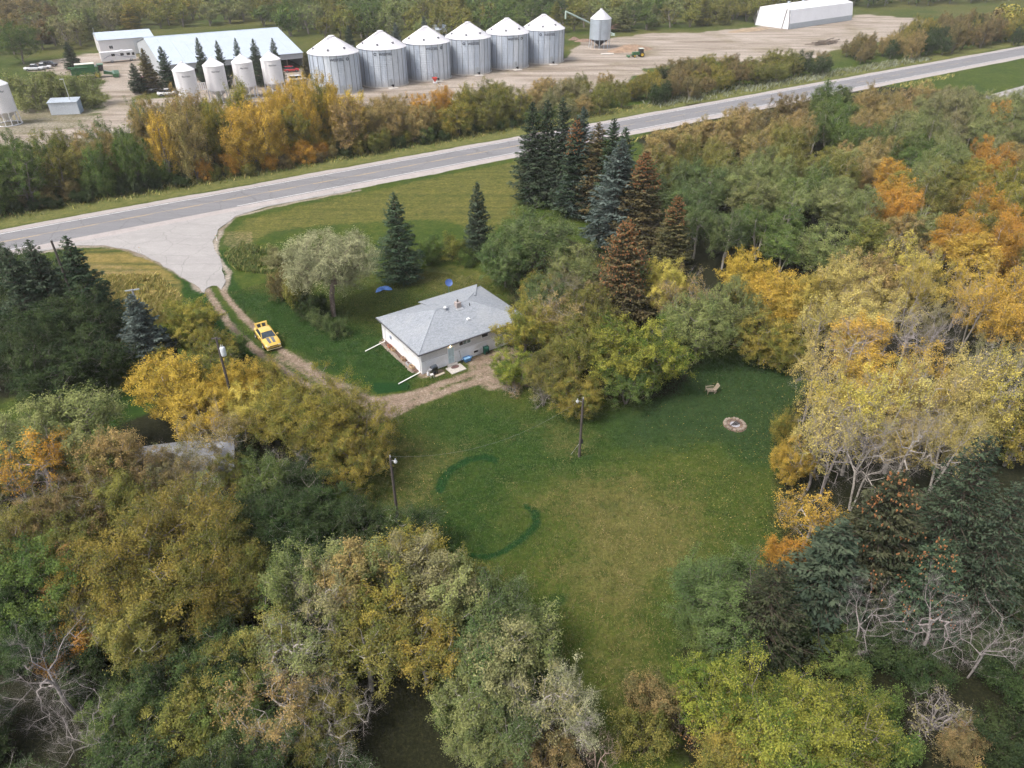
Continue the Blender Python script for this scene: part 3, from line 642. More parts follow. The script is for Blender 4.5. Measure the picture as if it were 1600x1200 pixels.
# ------------------------------------------------------------------ highway
def asphalt():
    m, t, ns, ls, b = nodes_of('asphalt')
    tc = N(t, 'ShaderNodeTexCoord'); v = tc.outputs['Object']
    mp = N(t, 'ShaderNodeMapping'); mp.inputs['Rotation'].default_value = (0, 0, -math.atan2(RD.y, RD.x)); mp.inputs['Scale'].default_value = (0.03, 0.8, 1); ls.new(v, mp.inputs[0])
    f = noise(t, 1.0, 4, 0.6, mp.outputs[0]); g = noise(t, 9, 4, 0.7, v)
    c = mixc(t, 0.4, ramp(t, f, [(0.3, (0.122, 0.122, 0.132)), (0.7, (0.182, 0.178, 0.188))]), ramp(t, g, [(0.3, (0.115, 0.113, 0.12)), (0.7, (0.22, 0.215, 0.22))]))
    w = N(t, 'ShaderNodeTexVoronoi'); w.feature = 'DISTANCE_TO_EDGE'; w.inputs['Scale'].default_value = 0.13; 
    wv = N(t, 'ShaderNodeVectorMath', operation='ADD'); nn = N(t, 'ShaderNodeTexNoise'); nn.inputs['Scale'].default_value = 0.6; ls.new(v, nn.inputs['Vector']); ls.new(v, wv.inputs[0]); ls.new(nn.outputs['Color'], wv.inputs[1]); ls.new(wv.outputs[0], w.inputs['Vector'])
    c = mixc(t, ramp(t, w.outputs[0], [(0.004, (0.6, 0.6, 0.6)), (0.012, (0, 0, 0))]), c, (0.09, 0.088, 0.09))
    ls.new(c, b.inputs['Base Color']); b.inputs['Roughness'].default_value = 0.85; return m
def gravel(name, lo, hi):
    m, t, ns, ls, b = nodes_of(name); tc = N(t, 'ShaderNodeTexCoord'); v = tc.outputs['Object']
    c = mixc(t, 0.45, ramp(t, noise(t, 0.6, 5, 0.65, v), [(0.3, lo), (0.7, hi)]), ramp(t, noise(t, 14, 3, 0.7, v), [(0.3, tuple(k * 0.8 for k in lo)), (0.7, tuple(k * 1.12 for k in hi))]))
    ls.new(c, b.inputs['Base Color']); b.inputs['Roughness'].default_value = 0.95; b.inputs['Specular IOR Level'].default_value = 0.15
    bn = N(t, 'ShaderNodeBump'); bn.inputs['Strength'].default_value = 0.5; bn.inputs['Distance'].default_value = 0.03; ls.new(noise(t, 20, 2, 0.6, v), bn.inputs['Height']); ls.new(bn.outputs[0], b.inputs['Normal']); return m
def apron_mat():
    m, t, ns, ls, b = nodes_of('worn_paving'); tc = N(t, 'ShaderNodeTexCoord'); v = tc.outputs['Object']
    mp = N(t, 'ShaderNodeMapping'); mp.inputs['Rotation'].default_value = (0, 0, R(62)); mp.inputs['Scale'].default_value = (0.06, 0.5, 1); ls.new(v, mp.inputs[0])
    c = mixc(t, 0.5, ramp(t, noise(t, 1.0, 5, 0.6, mp.outputs[0], 1.2), [(0.3, (0.20, 0.19, 0.188)), (0.7, (0.34, 0.32, 0.315))]), ramp(t, noise(t, 0.45, 6, 0.7, v, 0.6), [(0.3, (0.21, 0.198, 0.192)), (0.7, (0.35, 0.33, 0.32))]))
    c = mixc(t, 0.35, c, ramp(t, noise(t, 12, 4, 0.75, v), [(0.3, (0.13, 0.125, 0.12)), (0.7, (0.42, 0.40, 0.39))]))
    w = N(t, 'ShaderNodeTexVoronoi'); w.feature = 'DISTANCE_TO_EDGE'; w.inputs['Scale'].default_value = 0.22; wv = N(t, 'ShaderNodeVectorMath', operation='ADD'); nn = N(t, 'ShaderNodeTexNoise'); nn.inputs['Scale'].default_value = 0.5; ls.new(v, nn.inputs['Vector']); ls.new(v, wv.inputs[0]); ls.new(nn.outputs['Color'], wv.inputs[1]); ls.new(wv.outputs[0], w.inputs['Vector'])
    c = mixc(t, ramp(t, w.outputs[0], [(0.004, (0.45, 0.45, 0.45)), (0.014, (0, 0, 0))]), c, (0.12, 0.115, 0.11))
    ls.new(c, b.inputs['Base Color']); b.inputs['Roughness'].default_value = 0.9; return m
M_ASPH = asphalt(); M_GRAV = gravel('gravel', (0.26, 0.235, 0.225), (0.38, 0.345, 0.335)); M_APRON = apron_mat()
def strip(n0, n1, z0, z1, s0=-260, s1=900, seg=8.0, wob=0.0, seed=1):
    ss = np.arange(s0, s1, seg); b = MB(); vs = []
    for k, s in enumerate(ss):
        w0 = (vnoise(np.array([s]), np.array([0.0]), 9, seed)[0] - 0.5) * wob; vs += [road_pt(s, n0 + w0, z0), road_pt(s, n1, z1)]
    return b.add(vs, [(2 * k, 2 * k + 2, 2 * k + 3, 2 * k + 1) if n0 > n1 else (2 * k, 2 * k + 1, 2 * k + 3, 2 * k + 2) for k in range(len(ss) - 1)])
hw = HWID / 2
HIGHWAY = strip(hw + 0.35, -hw - 0.35, 0.20, 0.20).build('highway', M_ASPH); tag(HIGHWAY, 'grey two-lane highway crossing above the yard', kind='structure')
sh = strip(hw + 3.2, hw + 0.34, -0.05, 0.195, seg=1.6, wob=0.9, seed=4); s2_ = strip(-hw - 2.6, -hw - 0.34, -0.05, 0.195, seg=1.6, wob=0.8, seed=8); sh.add(s2_.v, s2_.f)
tag(sh.build('road_shoulder', M_GRAV), 'pale gravel shoulders along both sides of the highway', kind='structure')
M_WHITE = paint('road_paint_white', (0.72, 0.71, 0.70), 0.7, var=0.15, scale=1.2, dirt=(0.4, 0.39, 0.38)); M_YEL = paint('road_paint_yellow', (0.38, 0.27, 0.14), 0.7, var=0.2, scale=0.8, dirt=(0.19, 0.185, 0.18))
strip(hw, hw - 0.14, 0.205, 0.205).build('edge_line', M_WHITE, HIGHWAY)
strip(-hw + 0.14, -hw, 0.205, 0.205, -260, road_s(*at(110, 372)[:2])).build('edge_line', M_WHITE, HIGHWAY)
strip(-hw + 0.14, -hw, 0.205, 0.205, road_s(*at(372, 325)[:2]), 900).build('edge_line', M_WHITE, HIGHWAY)
dash = None
for k in range(-8, 34):
    b_ = MB().add([(0, -0.07, 0), (5.2, -0.07, 0), (5.2, 0.07, 0), (0, 0.07, 0)], [(0, 1, 2, 3)])
    if dash is None: dash = b_.mesh('centre_dash', M_YEL)
    o = bpy.data.objects.new('centre_dash', dash); link(o, HIGHWAY); o.location = road_pt(k * 8.6, 0.0, 0.205); o.rotation_euler = (0, 0, math.atan2(RD.y, RD.x))
strip(0.32, 0.20, 0.205, 0.205, -40, 120).build('centre_line', M_YEL, HIGHWAY)
# paved mouth of the driveway
APRON = [(40, 398), (110, 384), (165, 383), (205, 390), (240, 405), (275, 426), (302, 443), (312, 452), (318, 458), (324, 450), (330, 447), (337, 447), (347, 452), (350, 440), (352, 430), (346, 415), (337, 397), (334, 377), (344, 357), (368, 338), (420, 322), (480, 311), (560, 296)]
ap = [at(px, py) for px, py in APRON]
top = [Vector(road_pt(road_s(ap[k].x, ap[k].y), -hw - 0.36)) for k in (len(ap) - 1, 0)]
bnd = []
ring_ = ap
for k in range(len(ring_) - 1):
    for q in range(8):
        p_ = ring_[k].lerp(ring_[k + 1], q / 8); j_ = (vnoise(np.array([p_.x]), np.array([p_.y]), 3.0, 77)[0] - 0.5) * 0.8; bnd.append((p_.x + j_, p_.y + j_))
bnd += [(top[0].x, top[0].y), (top[1].x, top[1].y)]
tag(MB().prism(bnd, -0.08, 0.035).build('driveway_apron', M_APRON), 'pale paved fan where the driveway meets the highway', kind='structure')
tag(MB().prism(GP([(1535, 152), (1600, 134), (1700, 118), (1720, 136), (1600, 156), (1560, 160)]), -0.05, 0.1).build('side_road', M_APRON), 'pale stub of another road past the wood', kind='structure')
# driveway marker posts
M_POST = paint('post_white', (0.7, 0.69, 0.67), 0.6)
for px, py, w_ in ((339, 376, 'inner bend of the driveway mouth nearest the willow'), (220, 395, 'hay grass side of the driveway mouth')):
    q = at(px, py); t_ = thing('marker_post', 'short white marker post at the ' + w_, 'post', (q.x, q.y, 0), 0, 'driveway marker posts')
    MB().box((0, 0, 0.5), (0.10, 0.06, 1.05)).build('post', M_POST, t_); MB().box((0, -0.035, 0.9), (0.08, 0.015, 0.16)).build('reflector', paint('reflector_amber', (0.5, 0.2, 0.03), 0.3), t_)
# ------------------------------------------------------------------ house
def siding(name, col, pitch=0.14):
    m, t, ns, ls, b = nodes_of(name); tc = N(t, 'ShaderNodeTexCoord'); v = tc.outputs['Object']
    sx = N(t, 'ShaderNodeSeparateXYZ'); ls.new(v, sx.inputs[0])
    fr = mth(t, 'FRACT', mth(t, 'DIVIDE', sx.outputs['Z'], pitch))
    c = mixc(t, 1.0, col, ramp(t, noise(t, 0.8, 5, 0.65, v), [(0.3, (0.86, 0.85, 0.84)), (0.7, (1.06, 1.06, 1.06))]), 'MULTIPLY')
    c = mixc(t, ramp(t, fr, [(0.0, (0.35, 0.35, 0.35)), (0.10, (0, 0, 0))]), c, tuple(k * 0.6 for k in col))
    ls.new(c, b.inputs['Base Color']); b.inputs['Roughness'].default_value = 0.55
    bn = N(t, 'ShaderNodeBump'); bn.inputs['Strength'].default_value = 0.6; bn.inputs['Distance'].default_value = 0.02; ls.new(fr, bn.inputs['Height']); ls.new(bn.outputs[0], b.inputs['Normal']); return m
def shingles():
    m, t, ns, ls, b = nodes_of('asphalt_shingles'); tc = N(t, 'ShaderNodeTexCoord'); v = tc.outputs['Object']
    br = N(t, 'ShaderNodeTexBrick'); ls.new(v, br.inputs['Vector']); br.inputs['Scale'].default_value = 1.0; br.inputs['Brick Width'].default_value = 0.32; br.inputs['Row Height'].default_value = 0.14; br.inputs['Mortar Size'].default_value = 0.008
    br.inputs['Color1'].default_value = (0.165, 0.185, 0.215, 1); br.inputs['Color2'].default_value = (0.285, 0.31, 0.345, 1); br.inputs['Mortar'].default_value = (0.16, 0.165, 0.17, 1); br.offset = 0.5
    c = mixc(t, 0.5, br.outputs[0], ramp(t, noise(t, 5, 4, 0.7, v), [(0.35, (0.165, 0.18, 0.205)), (0.65, (0.33, 0.35, 0.38))]))
    c = mixc(t, ramp(t, noise(t, 0.35, 4, 0.6, v), [(0.45, (0, 0, 0)), (0.75, (0.5, 0.5, 0.5))]), c, (0.30, 0.31, 0.32))
    ls.new(c, b.inputs['Base Color']); b.inputs['Roughness'].default_value = 0.9
    bn = N(t, 'ShaderNodeBump'); bn.inputs['Strength'].default_value = 0.6; bn.inputs['Distance'].default_value = 0.02; ls.new(br.outputs['Fac'], bn.inputs['Height']); bn.invert = True; ls.new(bn.outputs[0], b.inputs['Normal']); return m
M_SID = siding('siding_beige', (0.64, 0.625, 0.63), 0.11); M_SIDW = siding('siding_white', (0.76, 0.75, 0.76), 0.13); M_SKIRT = paint('skirt_white', (0.78, 0.78, 0.80), 0.6, var=0.06, scale=1.0, dirt=(0.5, 0.47, 0.43))
M_TRIM = paint('trim_white', (0.78, 0.78, 0.79), 0.45, var=0.05); M_FASC = paint('fascia_grey', (0.11, 0.11, 0.12), 0.5); M_SHG = shingles()
def glass(name, col=(0.012, 0.015, 0.018), rough=0.06):
    if name in MATS: return MATS[name]
    m, t, ns, ls, b = nodes_of(name); tc = N(t, 'ShaderNodeTexCoord')
    ls.new(ramp(t, noise(t, 1.3, 2, 0.5, tc.outputs['Object']), [(0.3, tuple(k * 0.7 for k in col)), (0.7, tuple(k * 1.4 for k in col))]), b.inputs['Base Color'])
    b.inputs['Roughness'].default_value = rough; b.inputs['Specular IOR Level'].default_value = 0.6; MATS[name] = m; return m
M_GLASS = glass('window_glass'); M_DARK = paint('dark_gap', (0.012, 0.012, 0.013), 0.8)
HO = at(660, 584.5); HA = R(35)
def hpt(x, y, z=0.0): return (HO.x + x * math.cos(HA) - y * math.sin(HA), HO.y + x * math.sin(HA) + y * math.cos(HA), z)
HL, HD, EV = 14.3, 9.9, 2.86
house = thing('bungalow', 'white bungalow with grey hipped shingle roof in the middle of the yard', 'house', (HO.x, HO.y, 0), HA)
w = MB(); w.b2((0, 0, 1.56), (HL, HD, EV)); w.build('upper_wall', M_SID, house)
w = MB(); w.b2((-0.02, 0.02, 0.0), (-0.005, HD, EV)); w.build('end_wall', M_SIDW, house)
w = MB(); w.b2((-0.03, -0.06, 0.0), (HL + 0.03, HD + 0.03, 1.555)); w.build('lower_wall', M_SKIRT, house)
w = MB(); w.b2((-0.05, -0.10, 1.50), (HL + 0.05, -0.055, 1.575)); w.build('ledge', M_TRIM, house)
w = MB(); w.b2((5.9, HD + 0.02, 0), (HL - 0.01, HD + 0.75, EV - 0.01)); w.build('rear_bay', M_SID, house)
ov = 0.45; ZE = 2.92; RH = 1.75
x0, x1, y0, y1 = -ov, HL + ov, -ov * 0.8, HD + ov; ym = (y0 + y1) / 2; run = (y1 - y0) / 2
def slope(vs, name='roof_slope'):
    b = MB(); n = len(vs); top_ = [Vector(v) for v in vs]; b.add(top_ + [v - Vector((0, 0, 0.11)) for v in top_], [tuple(range(n)), tuple(range(2 * n - 1, n - 1, -1))] + [(k, k + n, (k + 1) % n + n, (k + 1) % n) for k in range(n)]); return b
roof = slope([(x0, y0, ZE), (x1, y0, ZE), (x1 - run, ym, ZE + RH), (x0 + run, ym, ZE + RH)]).build('roof', M_SHG, house)
slope([(x0, y1, ZE), (x0, y0, ZE), (x0 + run, ym, ZE + RH)]).build('hip_slope', M_SHG, roof)
slope([(x1, y0, ZE), (x1, y1, ZE), (x1 - run, ym, ZE + RH)]).build('hip_slope', M_SHG, roof)
slope([(x1, y1, ZE), (x0, y1, ZE), (x0 + run, ym, ZE + RH), (x1 - run, ym, ZE + RH)]).build('rear_slope', M_SHG, roof)
slope([(x1 - 0.05, HD + 1.15, ZE + 0.03), (5.75, HD + 1.15, ZE + 0.03), (5.75, ym + 1.6, ZE + RH * 0.62 + 0.06), (x1 - 3.1, ym + 1.6, ZE + RH * 0.62 + 0.06)]).build('bay_slope', M_SHG, roof)
cap = MB()
for a_, b_ in (((x0 + run, ym, ZE + RH), (x1 - run, ym, ZE + RH)), ((x0, y0, ZE), (x0 + run, ym, ZE + RH)), ((x0, y1, ZE), (x0 + run, ym, ZE + RH)), ((x1, y0, ZE), (x1 - run, ym, ZE + RH)), ((x1, y1, ZE), (x1 - run, ym, ZE + RH))):
    cap.tube(Vector(a_) + Vector((0, 0, -0.02)), Vector(b_) + Vector((0, 0, -0.02)), 0.07, n=6)
cap.build('ridge_cap', paint('ridge_shingle', (0.25, 0.27, 0.30), 0.9, var=0.2, scale=4), roof)
g_ = MB(); g_.b2((x0 - 0.06, y0 - 0.10, ZE - 0.16), (x1 + 0.06, y0 - 0.005, ZE - 0.03)); g_.b2((x0 - 0.10, y0 - 0.10, ZE - 0.16), (x0 - 0.005, y1 + 0.1, ZE - 0.03)); g_.b2((x1 + 0.005, y0 - 0.1, ZE - 0.16), (x1 + 0.1, y1 + 0.1, ZE - 0.03))
g_.build('gutter', M_FASC, house)
s_ = MB(); s_.b2((x0 + 0.02, y0 + 0.02, ZE - 0.14), (x1 - 0.02, y1 - 0.02, ZE - 0.115)); s_.build('soffit', M_TRIM, house)
def window(parent, xa, xb, za, zb, panes=2, y=-0.06, curtain=False):
    f = MB(); t_ = 0.07
    f.b2((xa - t_, y - 0.05, za - t_), (xb + t_, y, za)); f.b2((xa - t_, y - 0.05, zb), (xb + t_, y, zb + t_)); f.b2((xa - t_, y - 0.05, za), (xa, y, zb)); f.b2((xb, y - 0.05, za), (xb + t_, y, zb))
    for k in range(1, panes): xm = xa + (xb - xa) * k / panes; f.b2((xm - 0.025, y - 0.045, za), (xm + 0.025, y, zb))
    w_ = f.build('window', M_TRIM, parent)
    for k in range(panes):
        q0 = xa + (xb - xa) * k / panes + 0.028; q1 = xa + (xb - xa) * (k + 1) / panes - 0.028
        MB().b2((q0, y - 0.022, za + 0.005), (q1, y - 0.005, zb - 0.005)).build('pane', M_GLASS, w_)
    if curtain:
        b = MB()
        for k in range(9): q = xa + (xb - xa) * (0.40 + 0.6 * k / 9); b.b2((q, y - 0.034, za + 0.02), (q + 0.06, y - 0.024, zb - 0.02))
        b.build('curtain', paint('curtain_green', (0.25, 0.32, 0.30), 0.8), w_)
    return w_
YF = -0.002
window(house, 5.08, 6.66, 2.05, 2.70, 3, YF, True); window(house, 8.22, 9.12, 2.10, 2.70, 1, YF); window(house, 10.85, 12.1, 2.10, 2.70, 2, YF)
window(house, 10.05, 10.45, 0.42, 0.72, 1, -0.062); window(house, 10.6, 11.0, 0.42, 0.72, 1, -0.062)
window(house, 7.0, 7.7, 0.42, 0.72, 1, -0.062)
dm = paint('door_pale_blue', (0.50, 0.60, 0.63), 0.5, var=0.06)
d_ = MB().b2((3.40, -0.13, 0.16), (4.32, -0.065, 2.34)).build('door', M_TRIM, house)
MB().b2((3.47, -0.145, 0.22), (4.25, -0.131, 2.28)).build('door_leaf', dm, d_)
for za, zb in ((0.35, 1.0), (1.12, 2.15)):
    for xa, xb in ((3.56, 3.82), (3.90, 4.16)): MB().b2((xa, -0.155, za), (xb, -0.146, zb)).build('door_panel', paint('door_panel_blue', (0.42, 0.52, 0.56), 0.4), d_)
MB().tube((4.19, -0.16, 1.12), (4.19, -0.20, 1.12), 0.035).build('handle', paint('brass', (0.35, 0.27, 0.15), 0.35, 0.8), d_)
MB().b2((3.2, -0.55, 0.0), (4.5, -0.11, 0.16)).build('door_step', paint('concrete', (0.42, 0.39, 0.36), 0.9, var=0.15, dirt=(0.28, 0.25, 0.21), bump=0.3), house)
lm, t, ns, ls, b = nodes_of('lit_porch_bulb'); b.inputs['Emission Color'].default_value = (1.0, 0.72, 0.38, 1); b.inputs['Emission Strength'].default_value = 9.0; b.inputs['Base Color'].default_value = (0.9, 0.8, 0.6, 1)
pl = MB().box((3.78, -0.05, 2.56), (0.12, 0.09, 0.14)).build('porch_light', M_TRIM, house); pl['label'] = 'lit warm porch light'
MB().lathe([(0.0, -0.09), (0.07, -0.06), (0.085, 0.0), (0.06, 0.06), (0.0, 0.08)], (3.78, -0.16, 2.53), 12).build('bulb', lm, pl, True)
# end wall: door, meter, corner boards, downpipes
MB().b2((-0.06, 4.35, 0.05), (-0.021, 5.25, 2.2)).build('side_door', M_TRIM, house); MB().box((-0.09, 7.6, 1.35), (0.14, 0.28, 0.4)).build('electric_meter', paint('meter_blue_grey', (0.28, 0.33, 0.42), 0.5), house)
for y_ in (-0.03, HD): MB().box((-0.035, y_, 1.45), (0.09, 0.10, 2.8)).build('corner_board', M_TRIM, house)
for y_ in (0.25, HD - 0.75): MB().path([(-0.10, y_, ZE - 0.15), (-0.10, y_, 0.35), (-0.28, y_, 0.18)], 0.045, 8).build('downpipe', M_TRIM, house)
# on the roof
M_GALV = paint('galvanised', (0.52, 0.53, 0.55), 0.4, 0.6, var=0.12, scale=5)
def roofz(y): return ZE + RH * (1 - abs(y - ym) / run)
v_ = MB(); v_.lathe([(0.13, -0.1), (0.13, 0.22), (0.26, 0.24), (0.28, 0.36), (0.16, 0.47), (0.0, 0.50)], (6.1, 4.6, roofz(4.6)), 16); v_.build('roof_ventilator', M_GALV, roof, True)
c_ = MB(); c_.box((7.75, 4.5, roofz(4.5) + 0.22), (0.62, 0.62, 0.8)); c_.build('chimney', paint('chimney_brick', (0.34, 0.29, 0.275), 0.85, var=0.25, scale=9, dirt=(0.5, 0.47, 0.45)), roof)
MB().tube((7.75, 4.5, roofz(4.5) + 0.6), (7.75, 4.5, roofz(4.5) + 0.95), 0.11, n=12).build('flue', paint('flue_dark', (0.10, 0.095, 0.09), 0.6), roof)
fl_ = MB(); fl_.box((7.75, 4.02, roofz(4.1) + 0.0), (0.9, 0.35, 0.05), M=Matrix.Rotation(math.atan2(RH, run), 3, 'X')); fl_.build('flashing', M_GALV, roof)
MB().tube((9.2, 4.1, roofz(4.1) - 0.05), (9.2, 4.1, roofz(4.1) + 0.32), 0.055, n=10).build('vent_pipe', M_DARK, roof)
v_ = MB(); v_.box((7.75, 2.15, roofz(2.15) + 0.08), (0.36, 0.36, 0.18)); v_.build('box_vent', M_TRIM, roof)
# things around the house
pt = MB().b2((2.75, -2.05, -0.05), (4.75, -0.57, 0.07)).build('patio_slab', paint('concrete', (0.42, 0.39, 0.36)), None, loc=(HO.x, HO.y, 0), rot=(0, 0, HA)); tag(pt, 'square concrete patio slab at the pale blue back door', 'slab')
p_ = hpt(3.85, -0.95, 0.075); tag(MB().lathe([(0, 0), (0.52, 0), (0.52, 0.02), (0.48, 0.035), (0, 0.035)], (0, 0, 0), 24, ell=(1, 0.62)).build('door_mat', paint('mat_brown', (0.10, 0.055, 0.05), 0.95, var=0.25), None, loc=p_, rot=(0, 0, HA)), 'dark oval door mat on the concrete slab', 'mat')
M_PIPE = paint('pipe_white', (0.80, 0.79, 0.76), 0.4, var=0.05)
for y_, yb, la in ((0.25, -0.32, 'nearer the barbecue'), (HD - 0.75, 8.35, 'at the far back corner')):
    t_ = thing('drain_extension', 'long white rain pipe lying on the lawn ' + la, 'pipe', hpt(-0.30, y_ if y_ < 1 else 9.0), HA, 'rain pipes off the end wall')
    dy = yb - (y_ if y_ < 1 else 9.0)
    MB().tube((0, 0, 0.14), (-2.95, dy, 0.075), 0.065, n=10).build('pipe', M_PIPE, t_); MB().tube((0.02, 0, 0.14), (-0.16, dy * 0.05, 0.137), 0.08, n=10).build('coupling', M_PIPE, t_)
# barbecue
t_ = thing('barbecue_grill', 'black lidded barbecue on the corner beside the beige wall', 'barbecue', hpt(1.15, -0.75), HA + 0.15)
bk = paint('black_enamel', (0.018, 0.018, 0.022), 0.35); MB().box((0, 0, 0.72), (0.75, 0.5, 0.26)).build('firebox', bk, t_)
MB().extr([(-0.25, 0.86), (0.25, 0.86), (0.24, 1.02), (0.12, 1.14), (-0.12, 1.14), (-0.24, 1.02)], 0, -0.37, 0.37).build('lid', paint('grill_lid', (0.06, 0.07, 0.085), 0.3), t_)
for s in (-1, 1): MB().box((s * 0.55, 0, 0.84), (0.32, 0.42, 0.04)).build('side_shelf', M_GALV, t_)
for sx in (-1, 1):
    for sy in (-1, 1): MB().box((sx * 0.33, sy * 0.2, 0.3), (0.05, 0.05, 0.6)).build('leg', bk, t_)
MB().box((0, 0, 0.22), (0.66, 0.4, 0.03)).build('lower_shelf', bk, t_)
t_ = thing('propane_cylinder', 'white propane cylinder standing left of the barbecue', 'gas cylinder', hpt(0.42, -0.62), 0)
MB().lathe([(0, 0.03), (0.15, 0.03), (0.155, 0.10), (0.155, 0.36), (0.12, 0.44), (0.0, 0.47)], n=16).build('tank', paint('tank_white', (0.72, 0.72, 0.74), 0.35), t_, True); MB().lathe([(0.10, 0.44), (0.11, 0.58), (0.09, 0.58)], n=14).build('collar', paint('tank_white', (0.7, .7, .7)), t_)
t_ = thing('plastic_stool', 'small pale stool in front of the propane cylinder', 'stool', hpt(0.55, -1.25), 0.4)
MB().box((0, 0, 0.42), (0.38, 0.38, 0.05)).build('seat', paint('stool_grey', (0.55, 0.54, 0.52), 0.6), t_)
for sx in (-1, 1):
    for sy in (-1, 1): MB().tube((sx * 0.15, sy * 0.15, 0.4), (sx * 0.19, sy * 0.19, 0), 0.02).build('leg', paint('stool_grey', (0.5, .5, .5)), t_)
tag(MB().box((0, 0, 0.04), (1.3, 0.30, 0.07)).build('wood_plank', paint('old_wood', (0.40, 0.34, 0.27), 0.9, var=0.2, scale=6), None, loc=hpt(1.55, -1.30), rot=(0, 0, HA + 0.08)), 'weathered plank lying on the bare earth by the barbecue', 'plank')
# blue tub with handles, shovel
t_ = thing('blue_tub', 'bright blue plastic tub against the white wall', 'tub', hpt(5.75, -0.55), HA)
M_BLUE = paint('plastic_blue', (0.10, 0.26, 0.52), 0.4, var=0.1); b = MB(); b.lathe([(0.0, 0.03), (0.36, 0.03), (0.46, 0.46), (0.50, 0.46), (0.50, 0.50), (0.43, 0.50), (0.34, 0.07), (0.0, 0.07)], n=4, a0=R(45), a1=R(405), ell=(1.35, 0.9)); b.build('basin', M_BLUE, t_)
MB().box((0, 0, 0.40), (0.86, 0.5, 0.04)).build('contents', paint('pale_blue_lid', (0.28, 0.48, 0.68), 0.5), t_)
for s in (-1, 1): MB().box((s * 0.70, 0, 0.45), (0.10, 0.2, 0.04)).build('handle', M_BLUE, t_)
t_ = thing('shovel', 'long handled shovel leaning beside the blue tub', 'shovel', hpt(4.98, -0.35), HA)
MB().tube((0, 0.18, 1.45), (0.05, -0.12, 0.30), 0.02).build('handle', paint('ash_wood', (0.22, 0.16, 0.10), 0.8), t_); MB().box((0.06, -0.15, 0.17), (0.24, 0.03, 0.32), M=Matrix.Rotation(-0.25, 3, 'X')).build('blade', M_DARK, t_); MB().box((0, 0.18, 1.47), (0.14, 0.03, 0.03)).build('grip', M_DARK, t_)
t_ = thing('hose_reel', 'dark green garden hose reel at the foot of the wall', 'hose reel', hpt(8.55, -0.40), HA)
M_GRN = paint('hose_green', (0.015, 0.075, 0.055), 0.5); b = MB(); b.lathe([(0.10, -0.22), (0.34, -0.22), (0.40, 0), (0.34, 0.22), (0.10, 0.22)], n=18); o_ = b.build('hose_coil', M_GRN, t_, True); o_.rotation_euler = (0, R(90), 0); o_.location = (0, 0, 0.62)
for s in (-1, 1): MB().box((s * 0.27, 0, 0.5), (0.04, 0.5, 1.0)).build('side_frame', M_GRN, t_)
t_ = thing('wire_rack', 'small grey wire rack leaning on the wall below the green curtained window', 'rack', hpt(7.75, -0.32), HA)
for k in range(5): MB().box((-0.3 + 0.15 * k, 0, 0.4), (0.02, 0.02, 0.8)).build('bar', M_GALV, t_)
for z_ in (0.05, 0.4, 0.78): MB().box((0, 0.02, z_), (0.7, 0.02, 0.03)).build('rail', M_GALV, t_)
# stone bordered planting bed with pots along the end wall
rk = random.Random(3); M_STONE = paint('border_stone', (0.26, 0.215, 0.175), 0.9, var=0.3, scale=2.0, coord='Object')
bed = thing('flower_bed', 'stone bordered flower bed along the end wall', 'flower bed', hpt(0, 0), HA)
MB().b2((-0.72, 0.9, -0.04), (-0.04, 9.4, 0.06)).build('soil', paint('bed_soil', (0.10, 0.06, 0.045), 0.95, var=0.3, scale=3), bed)
sm = []
for k in range(4):
    b = MB(); b.lathe([(0, 0), (0.16, 0), (0.20, 0.08), (0.16, 0.17), (0.0, 0.20)], n=7); b.v = [(x * rk.uniform(0.8, 1.25), y * rk.uniform(0.8, 1.2), z * rk.uniform(0.8, 1.2)) for x, y, z in b.v]; sm.append(b.mesh('stone', M_STONE))
for k in range(26):
    o = bpy.data.objects.new('stone', sm[k % 4]); link(o, bed); o.location = (-0.78 + rk.uniform(-0.06, 0.06), 0.95 + k * 0.33, 0.0); o.rotation_euler = (0, 0, rk.uniform(0, 6)); o.scale = (rk.uniform(0.8, 1.3),) * 3
for (y_, col, nm_) in ((1.75, (0.46, 0.33, 0.20), 'tan wooden planter box nearest the rain pipe by the barbecue'), (2.55, (0.40, 0.40, 0.42), 'grey planter box, second from the house corner'), (3.9, (0.33, 0.22, 0.13), 'brown planter box in the middle of the flower bed'), (6.5, (0.42, 0.28, 0.16), 'orange brown planter box beside the electric meter'), (7.4, (0.34, 0.11, 0.06), 'reddish planter box toward the back of the flower bed')):
    t_ = thing('planter_box', nm_, 'planter', hpt(-0.42, y_, 0.05), HA + rk.uniform(-0.2, 0.2), 'planters along the end wall')
    pm = paint('planter_%d' % int(y_ * 100), col, 0.8, var=0.2, scale=5); b = MB()
    for sx in (-1, 1): b.box((sx * 0.19, 0, 0.18), (0.04, 0.62, 0.36)); b.box((0, sx * 0.29, 0.18), (0.34, 0.04, 0.36))
    b.build('box', pm, t_); MB().box((0, 0, 0.26), (0.33, 0.53, 0.04)).build('soil', paint('bed_soil', (0.1, .06, .04)), t_)
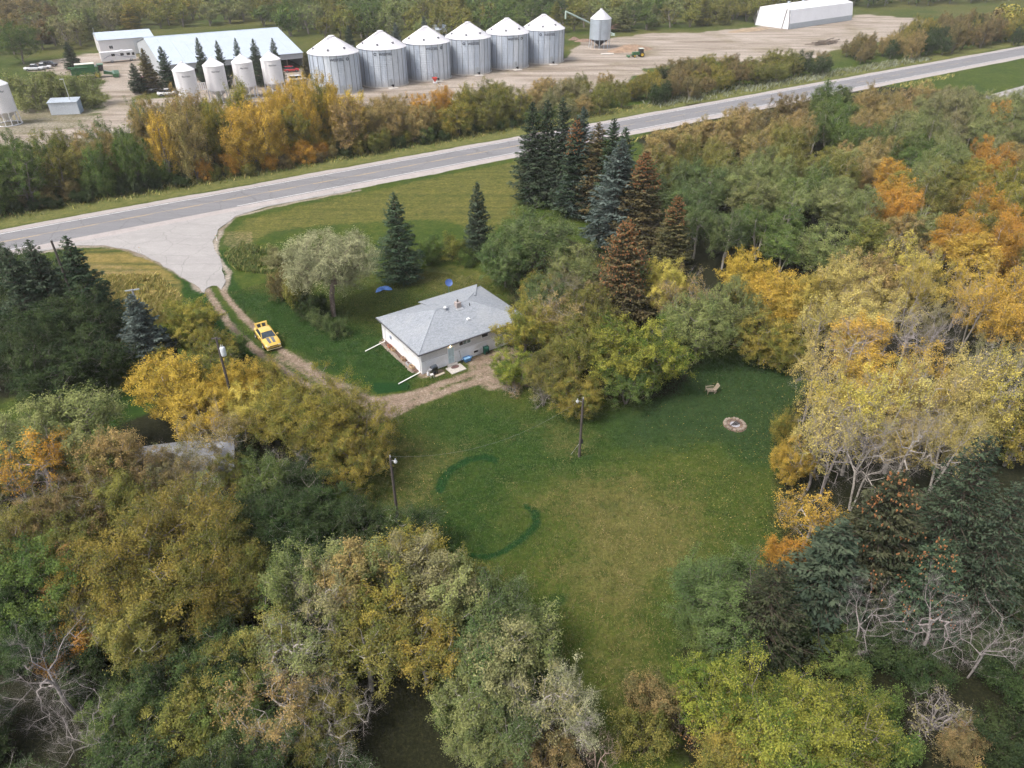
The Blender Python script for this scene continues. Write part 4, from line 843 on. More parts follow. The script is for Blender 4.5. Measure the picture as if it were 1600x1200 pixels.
# satellite dish on a post, tarp
t_ = thing('satellite_dish', 'blue satellite dish on a post behind the roof', 'satellite dish', hpt(11.2, 12.6), HA)
M_DISH = paint('dish_blue', (0.05, 0.10, 0.28), 0.5); MB().tube((0, 0, 0), (0, 0, 3.3), 0.05).build('post', paint('post_green', (0.08, 0.14, 0.13), 0.6), t_)
b = MB(); b.lathe([(0.0, 0.0), (0.2, 0.02), (0.38, 0.075), (0.50, 0.14), (0.51, 0.13), (0.38, 0.055), (0.0, -0.03)], n=20); o_ = b.build('dish', M_DISH, t_, True); o_.location = (0, -0.08, 3.55); o_.rotation_euler = (R(62), 0, R(-20))
MB().tube((0, -0.1, 3.4), (-0.1, -0.6, 3.75), 0.02).build('feed_arm', M_DISH, t_)
rg = np.random.default_rng(8); n_ = 18
vs = []; 
for j in range(n_):
    for i in range(n_):
        fx, fy = i / (n_ - 1) - 0.5, j / (n_ - 1) - 0.5; e_ = 1 + 0.25 * math.sin(5 * fx + 3 * fy)
        vs.append((fx * 2.0 * e_, fy * 1.1 * e_, 0.05 + 0.32 * max(0, 1 - 2.6 * (fx * fx + fy * fy)) * (0.6 + 0.8 * rg.uniform()) + 0.05 * rg.uniform()))
q = at(598, 453); tag(MB().add(vs, [(j * n_ + i, j * n_ + i + 1, (j + 1) * n_ + i + 1, (j + 1) * n_ + i) for j in range(n_ - 1) for i in range(n_ - 1)]).build('tarpaulin', paint('tarp_blue', (0.07, 0.17, 0.45), 0.35, var=0.25, scale=2), None, loc=(q.x, q.y, 0), rot=(0, 0, 0.4)), 'crumpled bright blue tarpaulin under the willow', 'tarpaulin')

# ------------------------------------------------------------------ yellow sports car with the boot open
def loft(secs, closed_ends=True):
    """secs: list of lists of points (same count, open half loops mirrored by caller)"""
    b = MB(); n = len(secs[0]); vs = [p for s in secs for p in s]
    fs = [(k * n + i, k * n + i + 1, (k + 1) * n + i + 1, (k + 1) * n + i) for k in range(len(secs) - 1) for i in range(n - 1)]
    if closed_ends: fs += [tuple(range(n - 1, -1, -1)), tuple((len(secs) - 1) * n + i for i in range(n))]
    return b.add(vs, fs)
def car_body(st):
    secs = []
    for x, hw_, zb, zs, crown in st:
        h = [(x, -hw_ * 0.90, zb), (x, -hw_, zb + 0.16), (x, -hw_ * 1.0, zb + (zs - zb) * 0.62), (x, -hw_ * 0.95, zs - 0.06), (x, -hw_ * 0.86, zs), (x, -hw_ * 0.45, zs + crown * 0.8)]
        secs.append(h + [(x, 0, zs + crown)] + [(a, -b_, c) for a, b_, c in h[::-1]])
    return loft(secs)
M_CARY = paint('car_yellow', (0.60, 0.40, 0.07), 0.22, 0.0, var=0.05, coat=1.0, dirt=(0.50, 0.36, 0.14)); M_STRIPE = paint('car_stripe_black', (0.02, 0.02, 0.022), 0.3, coat=0.6); M_TYRE = paint('tyre', (0.018, 0.018, 0.018), 0.9); M_RIM = paint('rim', (0.30, 0.30, 0.31), 0.3, 0.9)
def wheel(parent, x, y, r=0.36, wd=0.25, rimm=None, tyre=None):
    s = 1 if y > 0 else -1
    b = MB(); b.lathe([(r * 0.62, -wd / 2), (r * 0.93, -wd / 2), (r, -wd * 0.32), (r, wd * 0.32), (r * 0.93, wd / 2), (r * 0.62, wd / 2)], n=22); w_ = b.build('wheel', tyre or M_TYRE, parent, True); w_.rotation_euler = (R(90), 0, 0); w_.location = (x, y, r)
    b = MB(); b.lathe([(0.0, 0.05), (r * 0.18, 0.05), (r * 0.22, 0.0), (r * 0.60, 0.03), (r * 0.63, 0.06), (r * 0.63, -0.06)], n=18); b.v = [(a, b_, c - s * (wd * 0.40) if s > 0 else c + wd * 0.34) for a, b_, c in b.v]; b.build('rim', rimm or M_RIM, w_, True)
    return w_
car = thing('sports_car', 'yellow two-door sports car with black bonnet stripes and raised boot lid on the driveway', 'car', (-30.3, 76.2, 0.02), R(-57), scale=(1.10, 1.10, 1.10))
st = [(-2.40, 0.74, 0.36, 0.78, 0.02), (-2.30, 0.86, 0.26, 0.90, 0.03), (-1.75, 0.95, 0.20, 0.97, 0.03), (-1.1, 0.955, 0.18, 0.96, 0.03), (-0.3, 0.93, 0.18, 0.93, 0.03), (0.6, 0.93, 0.18, 0.92, 0.05), (1.2, 0.95, 0.19, 0.90, 0.07), (1.75, 0.94, 0.20, 0.85, 0.06), (2.15, 0.90, 0.22, 0.77, 0.04), (2.36, 0.80, 0.28, 0.66, 0.02), (2.42, 0.70, 0.34, 0.58, 0.0)]
car_body(st).build('body', M_CARY, car, True)
rf = loft([[(-1.12, -0.60, 1.31), (-1.12, 0, 1.34), (-1.12, 0.60, 1.31)], [(-0.3, -0.64, 1.37), (-0.3, 0, 1.405), (-0.3, 0.64, 1.37)], [(0.15, -0.62, 1.33), (0.15, 0, 1.37), (0.15, 0.62, 1.33)]], False); rf.add([(x, y, z - 0.03) for x, y, z in rf.v], [f[::-1] for f in rf.f]); rf.build('roof', M_CARY, car, True)
M_CGL = glass('car_glass', (0.03, 0.045, 0.06), 0.04)
def quad(name, vs, mat, th=0.015):
    v = [Vector(k) for k in vs]; n = (v[1] - v[0]).cross(v[2] - v[0]).normalized() * th; k = len(v)
    return MB().add(v + [a - n for a in v], [tuple(range(k)), tuple(range(2 * k - 1, k - 1, -1))] + [(i, i + k, (i + 1) % k + k, (i + 1) % k) for i in range(k)]).build(name, mat, car)
quad('windscreen', [(0.14, -0.60, 1.335), (0.88, -0.76, 0.945), (0.92, 0, 0.985), (0.88, 0.76, 0.945), (0.14, 0.60, 1.335)], M_CGL)
quad('rear_window', [(-1.11, 0.58, 1.31), (-1.62, 0.68, 1.0), (-1.62, -0.68, 1.0), (-1.11, -0.58, 1.31)], M_CGL)
for s in (-1, 1):
    vs = [(0.12, s * 0.635, 1.32), (-1.0, s * 0.63, 1.31), (-1.45, s * 0.80, 0.98), (0.80, s * 0.80, 0.95)]
    quad('side_window', vs if s < 0 else vs[::-1], M_CGL)
    MB().tube((0.13, s * 0.625, 1.34), (0.90, s * 0.79, 0.94), 0.035, n=6).build('pillar', M_CARY, car); MB().tube((-1.1, s * 0.60, 1.315), (-1.62, s * 0.74, 0.98), 0.06, n=6).build('pillar', M_CARY, car)
    m_ = MB().box((0.62, s * 1.03, 1.0), (0.14, 0.22, 0.14)).build('mirror', M_CARY, car)
    MB().box((0.35, s * 0.962, 0.62), (0.02, 0.012, 0.62)).build('door_gap', M_STRIPE, car); MB().box((-0.42, s * 0.955, 0.80), (0.18, 0.02, 0.04)).build('door_handle', M_STRIPE, car)
    MB().box((2.33, s * 0.60, 0.60), (0.14, 0.30, 0.13)).build('headlight', paint('headlight', (0.75, 0.75, 0.72), 0.1, coat=1), car)
    MB().box((-2.38, s * 0.5, 0.72), (0.06, 0.42, 0.12)).build('tail_light', paint('tail_red', (0.35, 0.01, 0.01), 0.2, coat=1), car)
    quad('bonnet_stripe', [(0.98, s * 0.08, 1.000), (2.05, s * 0.08, 0.875), (2.05, s * 0.36, 0.872), (0.98, s * 0.44, 0.985)] if s > 0 else [(0.98, -0.44, 0.985), (2.05, -0.36, 0.872), (2.05, -0.08, 0.875), (0.98, -0.08, 1.000)], paint('car_stripe_grey', (0.10, 0.10, 0.105), 0.35, coat=0.6), 0.03)
    for x in (1.43, -1.40): wheel(car, x, s * 0.86); MB().lathe([(0.36, 0), (0.42, 0)], n=20).build('wheel_arch', M_STRIPE, car, rot=(R(90), 0, 0), loc=(x, s * 0.962, 0.37))
MB().box((2.41, 0, 0.62), (0.05, 0.95, 0.075)).build('grille', M_STRIPE, car); MB().box((2.41, 0, 0.36), (0.06, 1.15, 0.11)).build('lower_grille', M_STRIPE, car)
MB().box((2.36, 0, 0.265), (0.22, 1.62, 0.05)).build('front_splitter', paint('splitter_pale', (0.72, 0.60, 0.35), 0.4), car)
ld = MB(); ld.add([(-1.76, -0.66, 1.00), (-1.76, 0.66, 1.00), (-2.02, 0.70, 1.38), (-2.06, 0, 1.44), (-2.02, -0.70, 1.38)], [(0, 1, 2, 3, 4)]); n_ = len(ld.v); ld.add([(x - 0.07, y, z - 0.02) for x, y, z in ld.v], [(4, 3, 2, 1, 0)]); ld.f += [(i, (i + 1) % 5, 5 + (i + 1) % 5, 5 + i) for i in range(5)]
lid = ld.build('boot_lid', M_CARY, car)
for s in (-1, 1): MB().add([(-1.785, s * 0.08, 1.04), (-1.785, s * 0.46, 1.04), (-1.99, s * 0.48, 1.34), (-2.01, s * 0.09, 1.37)], [(0, 1, 2, 3)]).build('lid_opening', M_DARK, lid, loc=(0.012, 0, 0))
MB().box((-2.08, 0, 1.42), (0.16, 1.42, 0.05), M=Matrix.Rotation(0.5, 3, 'Y')).build('spoiler', M_CARY, lid)
MB().b2((-2.25, -0.6, 0.93), (-1.80, 0.6, 0.985)).build('boot_well', M_STRIPE, car)

# ------------------------------------------------------------------ yard poles, wire, fire pit, chair
M_POLE = paint('pole_wood', (0.075, 0.062, 0.055), 0.9, var=0.3, scale=6); M_LAMP = paint('lamp_white', (0.44, 0.44, 0.45), 0.3)
def light_pole(base, H, label, lamp_dir=0.0, box=False):
    q = at(*base); t_ = thing('light_pole', label, 'pole', (q.x, q.y, 0), lamp_dir, 'yard light poles')
    MB().tube((0, 0, -0.1), (0, 0, H), 0.14, 0.10, 12).build('post', M_POLE, t_, True); MB().tube((0.05, 0, H - 0.35), (0.42, 0, H - 0.18), 0.025).build('bracket', M_GALV, t_)
    l_ = MB().lathe([(0.0, 0.11), (0.09, 0.09), (0.14, 0.0), (0.15, -0.07), (0.12, -0.07), (0.0, 0.0)], (0.52, 0, H - 0.20), 16).build('lamp_head', M_LAMP, t_, True)
    MB().lathe([(0.0, -0.22), (0.10, -0.18), (0.15, -0.08)], (0.52, 0, H - 0.20), 14).build('lens', paint('lamp_lens', (0.6, 0.6, 0.58), 0.2), l_, True); MB().tube((0.52, 0, H - 0.08), (0.52, 0, H + 0.05), 0.05).build('photocell', M_GALV, t_)
    MB().tube((0, 0, H - 0.02), (0, 0, H + 0.22), 0.035).build('insulator', M_LAMP, t_)
    if box: MB().box((-0.17, 0, 1.9), (0.16, 0.24, 0.42)).build('meter_box', M_DARK, t_); MB().tube((0.1, 0.02, 1.6), (0.75, -0.35, 0.02), 0.02).build('guy_rod', M_GALV, t_)
    return q
pa = light_pole((623, 822), 7.8, 'dark yard light pole by the trees at the lower lawn edge', R(-30)); pb = light_pole((905, 713), 6.9, 'thin yard light pole out on the lawn near the fire pit trees', R(185), True)
def wire(a, b, sag, label, r=0.008, n=18):
    pts = [Vector(a).lerp(Vector(b), k / n) - Vector((0, 0, sag * 4 * (k / n) * (1 - k / n))) for k in range(n + 1)]
    tag(MB().path(pts, r, 5).build('overhead_wire', paint('wire_grey', (0.16, 0.17, 0.16), 0.6)), label, 'wire')
wire((pa.x, pa.y, 7.9), (pb.x, pb.y, 7.0), 2.0, 'thin overhead wire sagging between the two yard light poles')
q = at(347, 590); t_ = thing('transformer_pole', 'utility pole with grey transformer among the golden maples', 'pole', (q.x, q.y, 0), 0)
TPH = 10.2; 
q2 = at(337, 527, TPH); t_.location = (q2.x, q2.y, 0)
MB().tube((0, 0, -0.1), (0, 0, TPH), 0.16, 0.11, 12).build('post', M_POLE, t_, True); MB().lathe([(0, 0), (0.24, 0), (0.26, 0.08), (0.26, 0.80), (0.22, 0.92), (0, 0.95)], (0.40, -0.1, TPH - 2.0), 18).build('transformer', paint('transformer_grey', (0.55, 0.58, 0.62), 0.4), t_, True)
for k in (-0.08, 0.08): MB().tube((0.40 + k, -0.1, TPH - 1.05), (0.40 + k, -0.1, TPH - 0.8), 0.035).build('bushing', M_LAMP, t_)
MB().box((0, 0, TPH - 0.15), (0.9, 0.1, 0.12)).build('cross_arm', M_POLE, t_)
q2 = at(206, 452, 8.8); t_ = thing('utility_pole', 'utility pole with grey cross arm and yellow guy guard behind the blue spruce', 'pole', (q2.x, q2.y, 0), R(20))
MB().tube((0, 0, -0.1), (0, 0, 8.8), 0.15, 0.11, 12).build('post', paint('pole_grey', (0.26, 0.26, 0.27), 0.9), t_); MB().box((0, 0, 8.7), (1.5, 0.11, 0.13)).build('cross_arm', paint('pole_pale', (0.36, 0.38, 0.38), 0.9), t_)
gb = at(150, 450); v0 = Vector((0, 0, 8.3)); M3 = Matrix.Rotation(-R(20), 3, 'Z'); v1 = M3 @ (Vector((gb.x, gb.y, 0)) - Vector((q2.x, q2.y, 0))); v1 = v1.normalized() * 6 ; v1.z = 0
MB().tube(v0, v1, 0.012, n=5).build('guy_wire', M_GALV, t_); MB().tube(v0.lerp(v1, 0.12), v0.lerp(v1, 0.32), 0.05, n=8).build('guy_guard', paint('guard_yellow', (0.75, 0.55, 0.05), 0.5), t_)
q2 = at(80, 376, 13.4); t_ = thing('service_pole', 'dark pole top rising out of the corner spruces', 'pole', (q2.x, q2.y, 0), 0); MB().tube((0, 0, -0.1), (0, 0, 13.4), 0.17, 0.12, 10).build('post', M_POLE, t_); MB().tube((0, 0, 13.38), (0, 0, 13.6), 0.04).build('insulator', M_LAMP, t_)
# fire pit
q = at(1148, 663); fp = thing('fire_pit', 'round stone ringed fire pit with pale ash on the shaded lawn', 'fire pit', (q.x, q.y, 0), 0)
MB().lathe([(0, 0.03), (0.9, 0.03), (1.15, 0.0), (1.3, -0.04)], n=28).build('scorched_ring', paint('scorched_earth', (0.13, 0.085, 0.065), 0.95, var=0.35, scale=3, dirt=(0.30, 0.25, 0.22)), fp)
MB().lathe([(0, 0.10), (0.25, 0.09), (0.5, 0.035)], n=18, c=(0.0, -0.05, 0.01)).build('ash', paint('wood_ash', (0.30, 0.30, 0.33), 0.95, var=0.35, scale=6, dirt=(0.08, 0.07, 0.07)), fp)
for k in range(17):
    a = 6.283 * k / 17 + rk.uniform(-0.1, 0.1); o = bpy.data.objects.new('stone', sm[k % 4]); link(o, fp); o.location = (math.cos(a) * 1.0, math.sin(a) * 1.0, 0.0); o.rotation_euler = (0, 0, rk.uniform(0, 6)); o.scale = (rk.uniform(0.6, 0.95),) * 3
for k in range(3): MB().tube((-0.45 + 0.2 * k, -0.3, 0.14), (0.25 + 0.1 * k, 0.35 - 0.2 * k, 0.2), 0.06, n=7).build('log', paint('charred_log', (0.05, 0.045, 0.045), 0.9, dirt=(0.3, 0.3, 0.3)), fp)
# weathered lawn chair
q = at(1110, 613); ch = thing('garden_chair', 'weathered low wooden chair alone on the dark shaded lawn', 'chair', (q.x, q.y, 0), R(8)); M_OLD = paint('chair_wood', (0.26, 0.215, 0.16), 0.9, var=0.25, scale=5)
for k in range(5): MB().box((-0.42 + 0.19 * k, 0, 0.40 - 0.02 * k), (0.10, 0.62, 0.03)).build('seat_slat', M_OLD, ch)
for k in range(5): MB().box((0.62, -0.26 + 0.13 * k, 0.66), (0.035, 0.11, 0.85), M=Matrix.Rotation(R(28), 3, 'Y')).build('back_slat', M_OLD, ch)
for s in (-1, 1):
    MB().box((-0.02, s * 0.37, 0.60), (1.0, 0.12, 0.035)).build('armrest', M_OLD, ch); MB().box((-0.46, s * 0.34, 0.29), (0.09, 0.05, 0.6)).build('leg', M_OLD, ch); MB().box((0.42, s * 0.34, 0.20), (0.09, 0.05, 0.42), M=Matrix.Rotation(R(30), 3, 'Y')).build('leg', M_OLD, ch); MB().box((0, s * 0.33, 0.33), (1.0, 0.035, 0.10), M=Matrix.Rotation(R(5), 3, 'Y')).build('side_rail', M_OLD, ch)
# shed hidden under the trees on the left
q = at(300, 745); sd = thing('old_shed', 'old grey roofed shed half hidden under the trees left of the track', 'shed', (q.x, q.y, 0), R(12))
M_SHEDW = paint('grey_boards', (0.17, 0.155, 0.145), 0.9, var=0.3, scale=4); M_TIN = paint('weathered_tin', (0.23, 0.24, 0.265), 0.6, 0.2, var=0.25, scale=1.2, dirt=(0.17, 0.13, 0.11))
for k in range(22): MB().box((-4.1 + 0.39 * k, -2.3, 1.2), (0.37, 0.05 + 0.01 * (k % 2), 2.4)).build('wall_board', M_SHEDW, sd)
MB().b2((-4.2, -2.26, 0), (4.25, 2.3, 2.38)).build('wall', M_SHEDW, sd)
for s, nm_ in ((-1, 'roof'), (1, 'roof')):
    MB().add([(-4.6, s * 2.7, 2.3), (4.6, s * 2.7, 2.3), (4.6, 0, 3.7), (-4.6, 0, 3.7), (-4.6, s * 2.7, 2.22), (4.6, s * 2.7, 2.22), (4.6, 0, 3.62), (-4.6, 0, 3.62)], [(0, 1, 2, 3), (7, 6, 5, 4), (0, 4, 5, 1), (1, 5, 6, 2), (3, 2, 6, 7), (0, 3, 7, 4)]).build('roof', M_TIN, sd)
for s in (-1, 1): MB().add([(s * 4.2, -2.3, 2.38), (s * 4.2, 2.3, 2.38), (s * 4.2, 0, 3.58)], [(0, 1, 2)]).build('gable', M_SHEDW, sd)
window(sd, 1.4, 2.3, 1.0, 1.7, 2, -2.34)
# ------------------------------------------------------------------ farmyard: grain bins
def text_mesh(name, body, size, mat):
    c = bpy.data.curves.new(name, 'FONT'); c.body = body; c.size = size; c.align_x = 'CENTER'; c.offset = size * 0.018; c.resolution_u = 2
    o = bpy.data.objects.new(name, c); COL.objects.link(o); bpy.context.view_layer.update()
    dg = bpy.context.evaluated_depsgraph_get(); me = bpy.data.meshes.new_from_object(o.evaluated_get(dg)); bpy.data.objects.remove(o); me.materials.clear(); me.materials.append(mat); me.name = name
    return me
def bend(me, r, z0, a0):
    for v in me.vertices:
        a = a0 + v.co.x / r; z = z0 + v.co.y; v.co = (r * math.cos(a), r * math.sin(a), z)
    me.update(); return me
M_BIN = paint('bin_galvanised', (0.64, 0.69, 0.76), 0.42, 0.2, var=0.06, scale=0.5)
def bin_sheet_mat():
    m, t, ns, ls, b = nodes_of('bin_sheet'); tc = N(t, 'ShaderNodeTexCoord'); oi = N(t, 'ShaderNodeObjectInfo')
    mp = N(t, 'ShaderNodeMapping'); mp.inputs['Scale'].default_value = (1.6, 1.6, 0.12); ls.new(tc.outputs['Object'], mp.inputs[0])
    ad = N(t, 'ShaderNodeVectorMath', operation='ADD'); cx = N(t, 'ShaderNodeCombineXYZ'); ls.new(mth(t, 'MULTIPLY', oi.outputs['Random'], 57.0), cx.inputs[0]); ls.new(mp.outputs[0], ad.inputs[0]); ls.new(cx.outputs[0], ad.inputs[1])
    c = ramp(t, noise(t, 1.6, 5, 0.65, ad.outputs[0]), [(0.28, (0.38, 0.425, 0.49)), (0.55, (0.54, 0.59, 0.66)), (0.8, (0.64, 0.675, 0.72))])
    c = mixc(t, 1.0, c, ramp(t, oi.outputs['Random'], [(0.0, (0.80, 0.83, 0.88)), (1.0, (1.10, 1.08, 1.06))]), 'MULTIPLY')
    sx = N(t, 'ShaderNodeSeparateXYZ'); ls.new(tc.outputs['Object'], sx.inputs[0])
    low = mth(t, 'MULTIPLY', ramp(t, mth(t, 'DIVIDE', sx.outputs['Z'], 10.3), [(0.02, (1, 1, 1)), (0.22, (0, 0, 0))]), noise(t, 3.0, 4, 0.7, ad.outputs[0]))
    c = mixc(t, low, c, (0.36, 0.30, 0.24))
    ls.new(c, b.inputs['Base Color']); b.inputs['Roughness'].default_value = 0.42; b.inputs['Metallic'].default_value = 0.25; return m
M_BIN = bin_sheet_mat(); M_BINR = paint('bin_roof', (0.56, 0.55, 0.58), 0.45, 0.15, var=0.08, scale=0.6); M_RIB = paint('bin_stiffener', (0.20, 0.215, 0.235), 0.5, 0.4); M_INK = paint('bin_lettering', (0.035, 0.04, 0.06), 0.6)
M_CONC = paint('pad_concrete', (0.50, 0.46, 0.42), 0.9, var=0.12, scale=1)
BR, BE, BP = 7.1, 10.3, 14.5; NS = 24
def corr_sheet():
    b = MB(); a0 = -math.pi / NS * 0.985; a1 = -a0; rows = 40; vs = []
    for j in range(rows + 1):
        z = 0.25 + (BE - 0.25) * j / rows; r = BR + (0.035 if j % 2 else 0.0)
        for i in range(4): a = a0 + (a1 - a0) * i / 3; vs.append((r * math.cos(a), r * math.sin(a), z))
    return b.add(vs, [(j * 4 + i, j * 4 + i + 1, (j + 1) * 4 + i + 1, (j + 1) * 4 + i) for j in range(rows) for i in range(3)]).mesh('wall_sheet', M_BIN)
SHEET = corr_sheet()
RIB = MB().box((BR + 0.05, 0, (BE + 0.25) / 2), (0.10, 0.11, BE - 0.25)).mesh('stiffener', M_RIB)  # ribs coloured dark to stand for the shading along them
b = MB(); b.lathe([(BR + 0.22, BE - 0.04), (BR + 0.18, BE + 0.02), (1.0, BP - 0.42), (0.95, BP - 0.40)], n=48)
for k in range(48):
    a = 6.283 * k / 48; c_, s_ = math.cos(a), math.sin(a); b.tube((c_ * (BR + 0.15), s_ * (BR + 0.15), BE + 0.05), (c_ * 1.0, s_ * 1.0, BP - 0.38), 0.05, n=4, cap=False)
BROOF = b.mesh('roof', M_BINR)
BCAP = MB().lathe([(0.95, BP - 0.45), (0.95, BP - 0.12), (0.6, BP), (0, BP + 0.03)], n=24).mesh('roof_cap', M_BINR, True)
BFND = MB().lathe([(0, 0), (BR + 0.28, 0), (BR + 0.28, 0.28), (BR - 0.3, 0.28)], n=48).mesh('foundation', M_CONC)
BVENT = MB().box((0, 0, 0.22), (0.5, 0.5, 0.5)).mesh('roof_vent', paint('vent_dark', (0.20, 0.21, 0.23), 0.5, 0.4))
camang = lambda x, y: math.atan2(-y, -x)
bin_words = ['first of the six, nearest the white hopper bins', 'second of the six from the hopper bins', 'third of the six, with a red hopper at its foot', 'fourth of the six from the hopper bins', 'fifth of the six, next to the end bin', 'last of the six, nearest the lone hopper tank']
B0_, B1_ = at(517, 55, BP), at(850, 22, BP)
txtW = bend(text_mesh('lettering', 'WESTEEL', 0.95, M_INK), BR + 0.13, 0, 0)
em = MB(); em.lathe([(0.22, -0.02), (0.42, -0.02), (0.42, 0.02), (0.22, 0.02)], n=16); em.v = [(BR + 0.13 + z, x, y) for x, y, z in em.v]; EMB = em.mesh('emblem', M_INK)
off = [0.10, 0.14, 0.22, 0.24, 0.28, 0.30]
for k in range(6):
    c = B0_.lerp(B1_, k / 5); ca = camang(c.x, c.y); fa = ca + off[k]
    t_ = thing('grain_bin', 'large round galvanised grain bin, ' + bin_words[k], 'grain bin', (c.x, c.y, 0), fa, 'row of six large grain bins')
    for nm_, me in (('roof', BROOF), ('roof_cap', BCAP), ('foundation', BFND)): link(bpy.data.objects.new(nm_, me), t_)
    for i in range(NS):
        a = 6.283185 * (i + 0.5) / NS
        o = bpy.data.objects.new('wall_sheet', SHEET); link(o, t_); o.rotation_euler = (0, 0, a)
        o = bpy.data.objects.new('stiffener', RIB); link(o, t_); o.rotation_euler = (0, 0, a + math.pi / NS)
    for a, r_ in ((-0.35, 5.6), (0.55, 5.2), (1.5, 5.6), (2.6, 5.6), (-1.4, 5.6)):
        o = bpy.data.objects.new('roof_vent', BVENT); link(o, t_); z = BE + (BP - 0.42 - BE) * (BR - r_) / (BR - 1); o.location = (math.cos(a) * r_, math.sin(a) * r_, z); o.rotation_euler = (0, 0, a)
    o = bpy.data.objects.new('lettering', txtW); link(o, t_); o.location = (0, 0, BE - 1.45); o.rotation_euler = (0, 0, 0.0)
    o = bpy.data.objects.new('emblem', EMB); link(o, t_); o.location = (0, 0, BE - 1.1); o.rotation_euler = (0, 0, 0.43 if k % 2 == 0 else -0.43)
    d_ = MB().box((BR + 0.10, 0, 1.55), (0.14, 0.95, 1.7)).build('access_door', paint('bin_door', (0.42, 0.45, 0.48), 0.5, 0.4), t_); d_.rotation_euler = (0, 0, 0.12); MB().box((BR + 0.19, 0.2, 1.6), (0.05, 0.1, 0.3)).build('latch', M_RIB, d_)
    if k:
        t2 = thing('unload_auger', 'small black unloading auger at the foot of the %s large grain bin' % ('second', 'third', 'fourth', 'fifth', 'sixth')[k - 1], 'auger', (c.x + math.cos(fa + 0.14) * BR, c.y + math.sin(fa + 0.14) * BR, 0), fa + 0.14, 'unloading augers of the grain bins')
        MB().tube((0.25, 0, 0.7), (1.25, 0.1, 0.9), 0.16).build('tube', M_DARK, t2); MB().box((1.2, 0.1, 0.75), (0.4, 0.4, 0.6)).build('motor_box', M_DARK, t2); MB().b2((0.3, -1.4, 0.0), (2.0, 1.4, 0.12)).build('pad', M_CONC, t2)
    if k == 2:
        q = (c.x + math.cos(fa - 0.02) * (BR + 2.3), c.y + math.sin(fa - 0.02) * (BR + 2.3), 0); t2 = thing('red_hopper', 'small red and white grain hopper in front of the third large bin', 'hopper', q, fa)
        MB().lathe([(0.12, 0.25), (0.95, 1.35), (0.95, 1.55), (0.88, 1.55), (0.1, 0.3)], n=4, a0=R(45), a1=R(405)).build('hopper', paint('hopper_red', (0.55, 0.06, 0.04), 0.45), t2)
        MB().box((0, 0, 0.12), (1.5, 1.1, 0.22)).build('base', paint('tank_white', (0.7, .7, .7)), t2)
# white smooth wall hopper bins
M_HOP = paint('hopper_white', (0.70, 0.685, 0.70), 0.35, var=0.04, scale=0.6)
HR, HE, HP, HB = 2.75, 9.2, 11.2, 3.1
hb = MB(); hb.lathe([(HR, HB), (HR, HE)], n=32)
HBODY = hb.mesh('tank', M_HOP, True); HROOF = MB().lathe([(HR + 0.08, HE - 0.03), (HR + 0.08, HE + 0.03), (0.32, HP - 0.2), (0.32, HP), (0, HP)], n=32).mesh('roof', M_HOP, True)
HCONE = MB().lathe([(HR, HB), (0.3, 1.0), (0.3, 0.8), (0, 0.8)], n=32).mesh('cone', M_HOP, True); HLEG = MB().tube((HR - 0.03, 0, HB + 0.4), (HR + 0.02, 0, 0), 0.10, n=8).mesh('leg', M_HOP); HSK = MB().lathe([(HR - 0.08, 0.0), (HR + 0.16, 0.0), (HR + 0.16, 0.18), (HR - 0.08, 0.18)], n=32).mesh('skid_ring', M_HOP)
HVENT = MB().lathe([(0.0, 0.3), (0.16, 0.28), (0.16, 0)], n=12).mesh('roof_vent', paint('vent_red_brown', (0.28, 0.12, 0.11), 0.6)); HTXT = bend(text_mesh('lettering', 'Meridian', 0.62, paint('lettering_grey', (0.18, 0.18, 0.20), 0.6)), HR + 0.02, HE - 1.45, 0)
HLAD = MB()
for s in (-0.2, 0.2): HLAD.box((HR + 0.14, s, (HE + 0.8) / 2 + 0.2), (0.04, 0.04, HE - 0.8))
for k in range(26): HLAD.box((HR + 0.14, 0, 0.9 + 0.32 * k), (0.03, 0.4, 0.03))
HLAD = HLAD.mesh('ladder', M_HOP)
for k, (px, py, la) in enumerate(((283, 96, 'first of the four, nearest the gravel lane'), (330, 89, 'second of the four from the lane'), (375, 84, 'third of the four from the lane'), (420, 80, 'last of the four, nearest the grain bins'), (-14, 118, 'standing alone on legs at the picture edge'))):
    c = at(px, py, HP); fa = camang(c.x, c.y)
    t_ = thing('hopper_bin', 'white smooth steel hopper bin with cone roof, ' + la, 'hopper bin', (c.x, c.y, 0), fa, 'white hopper bins')
    for nm_, me in (('tank', HBODY), ('roof', HROOF), ('cone', HCONE), ('skid_ring', HSK)): link(bpy.data.objects.new(nm_, me), t_)
    for i in range(12): o = bpy.data.objects.new('leg', HLEG); link(o, t_); o.rotation_euler = (0, 0, 6.283 * i / 12 + 0.2)
    o = bpy.data.objects.new('roof_vent', HVENT); link(o, t_); o.location = (HR * 0.62, -0.55, HE + 0.55)
    o = bpy.data.objects.new('lettering', HTXT); link(o, t_); o.rotation_euler = (0, 0, 0.12)
    o = bpy.data.objects.new('ladder', HLAD); link(o, t_); o.rotation_euler = (0, 0, -0.62)
# slatted white stock panels between the hopper bins
for k in range(2):
    c = at((311, 354)[k], (140, 132)[k], 1.0); t_ = thing('white_fence_panel', 'white slatted panel between the %s hopper bins' % ('first and second', 'second and third')[k], 'fence panel', (c.x, c.y, 0), math.atan2(RD.y, RD.x), 'white panels between hopper bins')
    for i in range(8): MB().box((-1.9 + 0.54 * i, 0, 1.75), (0.34, 0.06, 2.1)).build('slat', M_HOP, t_)
    for z in (0.9, 2.7): MB().box((0, 0.05, z), (4.4, 0.05, 0.12)).build('rail', M_HOP, t_)
    for s in (-2.0, 2.0): MB().box((s, 0.08, 1.4), (0.14, 0.1, 2.8)).build('post', paint('dark_steel', (0.06, 0.05, 0.05), 0.6), t_)
